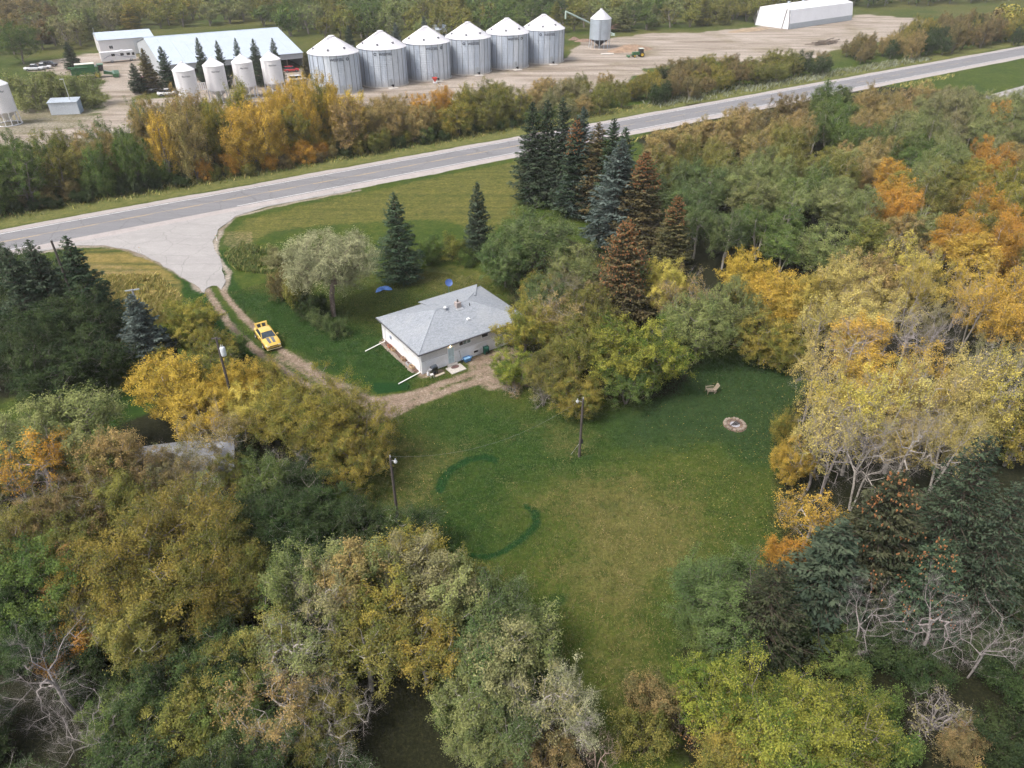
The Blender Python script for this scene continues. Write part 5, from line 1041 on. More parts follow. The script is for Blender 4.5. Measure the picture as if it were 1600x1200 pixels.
# galvanised hopper tank with auger
c = at(940, 80); c = at(940, 13, 13.3); t_ = thing('hopper_tank', 'tall galvanised hopper tank on thin legs with black cone, standing alone', 'hopper tank', (c.x, c.y, 0), camang(c.x, c.y))
M_GT = paint('tank_galvanised', (0.50, 0.56, 0.64), 0.4, 0.5, var=0.08, scale=0.5); TR, TE, TB = 3.9, 10.0, 3.1
for k in range(3):
    z0, z1 = TB + (TE - TB) * k / 3, TB + (TE - TB) * (k + 1) / 3 - 0.02; MB().lathe([(TR, z0), (TR + 0.03 * (k % 2), z0 + 0.03), (TR + 0.03 * (k % 2), z1)], n=36).build('wall_ring', M_GT, t_, True)
MB().lathe([(TR + 0.12, TE - 0.05), (TR + 0.1, TE), (0.45, 13.0), (0.45, 13.3), (0, 13.3)], n=36).build('roof', M_BINR, t_, True); MB().lathe([(TR - 0.1, TB), (0.45, 0.9), (0.45, 0.7), (0, 0.7)], n=36).build('cone', paint('cone_black', (0.02, 0.02, 0.03), 0.5), t_, True)
for i in range(14): a = 6.283 * i / 14; MB().tube((math.cos(a) * TR, math.sin(a) * TR, TB + 0.5), (math.cos(a) * (TR + 0.1), math.sin(a) * (TR + 0.1), 0), 0.09, n=6).build('leg', M_GT, t_)
b = MB()
for s in (-0.28, 0.28): b.box((TR + 0.18, s, 6.4), (0.05, 0.05, 7.0))
for i in range(20): b.box((TR + 0.18, 0, 3.0 + 0.35 * i), (0.04, 0.56, 0.05))
b.build('ladder', paint('ladder_dark', (0.14, 0.16, 0.19), 0.5, 0.4), t_); MB().lathe([(0, 0.1), (TR + 0.6, 0.1), (TR + 0.7, -0.02)], n=30).build('pad', paint('pad_earth', (0.33, 0.27, 0.22), 0.9), t_)
q = at(949, 85); tag(MB().box((0, 0, 0.15), (4.6, 1.6, 0.3)).build('concrete_block', M_CONC, None, loc=(q.x, q.y, 0), rot=(0, 0, 0.2)), 'long pale concrete block in front of the lone hopper tank', 'block')
a0 = at(884, 18, 12.0); a1 = at(924, 37, 7.0); t_ = thing('grain_auger', 'long pale green grain auger reaching up behind the lone hopper tank', 'auger', (a1.x, a1.y, 0), 0)
M_AUG = paint('auger_green', (0.42, 0.52, 0.46), 0.5); v = a0 - Vector((a1.x, a1.y, 0)); w_ = Vector((0, 0, 7.0)); d_ = (w_ - v); MB().tube(v, w_ + d_ * 0.9, 0.32, n=10).build('tube', M_AUG, t_); MB().tube(v, v - Vector((0, 0, 2.4)), 0.28, n=8).build('spout', M_AUG, t_)
low = w_ + d_ * 0.9; MB().box((low.x, low.y, max(0.5, low.z - 0.2)), (1.4, 1.4, 0.8)).build('intake', M_AUG, t_)
for s in (-1, 1): MB().tube(v.lerp(low, 0.55), (v.lerp(low, 0.62).x + 0.3, v.lerp(low, 0.62).y + s * 1.6, 0.0), 0.09, n=6).build('leg', M_AUG, t_)
# ------------------------------------------------------------------ barn, shop, shed, fabric building
M_TINB = paint('roof_steel_blue', (0.50, 0.56, 0.64), 0.4, 0.35, var=0.05, scale=0.3); M_SHOP = paint('shop_white', (0.66, 0.64, 0.64), 0.5, var=0.06, scale=0.4); M_BARNW = paint('barn_grey', (0.36, 0.38, 0.40), 0.6, var=0.08)
e0, e1 = at(300, 98, 4.6), at(474, 82, 4.6); bd = (e1 - e0).normalized(); ba = math.atan2(bd.y, bd.x); BL = (e1 - e0).length
org = Vector((e1.x, e1.y, 0)); RZ = 9.2; Lb = (at(452, 40, RZ) - at(240, 54, RZ)).length * 0.98; ridge = at(450, 40, RZ) - org; BDp = max(9.0, min(26.0, abs(-ridge.x * math.sin(ba) + ridge.y * math.cos(ba))))
t_ = thing('pole_barn', 'long open-fronted barn with pale blue steel roof behind the spruces', 'barn', org, ba)
def panel(x0_, x1_, y0_, z0_, y1_, z1_, th=0.09): 
    return MB().add([(x0_, y0_, z0_), (x1_, y0_, z0_), (x1_, y1_, z1_), (x0_, y1_, z1_), (x0_, y0_, z0_ - th), (x1_, y0_, z0_ - th), (x1_, y1_, z1_ - th), (x0_, y1_, z1_ - th)], [(0, 1, 2, 3), (7, 6, 5, 4), (0, 4, 5, 1), (1, 5, 6, 2), (2, 6, 7, 3), (0, 3, 7, 4)])
npan = 12
for k in range(npan):
    xa, xb = -Lb + Lb * k / npan, -Lb + Lb * (k + 1) / npan - 0.03
    panel(xa, xb, 0, 4.6, BDp, RZ).build('roof_panel', M_TINB, t_); panel(xb, xa, 2 * BDp, 4.6, BDp, RZ).build('roof_panel', M_TINB, t_)
MB().tube((-Lb, BDp, RZ), (0, BDp, RZ), 0.16, n=6).build('ridge_cap', M_TINB, t_)
MB().b2((-Lb + 0.2, 2 * BDp - 0.5, 0), (-0.2, 2 * BDp - 0.4, 4.6)).build('rear_wall', M_BARNW, t_)
MB().b2((-Lb + 0.2, 0.3, 2.9), (-0.2, 0.4, 4.5)).build('front_fascia', M_BARNW, t_)
for x in (-0.35, -Lb + 0.25): MB().extr([(0.4, 0), (2 * BDp - 0.5, 0), (2 * BDp - 0.5, 4.5), (BDp, RZ - 0.15), (0.4, 4.5)], 0, x, x + 0.1).build('end_wall', M_BARNW, t_)
for k in range(9): MB().box((-0.3 - (Lb - 0.6) * k / 8, 0.5, 1.5), (0.2, 0.2, 3.0)).build('post', paint('barn_post', (0.16, 0.12, 0.09), 0.9), t_)
# white shop left of the barn
s0, s1 = at(160, 88), at(246, 82); sa = math.atan2((s1 - s0).y, (s1 - s0).x); SL = (s1 - s0).length
t_ = thing('white_shop', 'white metal shop building behind the motorhome', 'workshop', (s0.x, s0.y, 0), ba); SL = min(SL, 24); SHH = 5.2
MB().b2((0, 0, 0), (SL, 16, SHH)).build('wall', M_SHOP, t_); panel(-0.3, SL + 0.3, -0.4, SHH, 8, SHH + 1.6).build('roof', M_TINB, t_); panel(SL + 0.3, -0.3, 16.4, SHH, 8, SHH + 1.6).build('roof', M_TINB, t_)
for x in (0.02, SL - 0.06): MB().extr([(0.05, SHH), (15.95, SHH), (8, SHH + 1.5)], 0, x, x + 0.05).build('gable', M_SHOP, t_)
MB().b2((SL * 0.62, -0.06, 0), (SL * 0.62 + 4.5, -0.005, 4.4)).build('overhead_door', paint('shop_door', (0.58, 0.58, 0.60), 0.5), t_)
window(t_, 3, 4.2, 2.2, 3.2, 2, -0.002); MB().tube((-0.4, 0.6, 0), (-0.4, 0.6, 9.2), 0.06).build('mast', M_GALV, t_)
# small blue white shed by the willow bushes + yard light pole
q = at(103, 179); t_ = thing('steel_shed', 'small pale blue steel shed in front of the big grey bush', 'shed', (q.x, q.y, 0), R(12)); M_SS = paint('shed_pale_blue', (0.56, 0.60, 0.66), 0.45, 0.2, var=0.05)
for k in range(10): MB().box((-3.1 + 0.69 * k, 0, 1.5), (0.66, 0.06 + 0.03 * (k % 2), 3.0)).build('wall_panel', M_SS, t_)
MB().b2((-3.44, 0.05, 0), (3.44, 3.4, 2.95)).build('wall', paint('shed_side_blue', (0.30, 0.38, 0.48), 0.5), t_); panel(-3.6, 3.6, -0.25, 3.05, 3.6, 3.5).build('roof', M_TINB, t_)
q = at(116, 177); t_ = thing('yard_lamp_mast', 'leaning grey steel lamp mast in front of the pale blue shed', 'lamp mast', (q.x, q.y, 0), R(200)); MB().tube((0, 0, 0), (0, 0, 8.3), 0.11, 0.07).build('mast', M_GALV, t_); MB().box((0.35, 0, 8.3), (0.9, 0.3, 0.16)).build('lamp_head', M_LAMP, t_)
q = at(127, 172); t_ = thing('electric_box', 'short white electric box on a post beside the pale blue shed', 'electric box', (q.x, q.y, 0), 0); MB().box((0, 0, 0.8), (0.2, 0.2, 1.6)).build('post', M_POLE, t_); MB().box((0, -0.15, 1.5), (0.5, 0.25, 0.8)).build('box', M_LAMP, t_)
# fabric covered building at the back
f0, f1, f2 = at(1232.5, 46), at(1330, 31.5), at(1185.5, 38); fa = math.atan2((f1 - f0).y, (f1 - f0).x); FL = (f1 - f0).length; fe = f2 - f0; FW = max(16.0, min(30.0, abs(-fe.x * math.sin(fa) + fe.y * math.cos(fa))))
t_ = thing('fabric_building', 'big white covered storage building on the bare earth at the back', 'storage building', (f0.x, f0.y, 0), fa); M_FAB = paint('fabric_white', (0.70, 0.70, 0.73), 0.5, var=0.04, scale=0.2); M_BAND = paint('band_grey', (0.40, 0.44, 0.48), 0.5)
MB().extr([(0, 2.2), (FW, 2.2), (FW - 1.2, 7.4), (FW / 2, 9.0), (1.2, 7.4)], 0, 0, FL).build('cover', M_FAB, t_); MB().b2((-0.02, -0.03, 0), (FL + 0.02, FW + 0.03, 2.195)).build('base_band', M_BAND, t_)
MB().b2((-0.06, 0.4, 0), (-0.025, FW - 0.4, 5.9)).build('end_wall', M_FAB, t_)
for y, dy in ((0.0, 1.2), (FW, -1.2)): MB().tube((-0.12, y, 0), (-0.12, y + dy, 7.4), 0.16, n=6).build('edge_frame', paint('frame_black', (0.03, 0.03, 0.035), 0.5), t_)
MB().tube((-0.12, 3.6, 0), (-0.12, 2.6, 7.7), 0.16, n=6).build('edge_frame', paint('frame_black', (0.03, .03, .03)), t_)
for k in range(4): MB().box((FL * (0.2 + 0.22 * k), FW / 2, 9.2), (0.9, 0.9, 0.7)).build('roof_vent', M_BAND, t_)
# little roofed hut seen between the bins
q = at(686, 62); t_ = thing('pump_hut', 'small grey gabled hut peeping out behind the grain bins', 'hut', (at(686, 38, 5.2).x, at(686, 38, 5.2).y, 0), ba); MB().b2((-2.4, -2, 0), (2.4, 2, 3.6)).build('wall', M_SHOP, t_)
for s in (-1, 1): MB().add([(-2.7, s * 2.4, 3.5), (2.7, s * 2.4, 3.5), (2.7, 0, 5.2), (-2.7, 0, 5.2)], [(0, 1, 2, 3)]).build('roof', M_TINB, t_)
MB().extr([(-2, 3.6), (2, 3.6), (0, 5.05)], 0, -2.35, 2.35).build('gable', M_SHOP, t_); MB().box((1.0, -2.03, 1.4), (1.0, 0.06, 2.2)).build('door', M_DARK, t_)

# ------------------------------------------------------------------ vehicles and machines in the yard
M_RVW = paint('rv_white', (0.64, 0.63, 0.64), 0.35, var=0.04, coat=0.4); M_RVS = paint('rv_stripe', (0.30, 0.30, 0.36), 0.4)
q = at(187, 96); t_ = thing('motorhome', 'long white motorhome with grey swoosh parked by the white shop', 'motorhome', (q.x, q.y, 0), ba + R(2)); rl = 11.0
MB().extr([(-rl / 2, 0.55), (rl / 2 - 0.3, 0.55), (rl / 2, 1.2), (rl / 2, 2.1), (rl / 2 - 0.55, 3.35), (-rl / 2 + 0.1, 3.35), (-rl / 2, 3.2)], 1, -1.25, 1.25).build('body', M_RVW, t_)
for x in (-1.6, 1.2, 3.2): MB().box((x, -1.26, 2.35), (1.1, 0.04, 0.75)).build('side_window', M_GLASS, t_)
MB().box((rl / 2 - 0.75, -1.26, 2.25), (0.8, 0.04, 0.85)).build('cab_window', M_GLASS, t_); MB().add([(rl / 2 + 0.012, -1.1, 2.12), (rl / 2 + 0.012, 1.1, 2.12), (rl / 2 - 0.46, 1.1, 3.2), (rl / 2 - 0.46, -1.1, 3.2)], [(0, 1, 2, 3)]).build('windscreen', M_GLASS, t_)
pts = [(-4.9, -1.275, 1.2), (-3.4, -1.275, 1.9), (-1.5, -1.275, 2.45), (0.5, -1.275, 1.9), (2.6, -1.275, 1.3), (5.0, -1.275, 1.1)]
b = MB()
for a_, b_ in zip(pts[:-1], pts[1:]): b.add([a_, b_, (b_[0], b_[1], b_[2] + 0.22), (a_[0], a_[1], a_[2] + 0.22)], [(0, 1, 2, 3)])
b.build('swoosh_stripe', M_RVS, t_)
for x in (-2.4, 3.7):
    for s in (-1, 1): wheel(t_, x, s * 1.1, 0.45, 0.3)
MB().box((1.5, 0, 3.5), (1.0, 0.9, 0.3)).build('air_conditioner', M_RVW, t_)
def simple_car(px, py, rz, L, Wd, Ht, col, label, cat, kind='car', name='parked_car', grp='vehicles in the farmyard'):
    q = at(px, py); t_ = thing(name, label, cat, (q.x, q.y, 0), rz, grp); m = paint('car_' + '_'.join('%d' % int(k * 100) for k in col), col, 0.3, var=0.03, coat=0.8); k = L / 4.8; z = Ht / 1.75
    bs = [(-2.38 * k, Wd * 0.44, 0.42, 0.95 * z, 0.02), (-2.2 * k, Wd * 0.49, 0.34, 1.02 * z, 0.02), (-0.6 * k, Wd * 0.5, 0.32, 1.0 * z, 0.02), (0.9 * k, Wd * 0.5, 0.32, 1.0 * z, 0.03), (2.1 * k, Wd * 0.48, 0.34, 0.92 * z, 0.03), (2.38 * k, Wd * 0.42, 0.42, 0.8 * z, 0.0)]
    car_body(bs).build('body', m, t_, True)
    xr0, xr1 = (-2.1 * k, 0.5 * k) if kind != 'truck' else (-0.55 * k, 0.55 * k)
    def cab(i, zt): return [(xr0 - 0.25 * k * (1 - i), -Wd * (0.44 - 0.06 * i), zt), (xr1 + 0.75 * k * (1 - i), -Wd * (0.44 - 0.06 * i), zt), (xr1 + 0.75 * k * (1 - i), Wd * (0.44 - 0.06 * i), zt), (xr0 - 0.25 * k * (1 - i), Wd * (0.44 - 0.06 * i), zt)]
    b = MB().add(cab(0, 1.0 * z) + cab(1, Ht - 0.06), [(0, 1, 5, 4), (1, 2, 6, 5), (2, 3, 7, 6), (3, 0, 4, 7)]); b.build('windows', M_GLASS, t_)
    b = MB().add(cab(1, Ht - 0.055) + [(x, y * 0.97, zz + 0.055) for x, y, zz in cab(1, Ht - 0.055)], [(4, 5, 6, 7), (0, 1, 5, 4), (1, 2, 6, 5), (2, 3, 7, 6), (3, 0, 4, 7)]); b.build('roof', m, t_)
    if kind == 'truck': MB().b2((-2.25 * k, -Wd * 0.41, 1.0 * z + 0.02), (-0.85 * k, Wd * 0.41, 1.0 * z + 0.035)).build('cargo_bed', M_DARK, t_)
    for x in (-1.45 * k, 1.45 * k):
        for s in (-1, 1): wheel(t_, x, s * Wd * 0.46, 0.36, 0.24)
    for s in (-1, 1): MB().box((2.36 * k, s * Wd * 0.34, 0.68 * z), (0.08, 0.26, 0.14)).build('headlight', paint('headlight', (.75, .75, .72)), t_); MB().box((-2.36 * k, s * Wd * 0.36, 0.75 * z), (0.06, 0.2, 0.16)).build('tail_light', paint('tail_red', (.35, .01, .01)), t_)
    return t_
simple_car(54, 110, R(15), 5.6, 2.0, 1.9, (0.72, 0.73, 0.75), 'white pickup truck, outermost of the trucks by the big green tree', 'pickup', 'truck', 'pickup_truck')
simple_car(67, 108, R(25), 5.4, 2.0, 1.85, (0.70, 0.69, 0.70), 'white and dark pickup truck in the middle of the three by the trees', 'pickup', 'truck', 'pickup_truck')
simple_car(78, 104, R(20), 5.2, 1.95, 1.8, (0.03, 0.02, 0.022), 'black car, innermost of the row by the big green tree', 'car', 'car')
simple_car(230, 128, R(30), 4.7, 1.9, 1.6, (0.30, 0.025, 0.02), 'dark red car half hidden among the lane spruces', 'car')
simple_car(234, 143, R(10), 4.4, 1.9, 1.5, (0.72, 0.70, 0.70), 'white car seen below the lane spruces', 'car')
simple_car(262, 149, R(20), 5.2, 2.0, 1.8, (0.76, 0.74, 0.74), 'white pickup beside the first hopper bin', 'pickup', 'truck', 'pickup_truck')
simple_car(456, 112, R(20), 4.8, 1.9, 1.7, (0.45, 0.02, 0.03), 'red car under the end of the open barn', 'car')
simple_car(466, 126, R(30), 4.9, 1.95, 1.6, (0.74, 0.73, 0.74), 'white car between the last hopper bin and the first grain bin', 'car')
# green combine with yellow wheels
M_JG = paint('machine_green', (0.035, 0.125, 0.045), 0.4, var=0.1, coat=0.4); M_JY = paint('machine_yellow', (0.60, 0.40, 0.03), 0.4)
q = at(150, 121); t_ = thing('combine_harvester', 'green combine harvester with yellow wheels beside the lone spruce', 'combine', (q.x, q.y, 0), ba + R(-4))
MB().extr([(-6.4, 1.3), (1.2, 1.1), (1.4, 3.3), (-2.6, 3.5), (-6.2, 3.0)], 1, -1.5, 1.5).build('body', M_JG, t_); MB().extr([(-5.0, 3.45), (0.4, 3.32), (0.6, 4.0), (-4.6, 4.1)], 1, -1.45, 1.45).build('grain_tank', M_JG, t_)
MB().b2((-4.9, -1.4, 4.105), (0.5, 1.4, 4.2)).build('tank_cover', paint('cover_cream', (0.55, 0.52, 0.46), 0.6), t_)
MB().extr([(1.2, 1.7), (2.7, 1.9), (2.9, 3.5), (1.4, 3.6)], 1, -1.1, 1.1).build('cab', M_GLASS, t_); MB().b2((1.1, -1.2, 3.6), (3.0, 1.2, 3.8)).build('cab_roof', M_JG, t_)
MB().extr([(2.4, 0.9), (5.0, 0.5), (5.0, 1.2), (2.6, 1.9)], 1, -0.8, 0.8).build('feeder_house', M_JG, t_); MB().extr([(4.9, 0.25), (6.6, 0.15), (6.4, 0.7), (5.0, 1.3)], 1, -3.4, 3.4).build('header', M_JG, t_)
for k in range(6): MB().box((6.1, -2.9 + 1.16 * k, 0.95), (1.5, 0.5, 0.4)).build('snout', M_JG, t_)
for s in (-1, 1): wheel(t_, 0.6, s * 1.75, 0.98, 0.7, M_JY); wheel(t_, -4.8, s * 1.4, 0.62, 0.45, M_JY)
MB().tube((-1.5, -1.6, 3.3), (-6.8, -1.7, 3.5), 0.2).build('unloading_tube', M_JG, t_)
# small tractor on the bare earth
q = at(997, 89); t_ = thing('farm_tractor', 'small green tractor parked alone on the bare earth', 'tractor', (q.x, q.y, 0), R(195))
MB().b2((-0.2, -0.5, 0.8), (2.3, 0.5, 1.75)).build('bonnet', M_JG, t_); MB().b2((-1.6, -0.7, 0.7), (-0.2, 0.7, 1.4)).build('chassis', M_JG, t_)
MB().extr([(-1.7, 1.4), (-0.15, 1.4), (-0.25, 2.7), (-1.6, 2.7)], 1, -0.75, 0.75).build('cab', M_GLASS, t_); MB().b2((-1.8, -0.85, 2.7), (-0.1, 0.85, 2.85)).build('cab_roof', paint('tractor_roof', (0.50, 0.52, 0.46), 0.5), t_)
for s in (-1, 1): wheel(t_, -1.0, s * 1.0, 0.88, 0.5, M_JY); wheel(t_, 1.7, s * 0.8, 0.5, 0.3, M_JY); MB().tube((2.3, s * 0.55, 0.9), (3.6, s * 0.6, 0.5), 0.08).build('loader_arm', M_JG, t_)
MB().box((3.8, 0, 0.45), (0.6, 1.9, 0.6)).build('bucket', M_JG, t_); MB().tube((1.4, 0.25, 1.7), (1.4, 0.25, 2.5), 0.05).build('exhaust', M_DARK, t_)
# heaps of earth and the log pile
def heap(px, py, L, Wd, Ht, col, label, cat='earth heap', name='earth_heap', seed=1, rz=0.3):
    q = at(px, py); n = 26; rg_ = np.random.default_rng(seed); xs = np.linspace(-1, 1, n); A, B_ = np.meshgrid(xs, xs); r = np.sqrt(A ** 2 + B_ ** 2)
    z = np.clip(1 - r ** 1.4, 0, 1) * (0.6 + 0.8 * vnoise(A * 3 + seed * 9, B_ * 3, 1.0, seed, 3)); V = np.c_[(A * L / 2).ravel(), (B_ * Wd / 2).ravel(), (z * Ht - 0.06).ravel()]
    i = np.arange(n - 1)[None] + np.arange(n - 1)[:, None] * n; F = np.stack([i, i + 1, i + 1 + n, i + n], -1).reshape(-1, 4)
    o = bpy.data.objects.new(name, mesh_np(name, V, F, 4, (paint('heap_%d' % seed, col, 0.95, var=0.3, scale=0.8, dirt=tuple(k * 0.5 for k in col)),))); link(o); o.location = (q.x, q.y, 0); o.rotation_euler = (0, 0, rz); tag(o, label, cat, 'earth heaps in the farmyard')
heap(985, 78, 20, 9, 1.9, (0.25, 0.17, 0.115), 'long brown earth heap behind the small tractor', seed=1, rz=0.5)
heap(897, 62, 5, 3, 1.0, (0.18, 0.12, 0.09), 'small dark earth heap behind the last grain bin', seed=2); heap(915, 64, 10, 4, 0.9, (0.20, 0.13, 0.095), 'dark low earth heap left of the lone hopper tank', seed=3)
heap(965, 44, 9, 4, 2.0, (0.24, 0.14, 0.10), 'reddish brown earth heap at the wood edge behind the lone hopper tank', seed=4); heap(1170, 47, 26, 7, 0.8, (0.27, 0.20, 0.13), 'flat tan earth heap in front of the white storage building', seed=5, rz=0.6)
rl_ = random.Random(12); q = at(1290, 68); t_ = thing('log_pile', 'tangled grey pile of logs on the bare earth by the brown bushes', 'log pile', (q.x, q.y, 0), 0.5)
for k in range(34):
    a = rl_.uniform(-0.6, 0.6); L = rl_.uniform(2.5, 6); x, y, z = rl_.uniform(-7, 7), rl_.uniform(-2, 2), rl_.uniform(0.1, 1.3); d = Vector((math.cos(a), math.sin(a), rl_.uniform(-0.08, 0.12))) * L / 2
    MB().tube(Vector((x, y, z)) - d, Vector((x, y, z)) + d, rl_.uniform(0.10, 0.2), n=6).build('log', paint('log_grey', (0.17, 0.135, 0.11), 0.95, var=0.3), t_)
q = at(230, 1178); t_ = thing('pipe_railing', 'thin white bent pipe frame under the dark trees at the bottom edge', 'pipe frame', (at(232, 1165, 1.0).x, at(232, 1165, 1.0).y, 0), 0)
MB().path([(-2.4, -0.7, 0.9), (0, 0, 1.0), (0.1, 0.6, 2.6)], 0.03, 6).build('pipe', M_PIPE, t_); MB().tube((0, 0, 0), (0, 0, 1.0), 0.03).build('leg', M_PIPE, t_); MB().tube((-2.4, -0.7, 0), (-2.4, -0.7, 0.9), 0.03).build('leg', M_PIPE, t_)
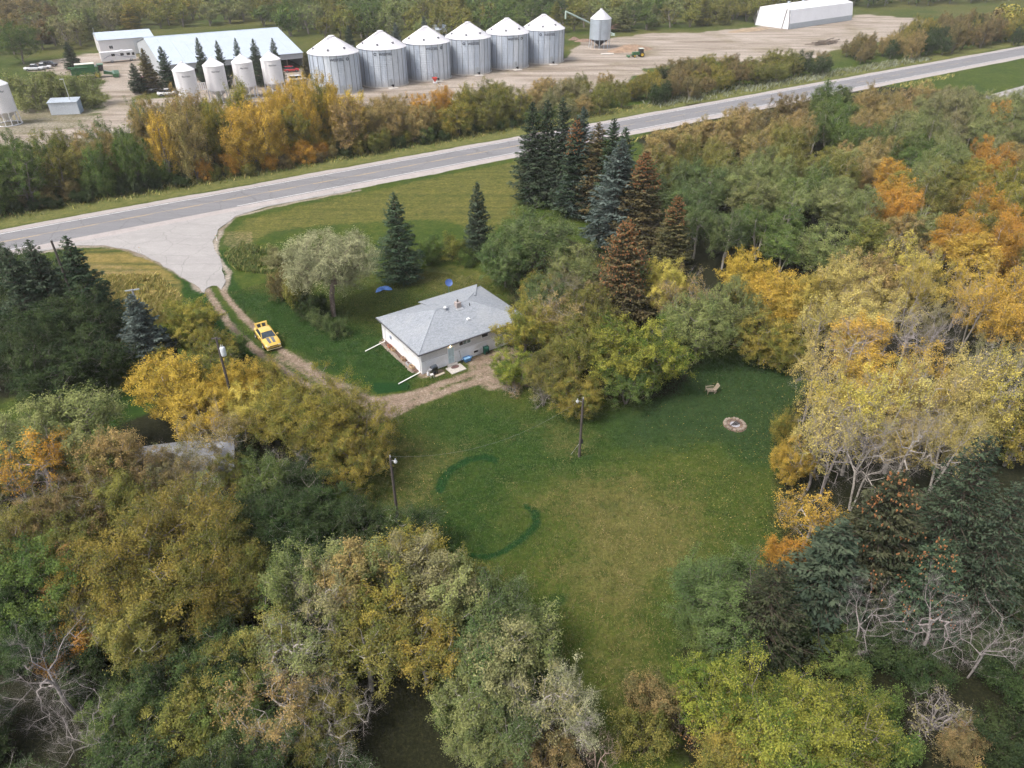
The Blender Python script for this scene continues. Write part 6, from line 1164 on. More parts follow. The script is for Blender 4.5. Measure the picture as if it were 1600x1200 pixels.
# ------------------------------------------------------------------ trees one can point at: (prototype, top px, top py, height, width, colours, label, bark)
HAND = [
 # around the house lawn
 ('spruce2', 615, 305, 13.0, 7.6, 'spruce', 'dark spruce standing just behind the pale willow', 'brown'),
 ('spruce3', 745, 287, 12.0, 5.2, 'spruce', 'lone dark spruce at the field edge, between willow and spruce row', 'brown'),
 ('shrub1', 428, 388, 3.2, 4.4, 'grey', 'grey brown bush at the corner of the lawn beside the driveway', 'brown'),
 ('shrub3', 438, 420, 4.6, 5.0, 'umber', 'orange brown bush between the driveway and the willow', 'brown'),
 ('shrub2', 462, 432, 4.4, 4.6, 'olive', 'olive bush leaning against the left side of the willow crown', 'brown'),
 ('shrub1', 480, 455, 4.2, 4.6, 'deep', 'dark bush in the shade under the willow', 'brown'),
 ('shrub2', 499, 482, 2.8, 3.4, 'bluegreen', 'grey green bush at the foot of the willow trunk', 'brown'),
 ('shrub1', 523, 498, 2.6, 3.2, 'bluegreen', 'round green bush on the lawn in front of the willow trunk', 'brown'),
 ('shrub3', 672, 372, 4.2, 5.2, 'green', 'green shrub beside the dark spruce, start of the shrub row at the field', 'brown'),
 ('shrub1', 705, 370, 3.8, 5.0, 'olive', 'yellow green shrub in the row between the two lone spruces', 'brown'),
 ('shrub2', 728, 385, 3.0, 4.0, 'green', 'small green shrub under the lone spruce', 'brown'),
 ('maple1', 832, 322, 11.5, 12.5, 'bluegreen', 'big dense green tree behind the house', 'grey'),
 ('maple4', 790, 362, 8.5, 8.0, 'bluegreen', 'green tree leaning toward the house from the big green tree', 'grey'),
 ('maple4', 905, 378, 8.5, 8.5, 'sage', 'grey green tree between the big green tree and the brown spruce', 'grey'),
 ('thin2', 885, 412, 8.0, 6.0, 'grey', 'half bare lilac grey tree below the spruce row', 'dead'),
 ('maple4', 850, 425, 7.5, 7.0, 'bluegreen', 'low blue green tree at the back right corner of the house', 'grey'),
 # spruce row
 ('spruce1', 832, 164, 17.5, 8.4, 'spruce', 'tall dark spruce at the highway end of the spruce row', 'brown'),
 ('spruce1', 856, 160, 18.0, 8.7, 'spruce', 'tall dark spruce, second in the spruce row', 'brown'),
 ('spruce1', 880, 158, 18.5, 8.4, 'spruce', 'tall dark spruce, third in the spruce row', 'brown'),
 ('sprucec1', 902, 188, 16.5, 8.4, 'spruce', 'spruce with a rusty cone covered top in the middle of the row', 'brown'),
 ('spruce1', 912, 172, 18.0, 8.4, 'blue', 'grey blue spruce behind the rusty topped one', 'brown'),
 ('spruce1', 936, 196, 16.0, 9.0, 'brownspruce', 'olive brown spruce right of the rusty topped one', 'brown'),
 ('spruce1', 960, 190, 17.0, 8.4, 'spruce', 'dark spruce at the back of the row near the wood', 'brown'),
 ('spruce1', 978, 204, 16.0, 9.0, 'spruce', 'dark slender spruce peeping over the blue spruce', 'brown'),
 ('spruce2', 972, 222, 16.5, 11.7, 'blue', 'broad silver blue spruce in front of the row', 'brown'),
 ('sprucec1', 1010, 240, 15.5, 9.8, 'brownspruce', 'rusty brown spruce at the right end of the row', 'brown'),
 ('sprucec1', 1060, 308, 11.5, 7.0, 'brownspruce', 'small grey brown spruce with drooping branch ends', 'brown'),
 ('sprucec2', 980, 347, 14.0, 10.0, 'brownspruce', 'big olive spruce loaded with brown cones, right of the house', 'brown'),
 # maples right of the house
 ('maple2', 822, 468, 8.5, 7.6, 'yolive', 'yellow green maple covering the right end of the house', 'grey'),
 ('thin2', 872, 448, 9.0, 8.5, 'tan', 'thinning tan maple with bare twigs behind the house end', 'dead'),
 ('maple3', 925, 445, 9.0, 8.5, 'olive', 'olive maple in front of the cone laden spruce', 'grey'),
 ('maple1', 905, 500, 8.5, 8.5, 'olive', 'green brown maple in the middle of the clump right of the house', 'grey'),
 ('maple2', 975, 500, 9.0, 9.5, 'lime', 'round yellow green maple at the front of the clump', 'grey'),
 ('maple4', 1030, 500, 9.0, 8.5, 'lime', 'green maple at the right side of the clump by the shaded lawn', 'grey'),
 ('maple4', 800, 545, 4.8, 5.2, 'lime', 'low leafy maple branch mass over the bare earth at the house end', 'grey'),
 ('maple3', 860, 545, 6.5, 7.0, 'olive', 'low dark maple hanging over the dirt track', 'grey'),
 ('maple4', 905, 590, 5.0, 6.0, 'yolive', 'yellow green bushy maple beside the thin light pole', 'grey'),
 ('maple3', 985, 560, 6.0, 7.0, 'green', 'low green maple with foliage down to the lawn', 'grey'),
 ('brush1', 850, 592, 3.6, 3.8, 'grey', 'bare grey brush at the foot of the maples by the track', 'dead'),
 ('brush1', 800, 600, 1.4, 3.0, 'tan', 'low heap of dry twigs beside the track', 'dead'),
 ('thin2', 1075, 415, 9.5, 8.5, 'tan', 'half bare greyish yellow tree right of the cone laden spruce', 'dead'),
 ('maple2', 1045, 400, 9.5, 6.5, 'yellow', 'yellow topped tree just right of the cone laden spruce', 'grey'),
 ('maple1', 1105, 455, 9.5, 9.5, 'sage', 'grey green drooping maple above the shaded lawn', 'grey'),
 ('maple3', 1160, 430, 9.5, 8.0, 'sage', 'pale green maple behind the shaded lawn', 'grey'),
 ('maple2', 1178, 390, 9.5, 8.0, 'gold', 'golden maple at the back edge of the maples', 'grey'),
 ('maple1', 1228, 420, 9.5, 8.5, 'gold', 'bright golden maple overhanging the far right lawn corner', 'grey'),
 ('maple2', 1262, 425, 9.5, 7.0, 'yellow', 'yellow maple, rightmost beside the far lawn corner', 'grey'),
 ('maple4', 1205, 490, 7.0, 7.0, 'yolive', 'olive gold maple with foliage hanging over the lawn corner', 'grey'),
 ('maple4', 1235, 510, 6.0, 5.5, 'yolive', 'small olive maple in the far corner of the lawn', 'grey'),
 # golden and bare poplars right of the lawn
 ('thin2', 1300, 500, 12.5, 6.6, 'paleyellow', 'half bare poplar with pale limbs at the corner of the right wood', 'dead'),
 ('bare2', 1352, 478, 12.0, 6.0, 'grey', 'leafless grey poplar behind the golden poplars', 'dead'),
 ('maple1', 1390, 395, 9.5, 9.0, 'tan', 'broad tan gold tree behind the grey bare poplars', 'grey'),
 ('maple2', 1335, 405, 9.5, 8.0, 'paleyellow', 'pale yellow tree next to the grey green willow bush', 'grey'),
 ('maple2', 1440, 400, 9.5, 8.0, 'yellow', 'yellow tree in front of the orange aspens', 'grey'),
 ('maple4', 1300, 350, 8.0, 10.0, 'sage', 'round grey green willow bush tree in the right wood', 'grey'),
 ('bare2', 1440, 468, 12.0, 6.5, 'grey', 'tall leafless grey poplar in the middle of the right wood', 'dead'),
 ('bare1', 1478, 462, 11.0, 7.5, 'grey', 'leafless spreading grey tree right of the tall bare poplar', 'dead'),
 ('thin1', 1378, 560, 13.5, 6.6, 'yellow', 'tall yellow poplar with pale limbs facing the lawn', 'pale'),
 ('thin2', 1432, 540, 13.0, 6.6, 'paleyellow', 'pale yellow poplar in the centre of the right wood edge', 'pale'),
 ('thin1', 1490, 545, 13.0, 6.6, 'paleyellow', 'yellow green poplar with forked pale trunk', 'pale'),
 ('thin2', 1545, 520, 13.0, 6.6, 'paleyellow', 'thin yellow poplar near the picture edge', 'pale'),
 ('thin1', 1590, 540, 13.0, 6.6, 'yellow', 'yellow poplar cut by the right picture edge', 'pale'),
 ('thin2', 1310, 610, 11.5, 6.6, 'paleyellow', 'poplar of tangled grey branches at the lawn edge', 'dead'),
 ('bare1', 1330, 630, 11.0, 8.0, 'grey', 'bare grey poplar with dense twigs at the lawn edge', 'dead'),
 ('bare1', 1385, 640, 11.5, 8.5, 'grey', 'bare forked poplar showing its pale trunk', 'pale'),
 ('bare3', 1450, 610, 12.0, 8.0, 'grey', 'leaning bare poplar with one long pale limb', 'pale'),
 ('maple4', 1530, 590, 10.0, 7.0, 'paleyellow', 'yellow tree above the big dark spruce', 'grey'),
 ('maple4', 1250, 680, 6.0, 4.0, 'gold', 'small golden tree sticking out over the lawn edge', 'grey'),
 ('thin3', 1285, 770, 8.5, 5.5, 'gold', 'golden tree with pale stems above the green corner maple', 'pale'),
 ('maple4', 1240, 845, 5.5, 4.6, 'orange', 'orange gold low tree at the corner of the lawn', 'grey'),
 ('shrub3', 1232, 640, 4.0, 3.2, 'yolive', 'olive yellow bush under the bare poplars', 'brown'),
 # spruces lower right
 ('sprucec3', 1410, 745, 13.0, 9.0, ((0.085, 0.092, 0.050), (0.045, 0.058, 0.034)), 'dark spruce with orange cones below the bare poplars', 'brown'),
 ('sprucebig', 1545, 690, 15.0, 9.5, 'spruce', 'big dark spruce at the right picture edge', 'brown'),
 ('sprucebig', 1600, 760, 13.0, 8.5, 'spruce', 'dark green spruce cut by the right picture edge', 'brown'),
 ('spruce2', 1320, 820, 10.0, 7.9, 'spruce', 'dark spruce between the golden tree and the coned spruce', 'brown'),
 ('sprucebig', 1218, 885, 10.0, 8.0, ((0.075, 0.085, 0.045), (0.04, 0.05, 0.03)), 'grey green spruce in front of the green corner maple', 'brown'),
 ('sprucec3', 1480, 850, 9.5, 7.0, 'spruce', 'lower dark spruce with scattered cones above the dead trees', 'brown'),
 ('hero2', 1150, 872, 8.5, 9.0, 'bluegreen', 'bright green maple at the right side of the lawn', 'grey'),
 ('hero2', 1128, 960, 5.0, 6.0, 'green', 'low green maple edging the lawn below the grey green spruce', 'grey'),
 ('maple3', 1120, 1048, 5.5, 6.0, 'lime', 'pale yellow green tree at the lower lawn edge', 'grey'),
 ('hero2', 1225, 1070, 8.0, 9.5, 'lime', 'yellow green maple filling the lower right', 'grey'),
 ('hero2', 1320, 1090, 7.0, 8.5, 'lime', 'yellow green maple beside the dead trees', 'grey'),
 ('hero2', 1200, 1165, 6.0, 8.0, 'yolive', 'yellow maple cut by the bottom edge right of the lawn', 'grey'),
 ('shrub3', 1030, 1060, 4.0, 4.0, 'umber', 'rusty brown bush at the bottom of the lawn', 'brown'),
 ('shrub1', 1010, 1130, 3.5, 4.0, 'olive', 'olive bush at the very bottom of the lawn', 'brown'),
 ('brush1', 1075, 1110, 3.2, 4.0, 'rust', 'dark twiggy brush under the pale yellow green tree', 'brown'),
 ('bare1', 1385, 905, 8.5, 5.6, 'grey', 'dead tree with a fan of pale bare limbs', 'dead'),
 ('bare3', 1505, 890, 9.5, 7.0, 'grey', 'dead leaning tree with pale limbs, largest at lower right', 'dead'),
 ('bare1', 1580, 945, 8.0, 5.6, 'grey', 'dead twiggy tree at the right picture edge', 'dead'),
 ('brush1', 1480, 1090, 3.6, 5.0, 'grey', 'fallen dead branches below the leaning dead tree', 'dead'),
 # left: dark corner beyond the driveway
 ('spruce2', 8, 392, 13.0, 7.3, 'spruce', 'dark spruce at the left picture edge above the yard', 'brown'),
 ('spruce2', 45, 380, 13.5, 7.3, 'spruce', 'dark spruce, middle of the three in the left corner', 'brown'),
 ('spruce2', 103, 374, 13.5, 8.5, 'spruce', 'dark spruce, innermost of the three in the left corner', 'brown'),
 ('spruce3', 205, 463, 9.0, 6.5, 'blue', 'blue spruce in front of the hay grass', 'brown'),
 ('maple1', 110, 448, 9.5, 8.5, 'deep', 'dark green tree in front of the corner spruces', 'grey'),
 ('maple2', 55, 470, 9.0, 8.0, 'deep', 'dark green tree below the middle corner spruce', 'grey'),
 ('maple3', 15, 500, 9.5, 8.5, 'deep', 'dark green tree at the left picture edge', 'grey'),
 ('maple4', 130, 510, 8.0, 7.5, 'deep', 'dark green tree beside the blue spruce', 'grey'),
 ('maple4', 60, 545, 7.5, 8.0, 'deep', 'low dark green tree above the left grass strip', 'grey'),
 ('shrub1', 200, 545, 3.0, 4.5, 'green', 'green bush at the end of the left grass strip', 'brown'),
 ('shrub3', 225, 525, 3.0, 4.0, 'lime', 'yellow green bush beside the blue spruce', 'brown'),
 # golden maples by the driveway
 ('maple2', 292, 468, 6.5, 7.5, 'yolive', 'olive gold maple nearest the driveway bend', 'grey'),
 ('maple3', 326, 508, 6.0, 6.0, 'yolive', 'olive gold maple beside the driveway ruts', 'grey'),
 ('maple4', 318, 540, 7.0, 6.5, 'olive', 'olive maple around the transformer pole', 'grey'),
 ('maple1', 258, 555, 8.0, 9.0, 'gold', 'bright golden maple, largest beside the left grass strip', 'grey'),
 ('maple2', 362, 560, 6.8, 5.6, 'gold', 'golden maple between the transformer pole and the car', 'grey'),
 ('maple2', 300, 600, 7.0, 7.5, 'gold', 'golden maple below the transformer pole', 'grey'),
 ('maple4', 385, 600, 6.5, 6.5, 'yellow', 'yellow maple left of the big olive gold one', 'grey'),
 ('hero1', 470, 580, 9.5, 11.5, 'yolive', 'big olive gold maple beside the bare dirt turn', 'grey'),
 ('hero2', 548, 615, 8.5, 8.5, 'yolive', 'olive gold maple at the edge of the lower lawn', 'grey'),
 ('maple3', 545, 680, 6.5, 7.0, 'yolive', 'low olive gold maple hanging over the lower lawn', 'grey'),
 ('bare1', 440, 700, 6.0, 5.5, 'grey', 'small leafless grey tree in front of the olive gold maples', 'dead'),
 ('hero2', 455, 745, 7.0, 8.5, 'deep', 'dark green tree below the olive gold maples', 'grey'),
 ('maple1', 400, 770, 6.5, 7.5, 'deep', 'dark green tree beside the old shed', 'grey'),
 ('maple4', 500, 770, 5.5, 6.0, 'deep', 'low dark green tree near the dark light pole', 'grey'),
 ('thin2', 325, 632, 8.5, 7.0, 'tan', 'thin tan tree with pale twigs behind the old shed', 'pale'),
 ('thin1', 305, 742, 7.5, 5.5, 'sage', 'slim grey green aspen with white stem in front of the old shed', 'pale'),
 ('thin3', 235, 700, 7.0, 5.5, 'umber', 'rusty tree at the left end of the old shed', 'grey'),
 ('thin2', 265, 690, 6.5, 6.0, 'grey', 'thin greyish tree leaning over the middle of the old shed roof', 'dead'),
 ('maple3', 348, 712, 5.0, 4.6, 'olive', 'low olive tree covering the right end of the old shed', 'grey'),
 ('maple3', 222, 712, 6.0, 6.0, 'umber', 'rusty olive tree at the left wall of the old shed', 'grey'),
 ('shrub3', 200, 742, 4.0, 5.0, 'olive', 'olive bush left of the old shed beside the grass strip', 'brown'),
 ('shrub1', 262, 742, 3.5, 4.5, 'green', 'green bush in front of the old shed', 'brown'),
 ('poplar5', 95, 605, 9.5, 8.0, 'sage', 'pale grey green poplar in front of the left grass strip', 'grey'),
 ('poplar2', 30, 630, 9.5, 7.0, 'sage', 'pale grey green poplar at the left picture edge', 'grey'),
 ('poplar2', 112, 655, 8.0, 5.5, 'sage', 'grey green poplar beside the tan gold aspen', 'grey'),
 ('thin3', 42, 672, 9.5, 6.5, 'orange', 'orange aspen with bare lower branches near the left edge', 'dead'),
 ('poplar5', 155, 665, 9.5, 5.2, 'tan', 'tan gold aspen in the left wood', 'grey'),
 ('poplar2', 180, 735, 7.5, 5.0, 'olive', 'olive aspen right below the tan gold aspen', 'grey'),
 ('maple3', 85, 770, 7.5, 7.5, 'umber', 'brownish tree below the orange aspen', 'grey'),
 ('bare1', 25, 740, 7.5, 6.5, 'grey', 'leafless tree at the left picture edge', 'dead'),
 ('hero1', 245, 785, 11.0, 14.0, ((0.27, 0.225, 0.052), (0.125, 0.135, 0.036)), 'very broad olive gold maple filling the lower left', 'grey'),
 ('hero2', 150, 850, 8.0, 8.0, 'yolive', 'olive gold maple merging with the broad one at its left', 'grey'),
 ('hero2', 340, 830, 8.0, 7.5, 'olive', 'olive maple at the right side of the broad olive gold one', 'grey'),
 ('maple2', 40, 860, 8.5, 8.0, 'green', 'green tree at the left picture edge in the lower wood', 'grey'),
 ('maple3', 15, 800, 8.0, 7.5, 'olive', 'olive tree at the left picture edge above the green one', 'grey'),
 ('bare3', 120, 890, 7.5, 6.0, 'grey', 'leaning dead tree with a comb of grey twigs', 'dead'),
 ('thin3', 95, 850, 7.0, 5.0, 'rust', 'reddish thin tree above the leaning dead tree', 'grey'),
 ('shrub3', 95, 980, 4.0, 4.5, 'orange', 'orange bush under the leaning dead tree', 'brown'),
 ('bare3', 45, 990, 9.0, 7.5, 'grey', 'tall dead tree of grey twigs in the lower left corner', 'dead'),
 ('bare1', 110, 1090, 7.0, 6.0, 'grey', 'dead grey tree at the bottom edge on the left', 'dead'),
 # lower middle poplar wood
 ('poplar1', 452, 845, 10.0, 4.6, 'sage', 'slender poplar, leftmost of the row facing the lower lawn', 'pale'),
 ('thin1', 500, 870, 10.0, 6.0, 'grey', 'thin pale poplar with forked white trunk', 'pale'),
 ('poplar3', 535, 848, 10.0, 5.0, 'tan', 'pinkish tan poplar in the row facing the lower lawn', 'pale'),
 ('poplar1', 560, 842, 10.0, 4.6, 'sage', 'grey green poplar in the row facing the lower lawn', 'pale'),
 ('thin3', 618, 832, 9.5, 4.5, 'grey', 'almost bare slim poplar by the dark light pole', 'pale'),
 ('poplar4', 600, 868, 9.0, 6.5, 'yolive', 'olive yellow poplar behind the bare slim one', 'grey'),
 ('poplar5', 680, 850, 9.5, 6.5, 'grey', 'pale olive poplar in front of the dark grass ring', 'pale'),
 ('poplar2', 720, 880, 9.0, 6.0, 'sage', 'grey green poplar at the right end of the row', 'pale'),
 ('poplar4', 762, 905, 8.5, 6.0, 'bluegreen', 'green poplar at the corner of the row', 'pale'),
 ('thin1', 450, 965, 8.5, 6.5, 'sage', 'thin poplar with white fork below the row', 'pale'),
 ('poplar4', 560, 965, 8.0, 6.5, 'olive', 'olive poplar in the thick of the lower wood', 'pale'),
 ('thin2', 420, 1060, 7.5, 7.0, 'tan', 'tan half bare tree near the bottom edge', 'pale'),
 ('poplar4', 655, 960, 7.5, 6.0, 'yolive', 'olive gold tree behind the dark gap', 'pale'),
 ('poplar5', 790, 985, 8.5, 5.5, 'grey', 'pale poplar with white branch stub at the lawn edge', 'pale'),
 ('thin1', 855, 1050, 8.0, 5.5, 'grey', 'tan poplar with forked white trunk near the bottom edge', 'pale'),
 ('thin1', 895, 1055, 8.0, 5.0, 'willow', 'pale cream poplar, rightmost at the bottom of the lawn', 'pale'),
 ('poplar4', 745, 985, 7.5, 5.5, 'bluegreen', 'green poplar below the corner of the row', 'pale'),
 ('poplar4', 790, 1110, 6.0, 5.0, 'bluegreen', 'blue green leafy poplar with bent white stem', 'pale'),
 ('poplar4', 745, 1120, 5.5, 4.5, 'sage', 'low grey green poplar by the dark gap at the bottom', 'pale'),
 ('maple4', 850, 1165, 4.5, 5.0, 'umber', 'orange brown bushy tree at the bottom edge', 'grey'),
 ('bare1', 938, 1150, 4.5, 3.2, 'grey', 'small pinkish bare tree at the bottom of the lawn', (0.45, 0.33, 0.27)),
 ('maple4', 330, 1030, 6.0, 6.5, 'olive', 'dusky olive tree below the broad olive gold maple', 'grey'),
 ('maple3', 280, 1090, 6.0, 6.5, 'olive', 'dusky olive tree near the bottom edge on the left', 'grey'),
 ('maple4', 175, 1095, 5.0, 5.0, 'green', 'fresh green tree beside the dead trees at the bottom', 'grey'),
 ('maple4', 400, 1140, 5.0, 5.5, 'bluegreen', 'blue green low tree at the bottom edge', 'grey'),
 ('shrub3', 350, 1170, 3.0, 3.0, 'gold', 'small yellow bush at the bottom edge', 'brown'),
 ('maple4', 500, 1100, 5.0, 5.5, 'olive', 'olive low tree beside the dark gap', 'grey'),
 ('bare1', 510, 1080, 6.5, 6.0, 'grey', 'twiggy bare tree with white trunk near the bottom', 'pale'),
 # farmyard
 ('spruce3', 103, 66, 9.0, 6.5, 'spruce', 'lone spruce beside the combine', 'brown'),
 ('spruce3', 206, 100, 8.0, 6.0, 'spruce', 'low broad spruce at the lane corner', 'brown'),
 ('spruce3', 222, 77, 11.5, 6.5, 'brownspruce', 'spruce next to the low one at the lane corner', 'brown'),
 ('spruce3', 250, 74, 11.8, 6.5, 'spruce', 'spruce left of the first hopper bin', 'brown'),
 ('spruce3', 307, 60, 13.0, 5.0, 'spruce', 'spruce behind the first two hopper bins', 'brown'),
 ('spruce3', 338, 65, 13.0, 5.0, 'spruce', 'spruce behind the second hopper bin', 'brown'),
 ('spruce3', 367, 61, 13.0, 4.6, 'blue', 'spruce between the second and third hopper bins', 'brown'),
 ('spruce3', 395, 62, 13.0, 6.0, 'spruce', 'broad spruce behind the third hopper bin', 'brown'),
 ('spruce3', 425, 61, 13.0, 5.0, 'spruce', 'spruce behind the last hopper bin', 'brown'),
 ('spruce3', 476, 82, 7.5, 4.6, 'brownspruce', 'spruce between the barn and the first grain bin', 'brown'),
 ('spruce3', 543, 40, 9.0, 5.0, 'spruce', 'spruce behind the first two grain bins', 'brown'),
 ('spruce3', 617, 36, 9.0, 5.0, 'blue', 'spruce behind the second grain bin', 'brown'),
 ('spruce3', 662, 26, 10.0, 5.0, 'blue', 'pointed spruce behind the third grain bin', 'brown'),
 ('shrub1', 42, 112, 9.5, 13.0, 'sage', 'huge grey green willow bush next to the lone hopper bin', 'grey'),
 ('shrub2', 85, 108, 9.5, 12.0, 'sage', 'huge grey green willow bush right behind the pale blue shed', 'grey'),
 ('shrub1', 127, 114, 8.5, 11.0, 'sage', 'huge grey green willow bush nearest the gravel lane', 'grey'),
 ('maple1', 12, 30, 14.0, 15.0, 'green', 'tall green tree at the left picture edge by the trucks', 'grey'),
]
WILLOW = pbase('willow', 522, 494, 13.2, 13.0, 'willow', 'big pale grey green willow with bare forked trunk on the house lawn', bark=(0.25, 0.19, 0.16), rz=0.2)
for pr, tx, ty, H_, W_, pal_, lab, bk_ in HAND:
    ptop(pr, tx, ty, H_, W_, pal_, lab, cat='shrub' if pr[:5] in ('shrub', 'brush') else 'tree', bark=bk_)

# ------------------------------------------------------------------ woods: many trees alike, placed on the real ground
def anchors(lst): return np.array([(a, b) for a, b, c in lst], float), [c for a, b, c in lst]
ORD = 'first second third fourth fifth sixth seventh eighth ninth tenth eleventh twelfth thirteenth fourteenth fifteenth sixteenth seventeenth eighteenth nineteenth twentieth'.split()
def ordw(k): return ORD[k] if k < 20 else '%dth' % (k + 1) if (k + 1) % 10 not in (1, 2, 3) else '%d%s' % (k + 1, {1: 'st', 2: 'nd', 3: 'rd'}[(k + 1) % 10])
def fill(poly, spacing, hw_, protos, anc, group, label, place, seed, nmax, parts=True, sep=0.42, cat='tree', hjit=(0.8, 1.2), bark='pale', keep=None, name=None, ytop=-60, row=16):
    rg_ = np.random.default_rng(seed); P_ = np.array(poly); lo, hi = P_.min(0), P_.max(0); AP, AC = anchors(anc); rest = []
    area = (hi - lo).prod(); n = int(area / spacing ** 2 * 3.0); C = np.c_[rg_.uniform(lo[0], hi[0], n), rg_.uniform(lo[1], hi[1], n)]; C = C[inpoly(C[:, 0], C[:, 1], poly)]
    A_ = np.array(TREES) if TREES else np.zeros((0, 3)); grid = {}
    for x, y in C:
        gi, gj = int(x // spacing), int(y // spacing); lim = spacing * rg_.uniform(0.75, 1.1)
        if any((q[0] - x) ** 2 + (q[1] - y) ** 2 < lim * lim for i in (-2, -1, 0, 1, 2) for j in (-2, -1, 0, 1, 2) for q in grid.get((gi + i, gj + j), ())): continue
        H_ = hw_[0] * rg_.uniform(*hjit); px, py = proj(x, y, H_ * 0.8)
        if px < -70 or px > 1670 or py < ytop or py > 1270: continue
        if len(A_) and (np.hypot(A_[:, 0] - x, A_[:, 1] - y) < sep * (A_[:, 2] + hw_[1] / 2)).any(): continue
        if keep is not None and not keep(x, y): continue
        grid.setdefault((gi, gj), []).append((x, y)); rest.append((x, y, H_, px, py))
    rest.sort(key=lambda r: r[1])
    for k in range(min(len(rest), nmax)): pass
    n1 = min(len(rest), nmax); rank = {}
    for r0 in range(0, n1, row):
        blk = sorted(range(r0, min(r0 + row, n1)), key=lambda q: rest[q][3])
        for o_, q in enumerate(blk): rank[q] = (o_, r0 // row)
    for k, (x, y, H_, px, py) in enumerate(rest):
        d = np.hypot((AP[:, 0] - px), (AP[:, 1] - py) * 1.6) + rg_.normal(size=len(AP)) * 16; c = AC[int(np.argmin(d))]
        pr = protos[int(rg_.integers(len(protos)))]; W_ = hw_[1] * rg_.uniform(0.8, 1.25)
        if k < n1:
            o_, r_ = rank[k]; lab = '%s, %s from left in %s row of %s' % (label(c, pr), ordw(o_), ordw(r_), place)
            plant(pr, x, y, H_, W_, c, lab, cat, group, name=None if pr[:4] in ('spru', 'bare') else name, bark=bark if not pr.startswith('bare') else 'dead', parts=parts)
        else: LEFT.append((pr, x, y, H_, W_, c))
LEFT = []
CN = {'gold': 'golden', 'yellow': 'yellow', 'paleyellow': 'pale yellow', 'yolive': 'olive gold', 'olive': 'olive', 'green': 'green', 'lime': 'yellow green', 'deep': 'dark green', 'bluegreen': 'blue green', 'sage': 'grey green', 'grey': 'greyish', 'tan': 'tan', 'orange': 'orange', 'rust': 'rusty', 'umber': 'brown', 'willow': 'pale grey', 'spruce': 'dark', 'blue': 'blue', 'brownspruce': 'brown'}
POP = ['poplar1', 'poplar2', 'bushy1', 'poplar4', 'poplar5', 'bushy3', 'bushy1', 'poplar3']
AR = [(1010, 215, 'tan'), (1080, 180, 'tan'), (1150, 185, 'tan'), (1220, 175, 'umber'), (1270, 190, 'tan'), (1290, 150, 'green'), (1340, 165, 'tan'), (1400, 150, 'tan'), (1450, 170, 'sage'), (1500, 165, 'grey'), (1560, 175, 'sage'), (1600, 200, 'grey'), (1545, 215, 'orange'), (1590, 235, 'tan'),
      (1050, 240, 'olive'), (1110, 240, 'olive'), (1150, 270, 'sage'), (1210, 250, 'sage'), (1260, 230, 'olive'), (1330, 190, 'green'), (1370, 230, 'tan'), (1440, 230, 'green'), (1490, 240, 'sage'), (1520, 270, 'yolive'), (1580, 280, 'yolive'), (1060, 300, 'bluegreen'), (1080, 260, 'bluegreen'), (1190, 300, 'sage'), (1230, 290, 'sage'), (1280, 300, 'green'), (1340, 300, 'sage'),
      (1120, 340, 'bluegreen'), (1180, 340, 'green'), (1250, 340, 'green'), (1330, 340, 'olive'), (1395, 310, 'orange'), (1425, 335, 'tan'), (1460, 330, 'sage'), (1500, 340, 'orange'), (1530, 365, 'gold'), (1590, 345, 'orange'), (1555, 340, 'olive'), (1550, 380, 'yolive'), (1470, 290, 'olive'), (1480, 380, 'umber'), (1100, 390, 'yolive'), (1060, 390, 'olive'), (1400, 390, 'tan'), (1340, 380, 'umber'), (1150, 400, 'yolive')]
wood_r = GP([(1010, 400), (1005, 320), (1015, 262), (1100, 222), (1290, 185), (1480, 180), (1720, 195), (1800, 440), (1460, 450), (1250, 430), (1130, 430)])
fill(wood_r, 4.5, (8.8, 6.2), POP, AR, 'aspens of the wood right of the spruce row', lambda c, p: '%s aspen' % CN[c], 'the right wood', 31, 280, name='aspen_tree')
AR2 = [(1400, 560, 'gold'), (1480, 600, 'gold'), (1340, 620, 'yellow'), (1560, 600, 'yellow'), (1450, 420, 'yellow'), (1550, 430, 'gold'), (1600, 470, 'gold'), (1500, 470, 'grey'), (1570, 520, 'grey'), (1350, 440, 'paleyellow'), (1520, 620, 'paleyellow'), (1590, 640, 'yolive'), (1450, 660, 'paleyellow'), (1380, 700, 'yolive'), (1320, 720, 'olive'), (1600, 900, 'deep')]
wood_r2 = GP([(1250, 520), (1320, 470), (1480, 470), (1720, 460), (1800, 800), (1500, 780), (1300, 850), (1270, 760), (1265, 640)])
fill(wood_r2, 4.6, (10.0, 5.4), ['thin1', 'thin2', 'poplar5', 'thin3', 'bushy3', 'thin2'], AR2, 'half bare poplars of the right wood', lambda c, p: ('leafless grey poplar' if p.startswith('bare') else '%s poplar' % CN[c]), 'half bare poplars', 32, 60)
wood_r3 = GP([(1110, 1030), (1130, 930), (1250, 880), (1290, 850), (1700, 830), (1800, 1300), (1130, 1300)])
fill(wood_r3, 3.3, (3.0, 4.4), ['shrub1', 'shrub2', 'shrub3'], [(1300, 900, 'deep'), (1500, 950, 'deep'), (1550, 1100, 'deep'), (1500, 1180, 'umber'), (1590, 1190, 'yolive'), (1400, 1150, 'green')], 'undergrowth below the dead trees', lambda c, p: '%s bush' % CN[c], 'undergrowth by dead trees', 33, 70, cat='shrub', bark='brown', sep=0.1)
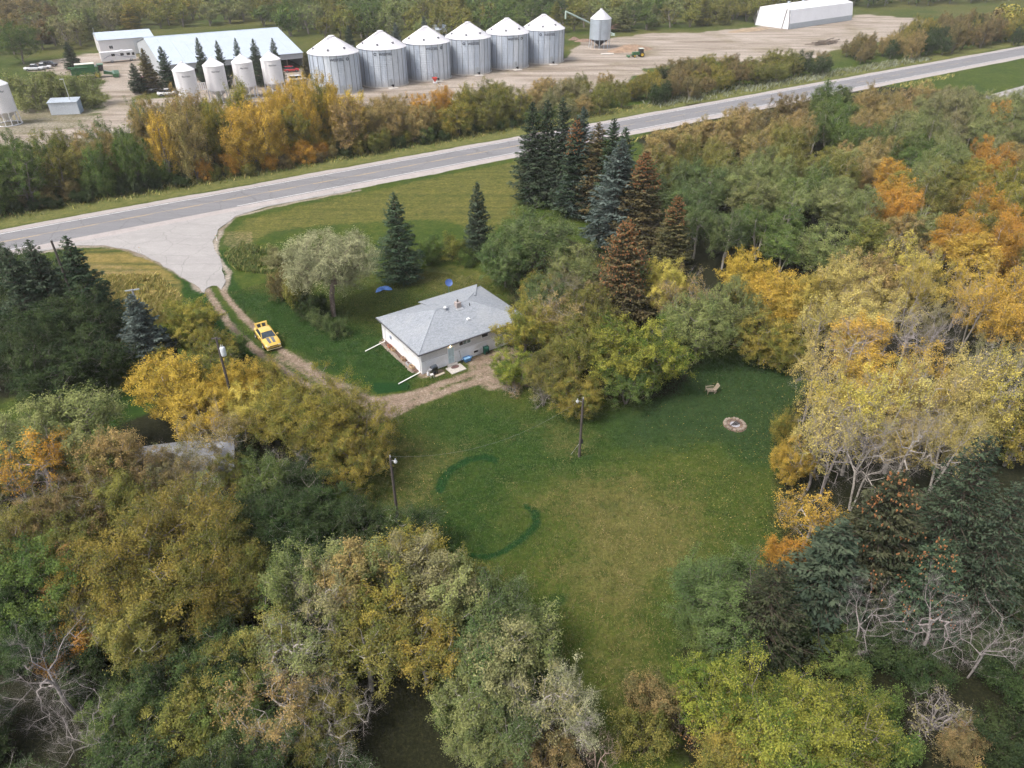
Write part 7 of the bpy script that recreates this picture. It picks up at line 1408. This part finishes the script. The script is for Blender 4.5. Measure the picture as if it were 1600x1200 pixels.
# left lower wood
AL = [(30, 700, 'sage'), (100, 720, 'olive'), (60, 780, 'umber'), (180, 760, 'olive'), (250, 740, 'umber'), (330, 780, 'green'), (20, 830, 'olive'), (20, 900, 'deep'), (80, 930, 'deep'), (250, 960, 'olive'), (330, 960, 'olive'), (420, 900, 'green'), (480, 920, 'sage'), (560, 910, 'sage'), (620, 900, 'yolive'), (700, 930, 'olive'), (400, 1000, 'olive'), (480, 1020, 'olive'), (300, 1010, 'deep'), (220, 1060, 'deep'), (120, 1020, 'deep'),
      (40, 1080, 'deep'), (250, 1150, 'deep'), (330, 1110, 'green'), (430, 1120, 'deep'), (520, 1010, 'umber'), (760, 950, 'sage'), (820, 1080, 'sage'), (700, 1150, 'deep'), (400, 830, 'deep'), (470, 800, 'deep'), (540, 780, 'deep')]
wood_l = GP([(-80, 700), (60, 730), (200, 775), (330, 770), (440, 800), (560, 830), (700, 890), (800, 980), (860, 1080), (900, 1180), (700, 1150), (640, 1050), (560, 1050), (520, 1130), (560, 1300), (-100, 1300)])
fill(wood_l, 4.0, (6.6, 5.2), ['poplar4', 'maple4', 'poplar5', 'thin3', 'poplar2', 'maple2', 'thin2'], AL, 'mixed trees of the lower left wood', lambda c, p: '%s tree' % CN[c], 'lower left wood', 34, 160, sep=0.34)
fill(wood_l, 2.9, (2.6, 3.6), ['shrub1', 'shrub2', 'shrub3', 'brush1'], [(100, 800, 'olive'), (300, 900, 'deep'), (500, 1000, 'deep'), (200, 1100, 'deep'), (700, 1000, 'green'), (400, 850, 'deep'), (100, 1000, 'deep')], 'undergrowth of the lower left wood', lambda c, p: '%s bush' % CN[c], 'lower left undergrowth', 35, 110, cat='shrub', bark='brown', sep=0.12)
wood_ll = GP([(-200, 620), (-150, 480), (0, 430), (120, 455), (165, 530), (150, 570), (0, 612), (-80, 650)])
fill(wood_ll, 3.6, (6.5, 5.5), ['maple2', 'maple4', 'shrub3', 'maple1'], [(50, 500, 'deep'), (100, 560, 'deep'), (0, 580, 'deep')], 'dark trees of the left corner', lambda c, p: '%s tree' % CN[c], 'dark left corner', 36, 40, sep=0.3)
wood_g = GP([(245, 520), (320, 505), (385, 560), (440, 610), (530, 660), (555, 740), (500, 800), (420, 790), (360, 770), (380, 690), (310, 640), (250, 620), (235, 570)])
fill(wood_g, 3.2, (3.4, 4.2), ['shrub1', 'shrub3', 'shrub2'], [(280, 500, 'lime'), (350, 540, 'green'), (300, 600, 'yolive'), (420, 620, 'yolive'), (500, 660, 'olive'), (450, 750, 'deep')], 'bushes under golden maples', lambda c, p: '%s bush' % CN[c], 'bushes under golden maples', 37, 40, cat='shrub', bark='brown', sep=0.2)
wood_h = GP([(800, 480), (830, 430), (1000, 440), (1080, 470), (1230, 470), (1240, 530), (1090, 530), (1050, 590), (960, 600), (880, 580), (820, 545)])
fill(wood_h, 3.4, (3.4, 4.4), ['shrub1', 'shrub3', 'shrub2', 'brush1'], [(850, 560, 'olive'), (900, 600, 'green'), (1000, 580, 'green'), (1100, 520, 'deep'), (1200, 520, 'deep'), (830, 500, 'yolive')], 'bushes under the maples by the house', lambda c, p: '%s bush' % CN[c], 'bushes under house maples', 38, 40, cat='shrub', bark='brown', sep=0.2)
# hedge of trees between the highway and the farmyard
AH = [(20, 240, 'green'), (90, 240, 'olive'), (60, 280, 'umber'), (130, 250, 'tan'), (170, 260, 'green'), (220, 210, 'green'), (250, 240, 'green'), (200, 270, 'deep'), (300, 200, 'gold'), (280, 180, 'tan'), (330, 180, 'yolive'), (380, 170, 'gold'), (400, 210, 'yolive'), (330, 240, 'orange'), (430, 150, 'gold'), (460, 170, 'yolive'), (440, 210, 'orange'), (470, 210, 'gold'), (510, 160, 'gold'), (560, 170, 'tan'), (540, 210, 'yolive'), (600, 180, 'tan'),
      (610, 210, 'olive'), (650, 170, 'tan'), (690, 160, 'orange'), (660, 200, 'green'), (710, 180, 'yolive'), (740, 150, 'olive'), (720, 200, 'umber'), (780, 160, 'olive'), (800, 180, 'olive')]
hd = [road_pt(s, n)[:2] for s, n in ((-120, 15.5), (112, 15.5), (112, 31), (40, 33), (-120, 30))]
_sA, _sB = road_s(*at(0, 330)[:2]), road_s(*at(815, 195)[:2])
hd = [road_pt(_sA - 30, 16)[:2], road_pt(_sB, 16)[:2], road_pt(_sB - 4, 26)[:2], road_pt((_sA + _sB) / 2, 30)[:2], road_pt(_sA - 30, 30)[:2]]
_s1, _s2 = road_s(*at(245, 285)[:2]), road_s(*at(560, 230)[:2])
for sa_, sb_, hb_, wd_, nm_, sd_ in ((_sA - 30, _s1, 10.4, 30, 'left end of highway tree belt', 39), (_s1, _s2, 14.4, 31, 'tall middle of highway tree belt', 43), (_s2, _sB, 9.2, 27, 'far end of highway tree belt', 44)):
    fill([road_pt(sa_, 15)[:2], road_pt(sb_, 15)[:2], road_pt(sb_, wd_)[:2], road_pt(sa_, wd_)[:2]], 3.7, (hb_, 7.0), ['bushy1', 'bushy2', 'bushy3', 'bushy2', 'maple4', 'bushy3'], AH, 'tree belt between the highway and the farmyard', lambda c, p: '%s tree' % CN[c], nm_, sd_, 120, name='hedgerow_tree', sep=0.3, bark='grey')
for sa_, sb_, nm_, sd_ in ((_sA - 30, (_sA + _sB) / 2, 'near half of belt undergrowth', 46), ((_sA + _sB) / 2, _sB, 'far half of belt undergrowth', 47)):
    fill([road_pt(sa_, 14)[:2], road_pt(sb_, 14)[:2], road_pt(sb_, 25)[:2], road_pt(sa_, 25)[:2]], 3.4, (4.2, 4.6), ['shrub3', 'shrub1', 'shrub2'], AH, 'undergrowth of the highway tree belt', lambda c, p: '%s bush' % CN[c], nm_, sd_, 70, name='belt_bush', cat='shrub', bark='brown', sep=0.0)
hd2 = [road_pt(_sA - 30, 13.2)[:2], road_pt(_sB, 13.2)[:2], road_pt(_sB, 17)[:2], road_pt(_sA - 30, 18)[:2]]
fill(hd2, 2.7, (2.4, 3.4), ['shrub1', 'shrub2', 'shrub3'], [(50, 300, 'deep'), (200, 280, 'deep'), (350, 250, 'olive'), (450, 240, 'umber'), (600, 215, 'deep'), (750, 200, 'deep')], 'far ditch bushes', lambda c, p: '%s bush' % CN[c], 'far ditch bushes', 40, 120, name='ditch_bush', cat='shrub', bark='brown', sep=0.0)
# bushes right of the yard, along the highway
AB = [(850, 120, 'tan'), (880, 140, 'grey'), (940, 110, 'tan'), (960, 130, 'olive'), (1010, 120, 'yolive'), (1060, 90, 'umber'), (1120, 80, 'yolive'), (1160, 85, 'umber'), (1200, 90, 'olive'), (1250, 85, 'olive'), (1270, 95, 'deep'), (1030, 140, 'deep'), (1320, 55, 'umber'), (1330, 80, 'umber'), (1400, 50, 'tan'), (1440, 30, 'yolive'), (1500, 30, 'umber'), (1520, 50, 'deep'), (1560, 40, 'umber'), (1590, 20, 'yolive'), (1480, 60, 'deep'), (1600, 50, 'deep')]
for k_, (pl_, sp_, hw__, nm__) in enumerate(((GP([(815, 180), (840, 150), (920, 140), (985, 150), (975, 172), (880, 188)]), 4.2, (6.0, 5.0), 'thicket below the grain bins'), (GP([(985, 158), (1000, 140), (1090, 112), (1210, 108), (1285, 108), (1290, 118), (1150, 138), (1030, 165)]), 3.8, (6.0, 5.6), 'highway bank below tractor'),
                                    (GP([(1310, 92), (1345, 78), (1365, 88), (1340, 105)]), 4.2, (7.0, 5.0), 'trees beside log pile'), (GP([(1370, 90), (1420, 62), (1500, 55), (1720, 25), (1800, 60), (1560, 72), (1400, 98)]), 4.6, (9.0, 6.0), 'far right clump'))):
    fill(pl_, sp_, hw__, ['bushy1', 'bushy2', 'bushy3', 'maple4'], AB, 'trees between highway and bare earth, clump %s' % 'one two three four'.split()[k_], lambda c, p: '%s bushy tree' % CN[c], nm__, 50 + k_, 80, name='bushy_tree', sep=0.25, bark='grey', parts=k_ < 2)
# woods behind the farm
AF = [(20, 20, 'umber'), (60, 50, 'brownspruce'), (110, 20, 'sage'), (150, 30, 'grey'), (200, 30, 'yolive'), (250, 30, 'olive'), (300, 20, 'yolive'), (340, 30, 'sage'), (400, 20, 'olive'), (450, 25, 'green'), (480, 30, 'sage'), (520, 20, 'olive'), (560, 15, 'green'), (620, 15, 'sage'), (700, 15, 'olive'), (760, 10, 'green'), (820, 10, 'green'), (860, 20, 'deep'), (900, 10, 'olive'), (960, 15, 'sage'), (1000, 15, 'green'), (1050, 15, 'sage'), (1100, 10, 'olive'), (1150, 5, 'olive'), (1350, 5, 'deep'), (1420, 10, 'green')]
back = [at(-60, 92)[:2], at(60, 84)[:2], at(140, 76)[:2], at(160, 58)[:2], at(240, 46)[:2], at(400, 37)[:2], at(480, 66)[:2], at(560, 68)[:2], at(700, 62)[:2], at(880, 52)[:2], at(1000, 48)[:2], at(1180, 36)[:2], at(1240, 12)[:2], at(1400, 12)[:2], at(1700, -5)[:2], at(1750, -75)[:2], at(800, -78)[:2], at(-150, -78)[:2]]
back = [tuple(p) for p in back]
_brn = [(org + Vector((math.cos(ba) * u_ - math.sin(ba) * w_, math.sin(ba) * u_ + math.cos(ba) * w_, 0)))[:2] for u_, w_ in ((3, -3), (3, 2 * BDp + 4), (-Lb - 30, 2 * BDp + 4), (-Lb - 30, -3))]
_bk = lambda x, y: not (inpoly(np.array([x]), np.array([y]), YARD)[0] or inpoly(np.array([x]), np.array([y]), _brn)[0])
fill(back, 7.6, (10.5, 8.6), ['lite1', 'lite2', 'lite3', 'lite1', 'lite2', 'lite3', 'lite1', 'spruce2'], AF, 'woods behind the farm', lambda c, p: ('dark spruce' if p.startswith('spruce') else '%s tree' % CN[c]), 'woods behind the farm', 61, 290, name='woodland_tree', row=24, parts=False, sep=0.3, bark='grey', keep=_bk, ytop=-40)
# what is past 300 trees: one far wood, joined from light tree shapes
def far_wood(items):
    rg_ = np.random.default_rng(3); V = []; F = []; C1 = []; o = 0
    for pr, x, y, H_, W_, c in items:
        n = 250; d = rg_.normal(size=(n, 3)); d /= np.linalg.norm(d, axis=1, keepdims=True); r = rg_.uniform(size=(n, 1)) ** 0.4
        P = d * r * [W_ * 0.52, W_ * 0.52, H_ * 0.42] * (0.75 + 0.5 * vnoise(d[:, 0] * 2 + x, d[:, 1] * 2 + y + d[:, 2] * 3, 1.0, 5, 2))[:, None] + [x, y, H_ * 0.56]
        v, f = leaves_np(rg_, P, rg_.uniform(0.9, 1.6, n), rg_.uniform(0.6, 1.1, n)); V.append(v); F.append(f + o); o += len(v); A, B_ = PAL[c]; k = rg_.uniform(size=(n, 1)) * 0.7 + 0.3 * rg_.uniform(); C1.append(np.array(A) * k + np.array(B_) * (1 - k))
        v, f = tubes_np([(x, y, 0)], [(x, y, H_ * 0.6)], [0.2], [0.08], 4); V.append(v); F.append(f + o); o += len(v); C1.append(np.full((4, 3), 0.16))
    me = mesh_np('far_wood', np.vstack(V), np.vstack(F), 4); col = np.c_[np.vstack(C1), np.ones(sum(len(c) for c in C1))].astype(np.float32); a = me.attributes.new('fc', 'FLOAT_COLOR', 'FACE'); a.data.foreach_set('color', col.ravel())
    m, t, ns, ls, b = nodes_of('far_foliage'); ls.new(attr(t, 'fc').outputs['Color'], b.inputs['Base Color']); b.inputs['Roughness'].default_value = 0.9; b.inputs['Specular IOR Level'].default_value = 0.1; me.materials.append(m)
    tag(link(bpy.data.objects.new('far_wood', me)), 'far wood reading as one mass beyond the farm', 'wood', None, 'stuff')
if LEFT: far_wood(LEFT)

# ------------------------------------------------------------------ ground cover: fallen leaves, tall grass
def scatter_leaves(n, poly, seed, cols, name, label, size=(0.09, 0.17), dens=None):
    rg_ = np.random.default_rng(seed); P_ = np.array(poly); lo, hi = P_.min(0), P_.max(0); C = np.c_[rg_.uniform(lo[0], hi[0], n * 4), rg_.uniform(lo[1], hi[1], n * 4)]; C = C[inpoly(C[:, 0], C[:, 1], poly)]
    if dens is not None: C = C[rg_.uniform(size=len(C)) < dens(C[:, 0], C[:, 1])]
    C = C[:n]; m_ = len(C); L = rg_.uniform(*size, m_); v, f = leaves_np(rg_, np.c_[C, np.full(m_, 0.05)], L, L * 0.8, up=2.0, fold=0.05)
    me = mesh_np(name, v, f, 4); ci = rg_.integers(len(cols), size=m_); col = np.c_[np.array(cols)[ci] * rg_.uniform(0.7, 1.2, (m_, 1)), np.ones(m_)].astype(np.float32); a = me.attributes.new('fc', 'FLOAT_COLOR', 'FACE'); a.data.foreach_set('color', col.ravel()); me.materials.append(M_FC)
    tag(link(bpy.data.objects.new(name, me)), label, 'leaves', None, 'stuff')
m, t, ns, ls, b = nodes_of('scattered_leaves'); ls.new(attr(t, 'fc').outputs['Color'], b.inputs['Base Color']); b.inputs['Roughness'].default_value = 0.8; b.inputs['Specular IOR Level'].default_value = 0.2; M_FC = m
lawn_r = GP([(830, 640), (1000, 640), (1090, 560), (1245, 560), (1250, 700), (1240, 850), (1100, 900), (1060, 1000), (940, 1000), (860, 800)])
def dens_r(x, y): 
    e = at(1270, 740); return np.clip(1.15 - np.hypot(x - e.x, y - e.y) / 17.0, 0.04, 1)
scatter_leaves(1500, lawn_r, 71, [(0.38, 0.28, 0.07), (0.32, 0.21, 0.05), (0.42, 0.34, 0.14), (0.24, 0.14, 0.05)], 'fallen_leaves', 'yellow fallen leaves scattered over the right side of the lawn', (0.06, 0.11), dens_r)
lawn_l = GP([(540, 640), (640, 640), (700, 700), (700, 880), (900, 1080), (980, 1180), (900, 1180), (700, 900), (560, 830), (560, 720)])
scatter_leaves(700, lawn_l, 72, [(0.42, 0.30, 0.10), (0.33, 0.22, 0.07), (0.45, 0.36, 0.16)], 'fallen_leaves', 'fallen leaves scattered along the left side of the lawn', (0.06, 0.10))
def tall_grass(poly, n, h, seed, cols, name, label, wd=0.05):
    rg_ = np.random.default_rng(seed); P_ = np.array(poly); lo, hi = P_.min(0), P_.max(0); C = np.c_[rg_.uniform(lo[0], hi[0], n * 5), rg_.uniform(lo[1], hi[1], n * 5)]; C = C[inpoly(C[:, 0], C[:, 1], poly)]; w_ = vnoise(C[:, 0], C[:, 1], 2.5, seed, 3); ed = dpath(C[:, 0], C[:, 1], poly, True); C = C[(w_ > rg_.uniform(0.25, 0.6, len(C))) & (ed > rg_.uniform(0, 1.6, len(C)) * (0.4 + w_))][:n]; k = len(C)
    a = rg_.uniform(0, 6.28, k); hh = h * rg_.uniform(0.5, 1.3, k); lean = rg_.normal(size=(k, 2)) * 0.35 * hh[:, None] + np.array([0.2, 0.05]) * h; B_ = np.c_[C, np.full(k, -0.04)]; u = np.c_[np.cos(a), np.sin(a), np.zeros(k)] * wd * rg_.uniform(0.6, 1.5, (k, 1))
    T = B_ + np.c_[lean, hh]; M_ = B_ + np.c_[lean * 0.35, hh * 0.6]
    v = np.stack([B_ - u, B_ + u, M_ + u * 0.7, T], 1).reshape(-1, 3); f = np.arange(4 * k).reshape(-1, 4); me = mesh_np(name, v, f, 4)
    ci = rg_.integers(len(cols), size=k); col = np.c_[np.array(cols)[ci] * rg_.uniform(0.75, 1.25, (k, 1)), np.ones(k)].astype(np.float32); at_ = me.attributes.new('fc', 'FLOAT_COLOR', 'FACE'); at_.data.foreach_set('color', col.ravel()); me.materials.append(M_FC)
    tag(link(bpy.data.objects.new(name, me)), label, 'grass', None, 'stuff')
STRAW = [(0.42, 0.35, 0.11), (0.33, 0.30, 0.085), (0.50, 0.40, 0.16), (0.22, 0.23, 0.065)]; GRN = [(0.12, 0.17, 0.045), (0.17, 0.20, 0.06), (0.28, 0.26, 0.09), (0.09, 0.14, 0.04)]
tall_grass(GP([(130, 430), (190, 430), (250, 430), (280, 460), (285, 480), (255, 520), (205, 530), (150, 470)]), 16000, 0.55, 81, STRAW, 'hay_grass', 'tall yellow hay grass beside the driveway', 0.035)
tall_grass(GP([(345, 400), (380, 380), (430, 395), (450, 415), (420, 430), (370, 425)]), 6000, 0.7, 82, GRN, 'rough_grass', 'rough green grass at the corner of the driveway bend', 0.04)
tall_grass([road_pt(_sA - 30, 10.5)[:2], road_pt(_sB + 40, 10.5)[:2], road_pt(_sB + 40, 16)[:2], road_pt(_sA - 30, 16)[:2]], 22000, 0.6, 83, STRAW + GRN, 'ditch_grass', 'tall rough grass in the far highway ditch', 0.06)
tall_grass([road_pt(_sB + 40, 8.5)[:2], road_pt(_sB + 170, 8.5)[:2], road_pt(_sB + 170, 16)[:2], road_pt(_sB + 40, 17)[:2]], 12000, 0.9, 84, [(0.26, 0.27, 0.21), (0.20, 0.22, 0.15), (0.16, 0.17, 0.06), (0.10, 0.11, 0.04)], 'reed_grass', 'pale grey reeds in the ditch beside the highway', 0.09)
tall_grass([road_pt(_sB - 14, -hw - 3.2)[:2], road_pt(_sB + 150, -hw - 3.2)[:2], road_pt(_sB + 150, -hw - 8)[:2], road_pt(_sB - 14, -hw - 9)[:2]], 9000, 0.6, 85, STRAW, 'verge_grass', 'straw coloured grass on the wood side of the highway', 0.06)

# short lawn blades: colour follows the sward and painted shade under each blade
def lawn_blades(poly, n, seed):
    rg_ = np.random.default_rng(seed); P_ = np.array(poly); lo, hi = P_.min(0), P_.max(0); C = np.c_[rg_.uniform(lo[0], hi[0], n * 2), rg_.uniform(lo[1], hi[1], n * 2)]; C = C[inpoly(C[:, 0], C[:, 1], poly)][:n]
    ix = np.clip(np.searchsorted(gx, C[:, 0]), 0, len(gx) - 1); iy = np.clip(np.searchsorted(gy, C[:, 1]), 0, len(gy) - 1); g = iy * len(gx) + ix
    ok = (dirt[g] < 0.35) & (yard[g] < 0.3); C = C[ok]; g = g[ok]; k = len(C)
    a_ = np.array([0.100, 0.105, 0.030]); l_ = np.array([0.042, 0.082, 0.022]); d_ = np.array([0.19, 0.155, 0.065]); s_ = np.array([0.028, 0.060, 0.022])
    w = vnoise(C[:, 0], C[:, 1], 1.3, 5, 3)[:, None]; col = a_ * (1.25 - 0.6 * w); lu = np.clip(lush[g] * 1.1 - 0.1, 0, 1)[:, None]; col = col * (1 - lu) + l_ * lu; dr = np.clip(dry[g] * 0.8 + (w[:, 0] - 0.58) * 1.9, 0, 1)[:, None]; col = col * (1 - dr) + d_ * dr; sh_ = painted_shade[g][:, None]; col = col * (1 - sh_) + s_ * sh_; rr = np.clip(ring[g], 0, 1)[:, None]; col = col * (1 - rr) + np.array([0.018, 0.062, 0.014]) * rr
    col = col * rg_.uniform(0.7, 1.35, (k, 1))
    a = rg_.uniform(0, 6.28, k); hh = rg_.uniform(0.05, 0.13, k); u = np.c_[np.cos(a), np.sin(a), np.zeros(k)] * rg_.uniform(0.02, 0.05, (k, 1)); B_ = np.c_[C, np.full(k, -0.03)]; T = B_ + np.c_[rg_.normal(size=(k, 2)) * 0.07, hh]
    v = np.stack([B_ - u, B_ + u, T + u * 0.4, T - u * 0.4], 1).reshape(-1, 3); me = mesh_np('lawn_grass', v, np.arange(4 * k).reshape(-1, 4), 4); at_ = me.attributes.new('fc', 'FLOAT_COLOR', 'FACE'); at_.data.foreach_set('color', np.c_[col, np.ones(k)].astype(np.float32).ravel()); me.materials.append(M_FC)
    tag(link(bpy.data.objects.new('lawn_grass', me)), 'short mown grass of the lawn around the house', 'grass', None, 'stuff')
lawn_blades(GP([(345, 460), (420, 440), (640, 420), (800, 440), (820, 540), (1080, 560), (1250, 550), (1260, 840), (1090, 1000), (1010, 1190), (900, 1180), (760, 930), (560, 830), (560, 660), (640, 600), (500, 575), (430, 530)]), 160000, 91)

# ------------------------------------------------------------------ thin autumn haze over the whole place
hm = bpy.data.materials.new('haze'); hm.use_nodes = True; ht = hm.node_tree; ht.nodes.clear()
ho = ht.nodes.new('ShaderNodeOutputMaterial'); hv = ht.nodes.new('ShaderNodeVolumePrincipled'); hv.inputs['Density'].default_value = 0.00019; hv.inputs['Color'].default_value = (0.93, 0.92, 0.93, 1); hv.inputs['Anisotropy'].default_value = 0.2
ht.links.new(hv.outputs[0], ho.inputs['Volume'])
tag(MB().b2((-2400, -500, -1.2), (2800, 4400, 47.0)).build('haze', hm), 'thin pale haze in the air', 'haze', None, 'stuff')
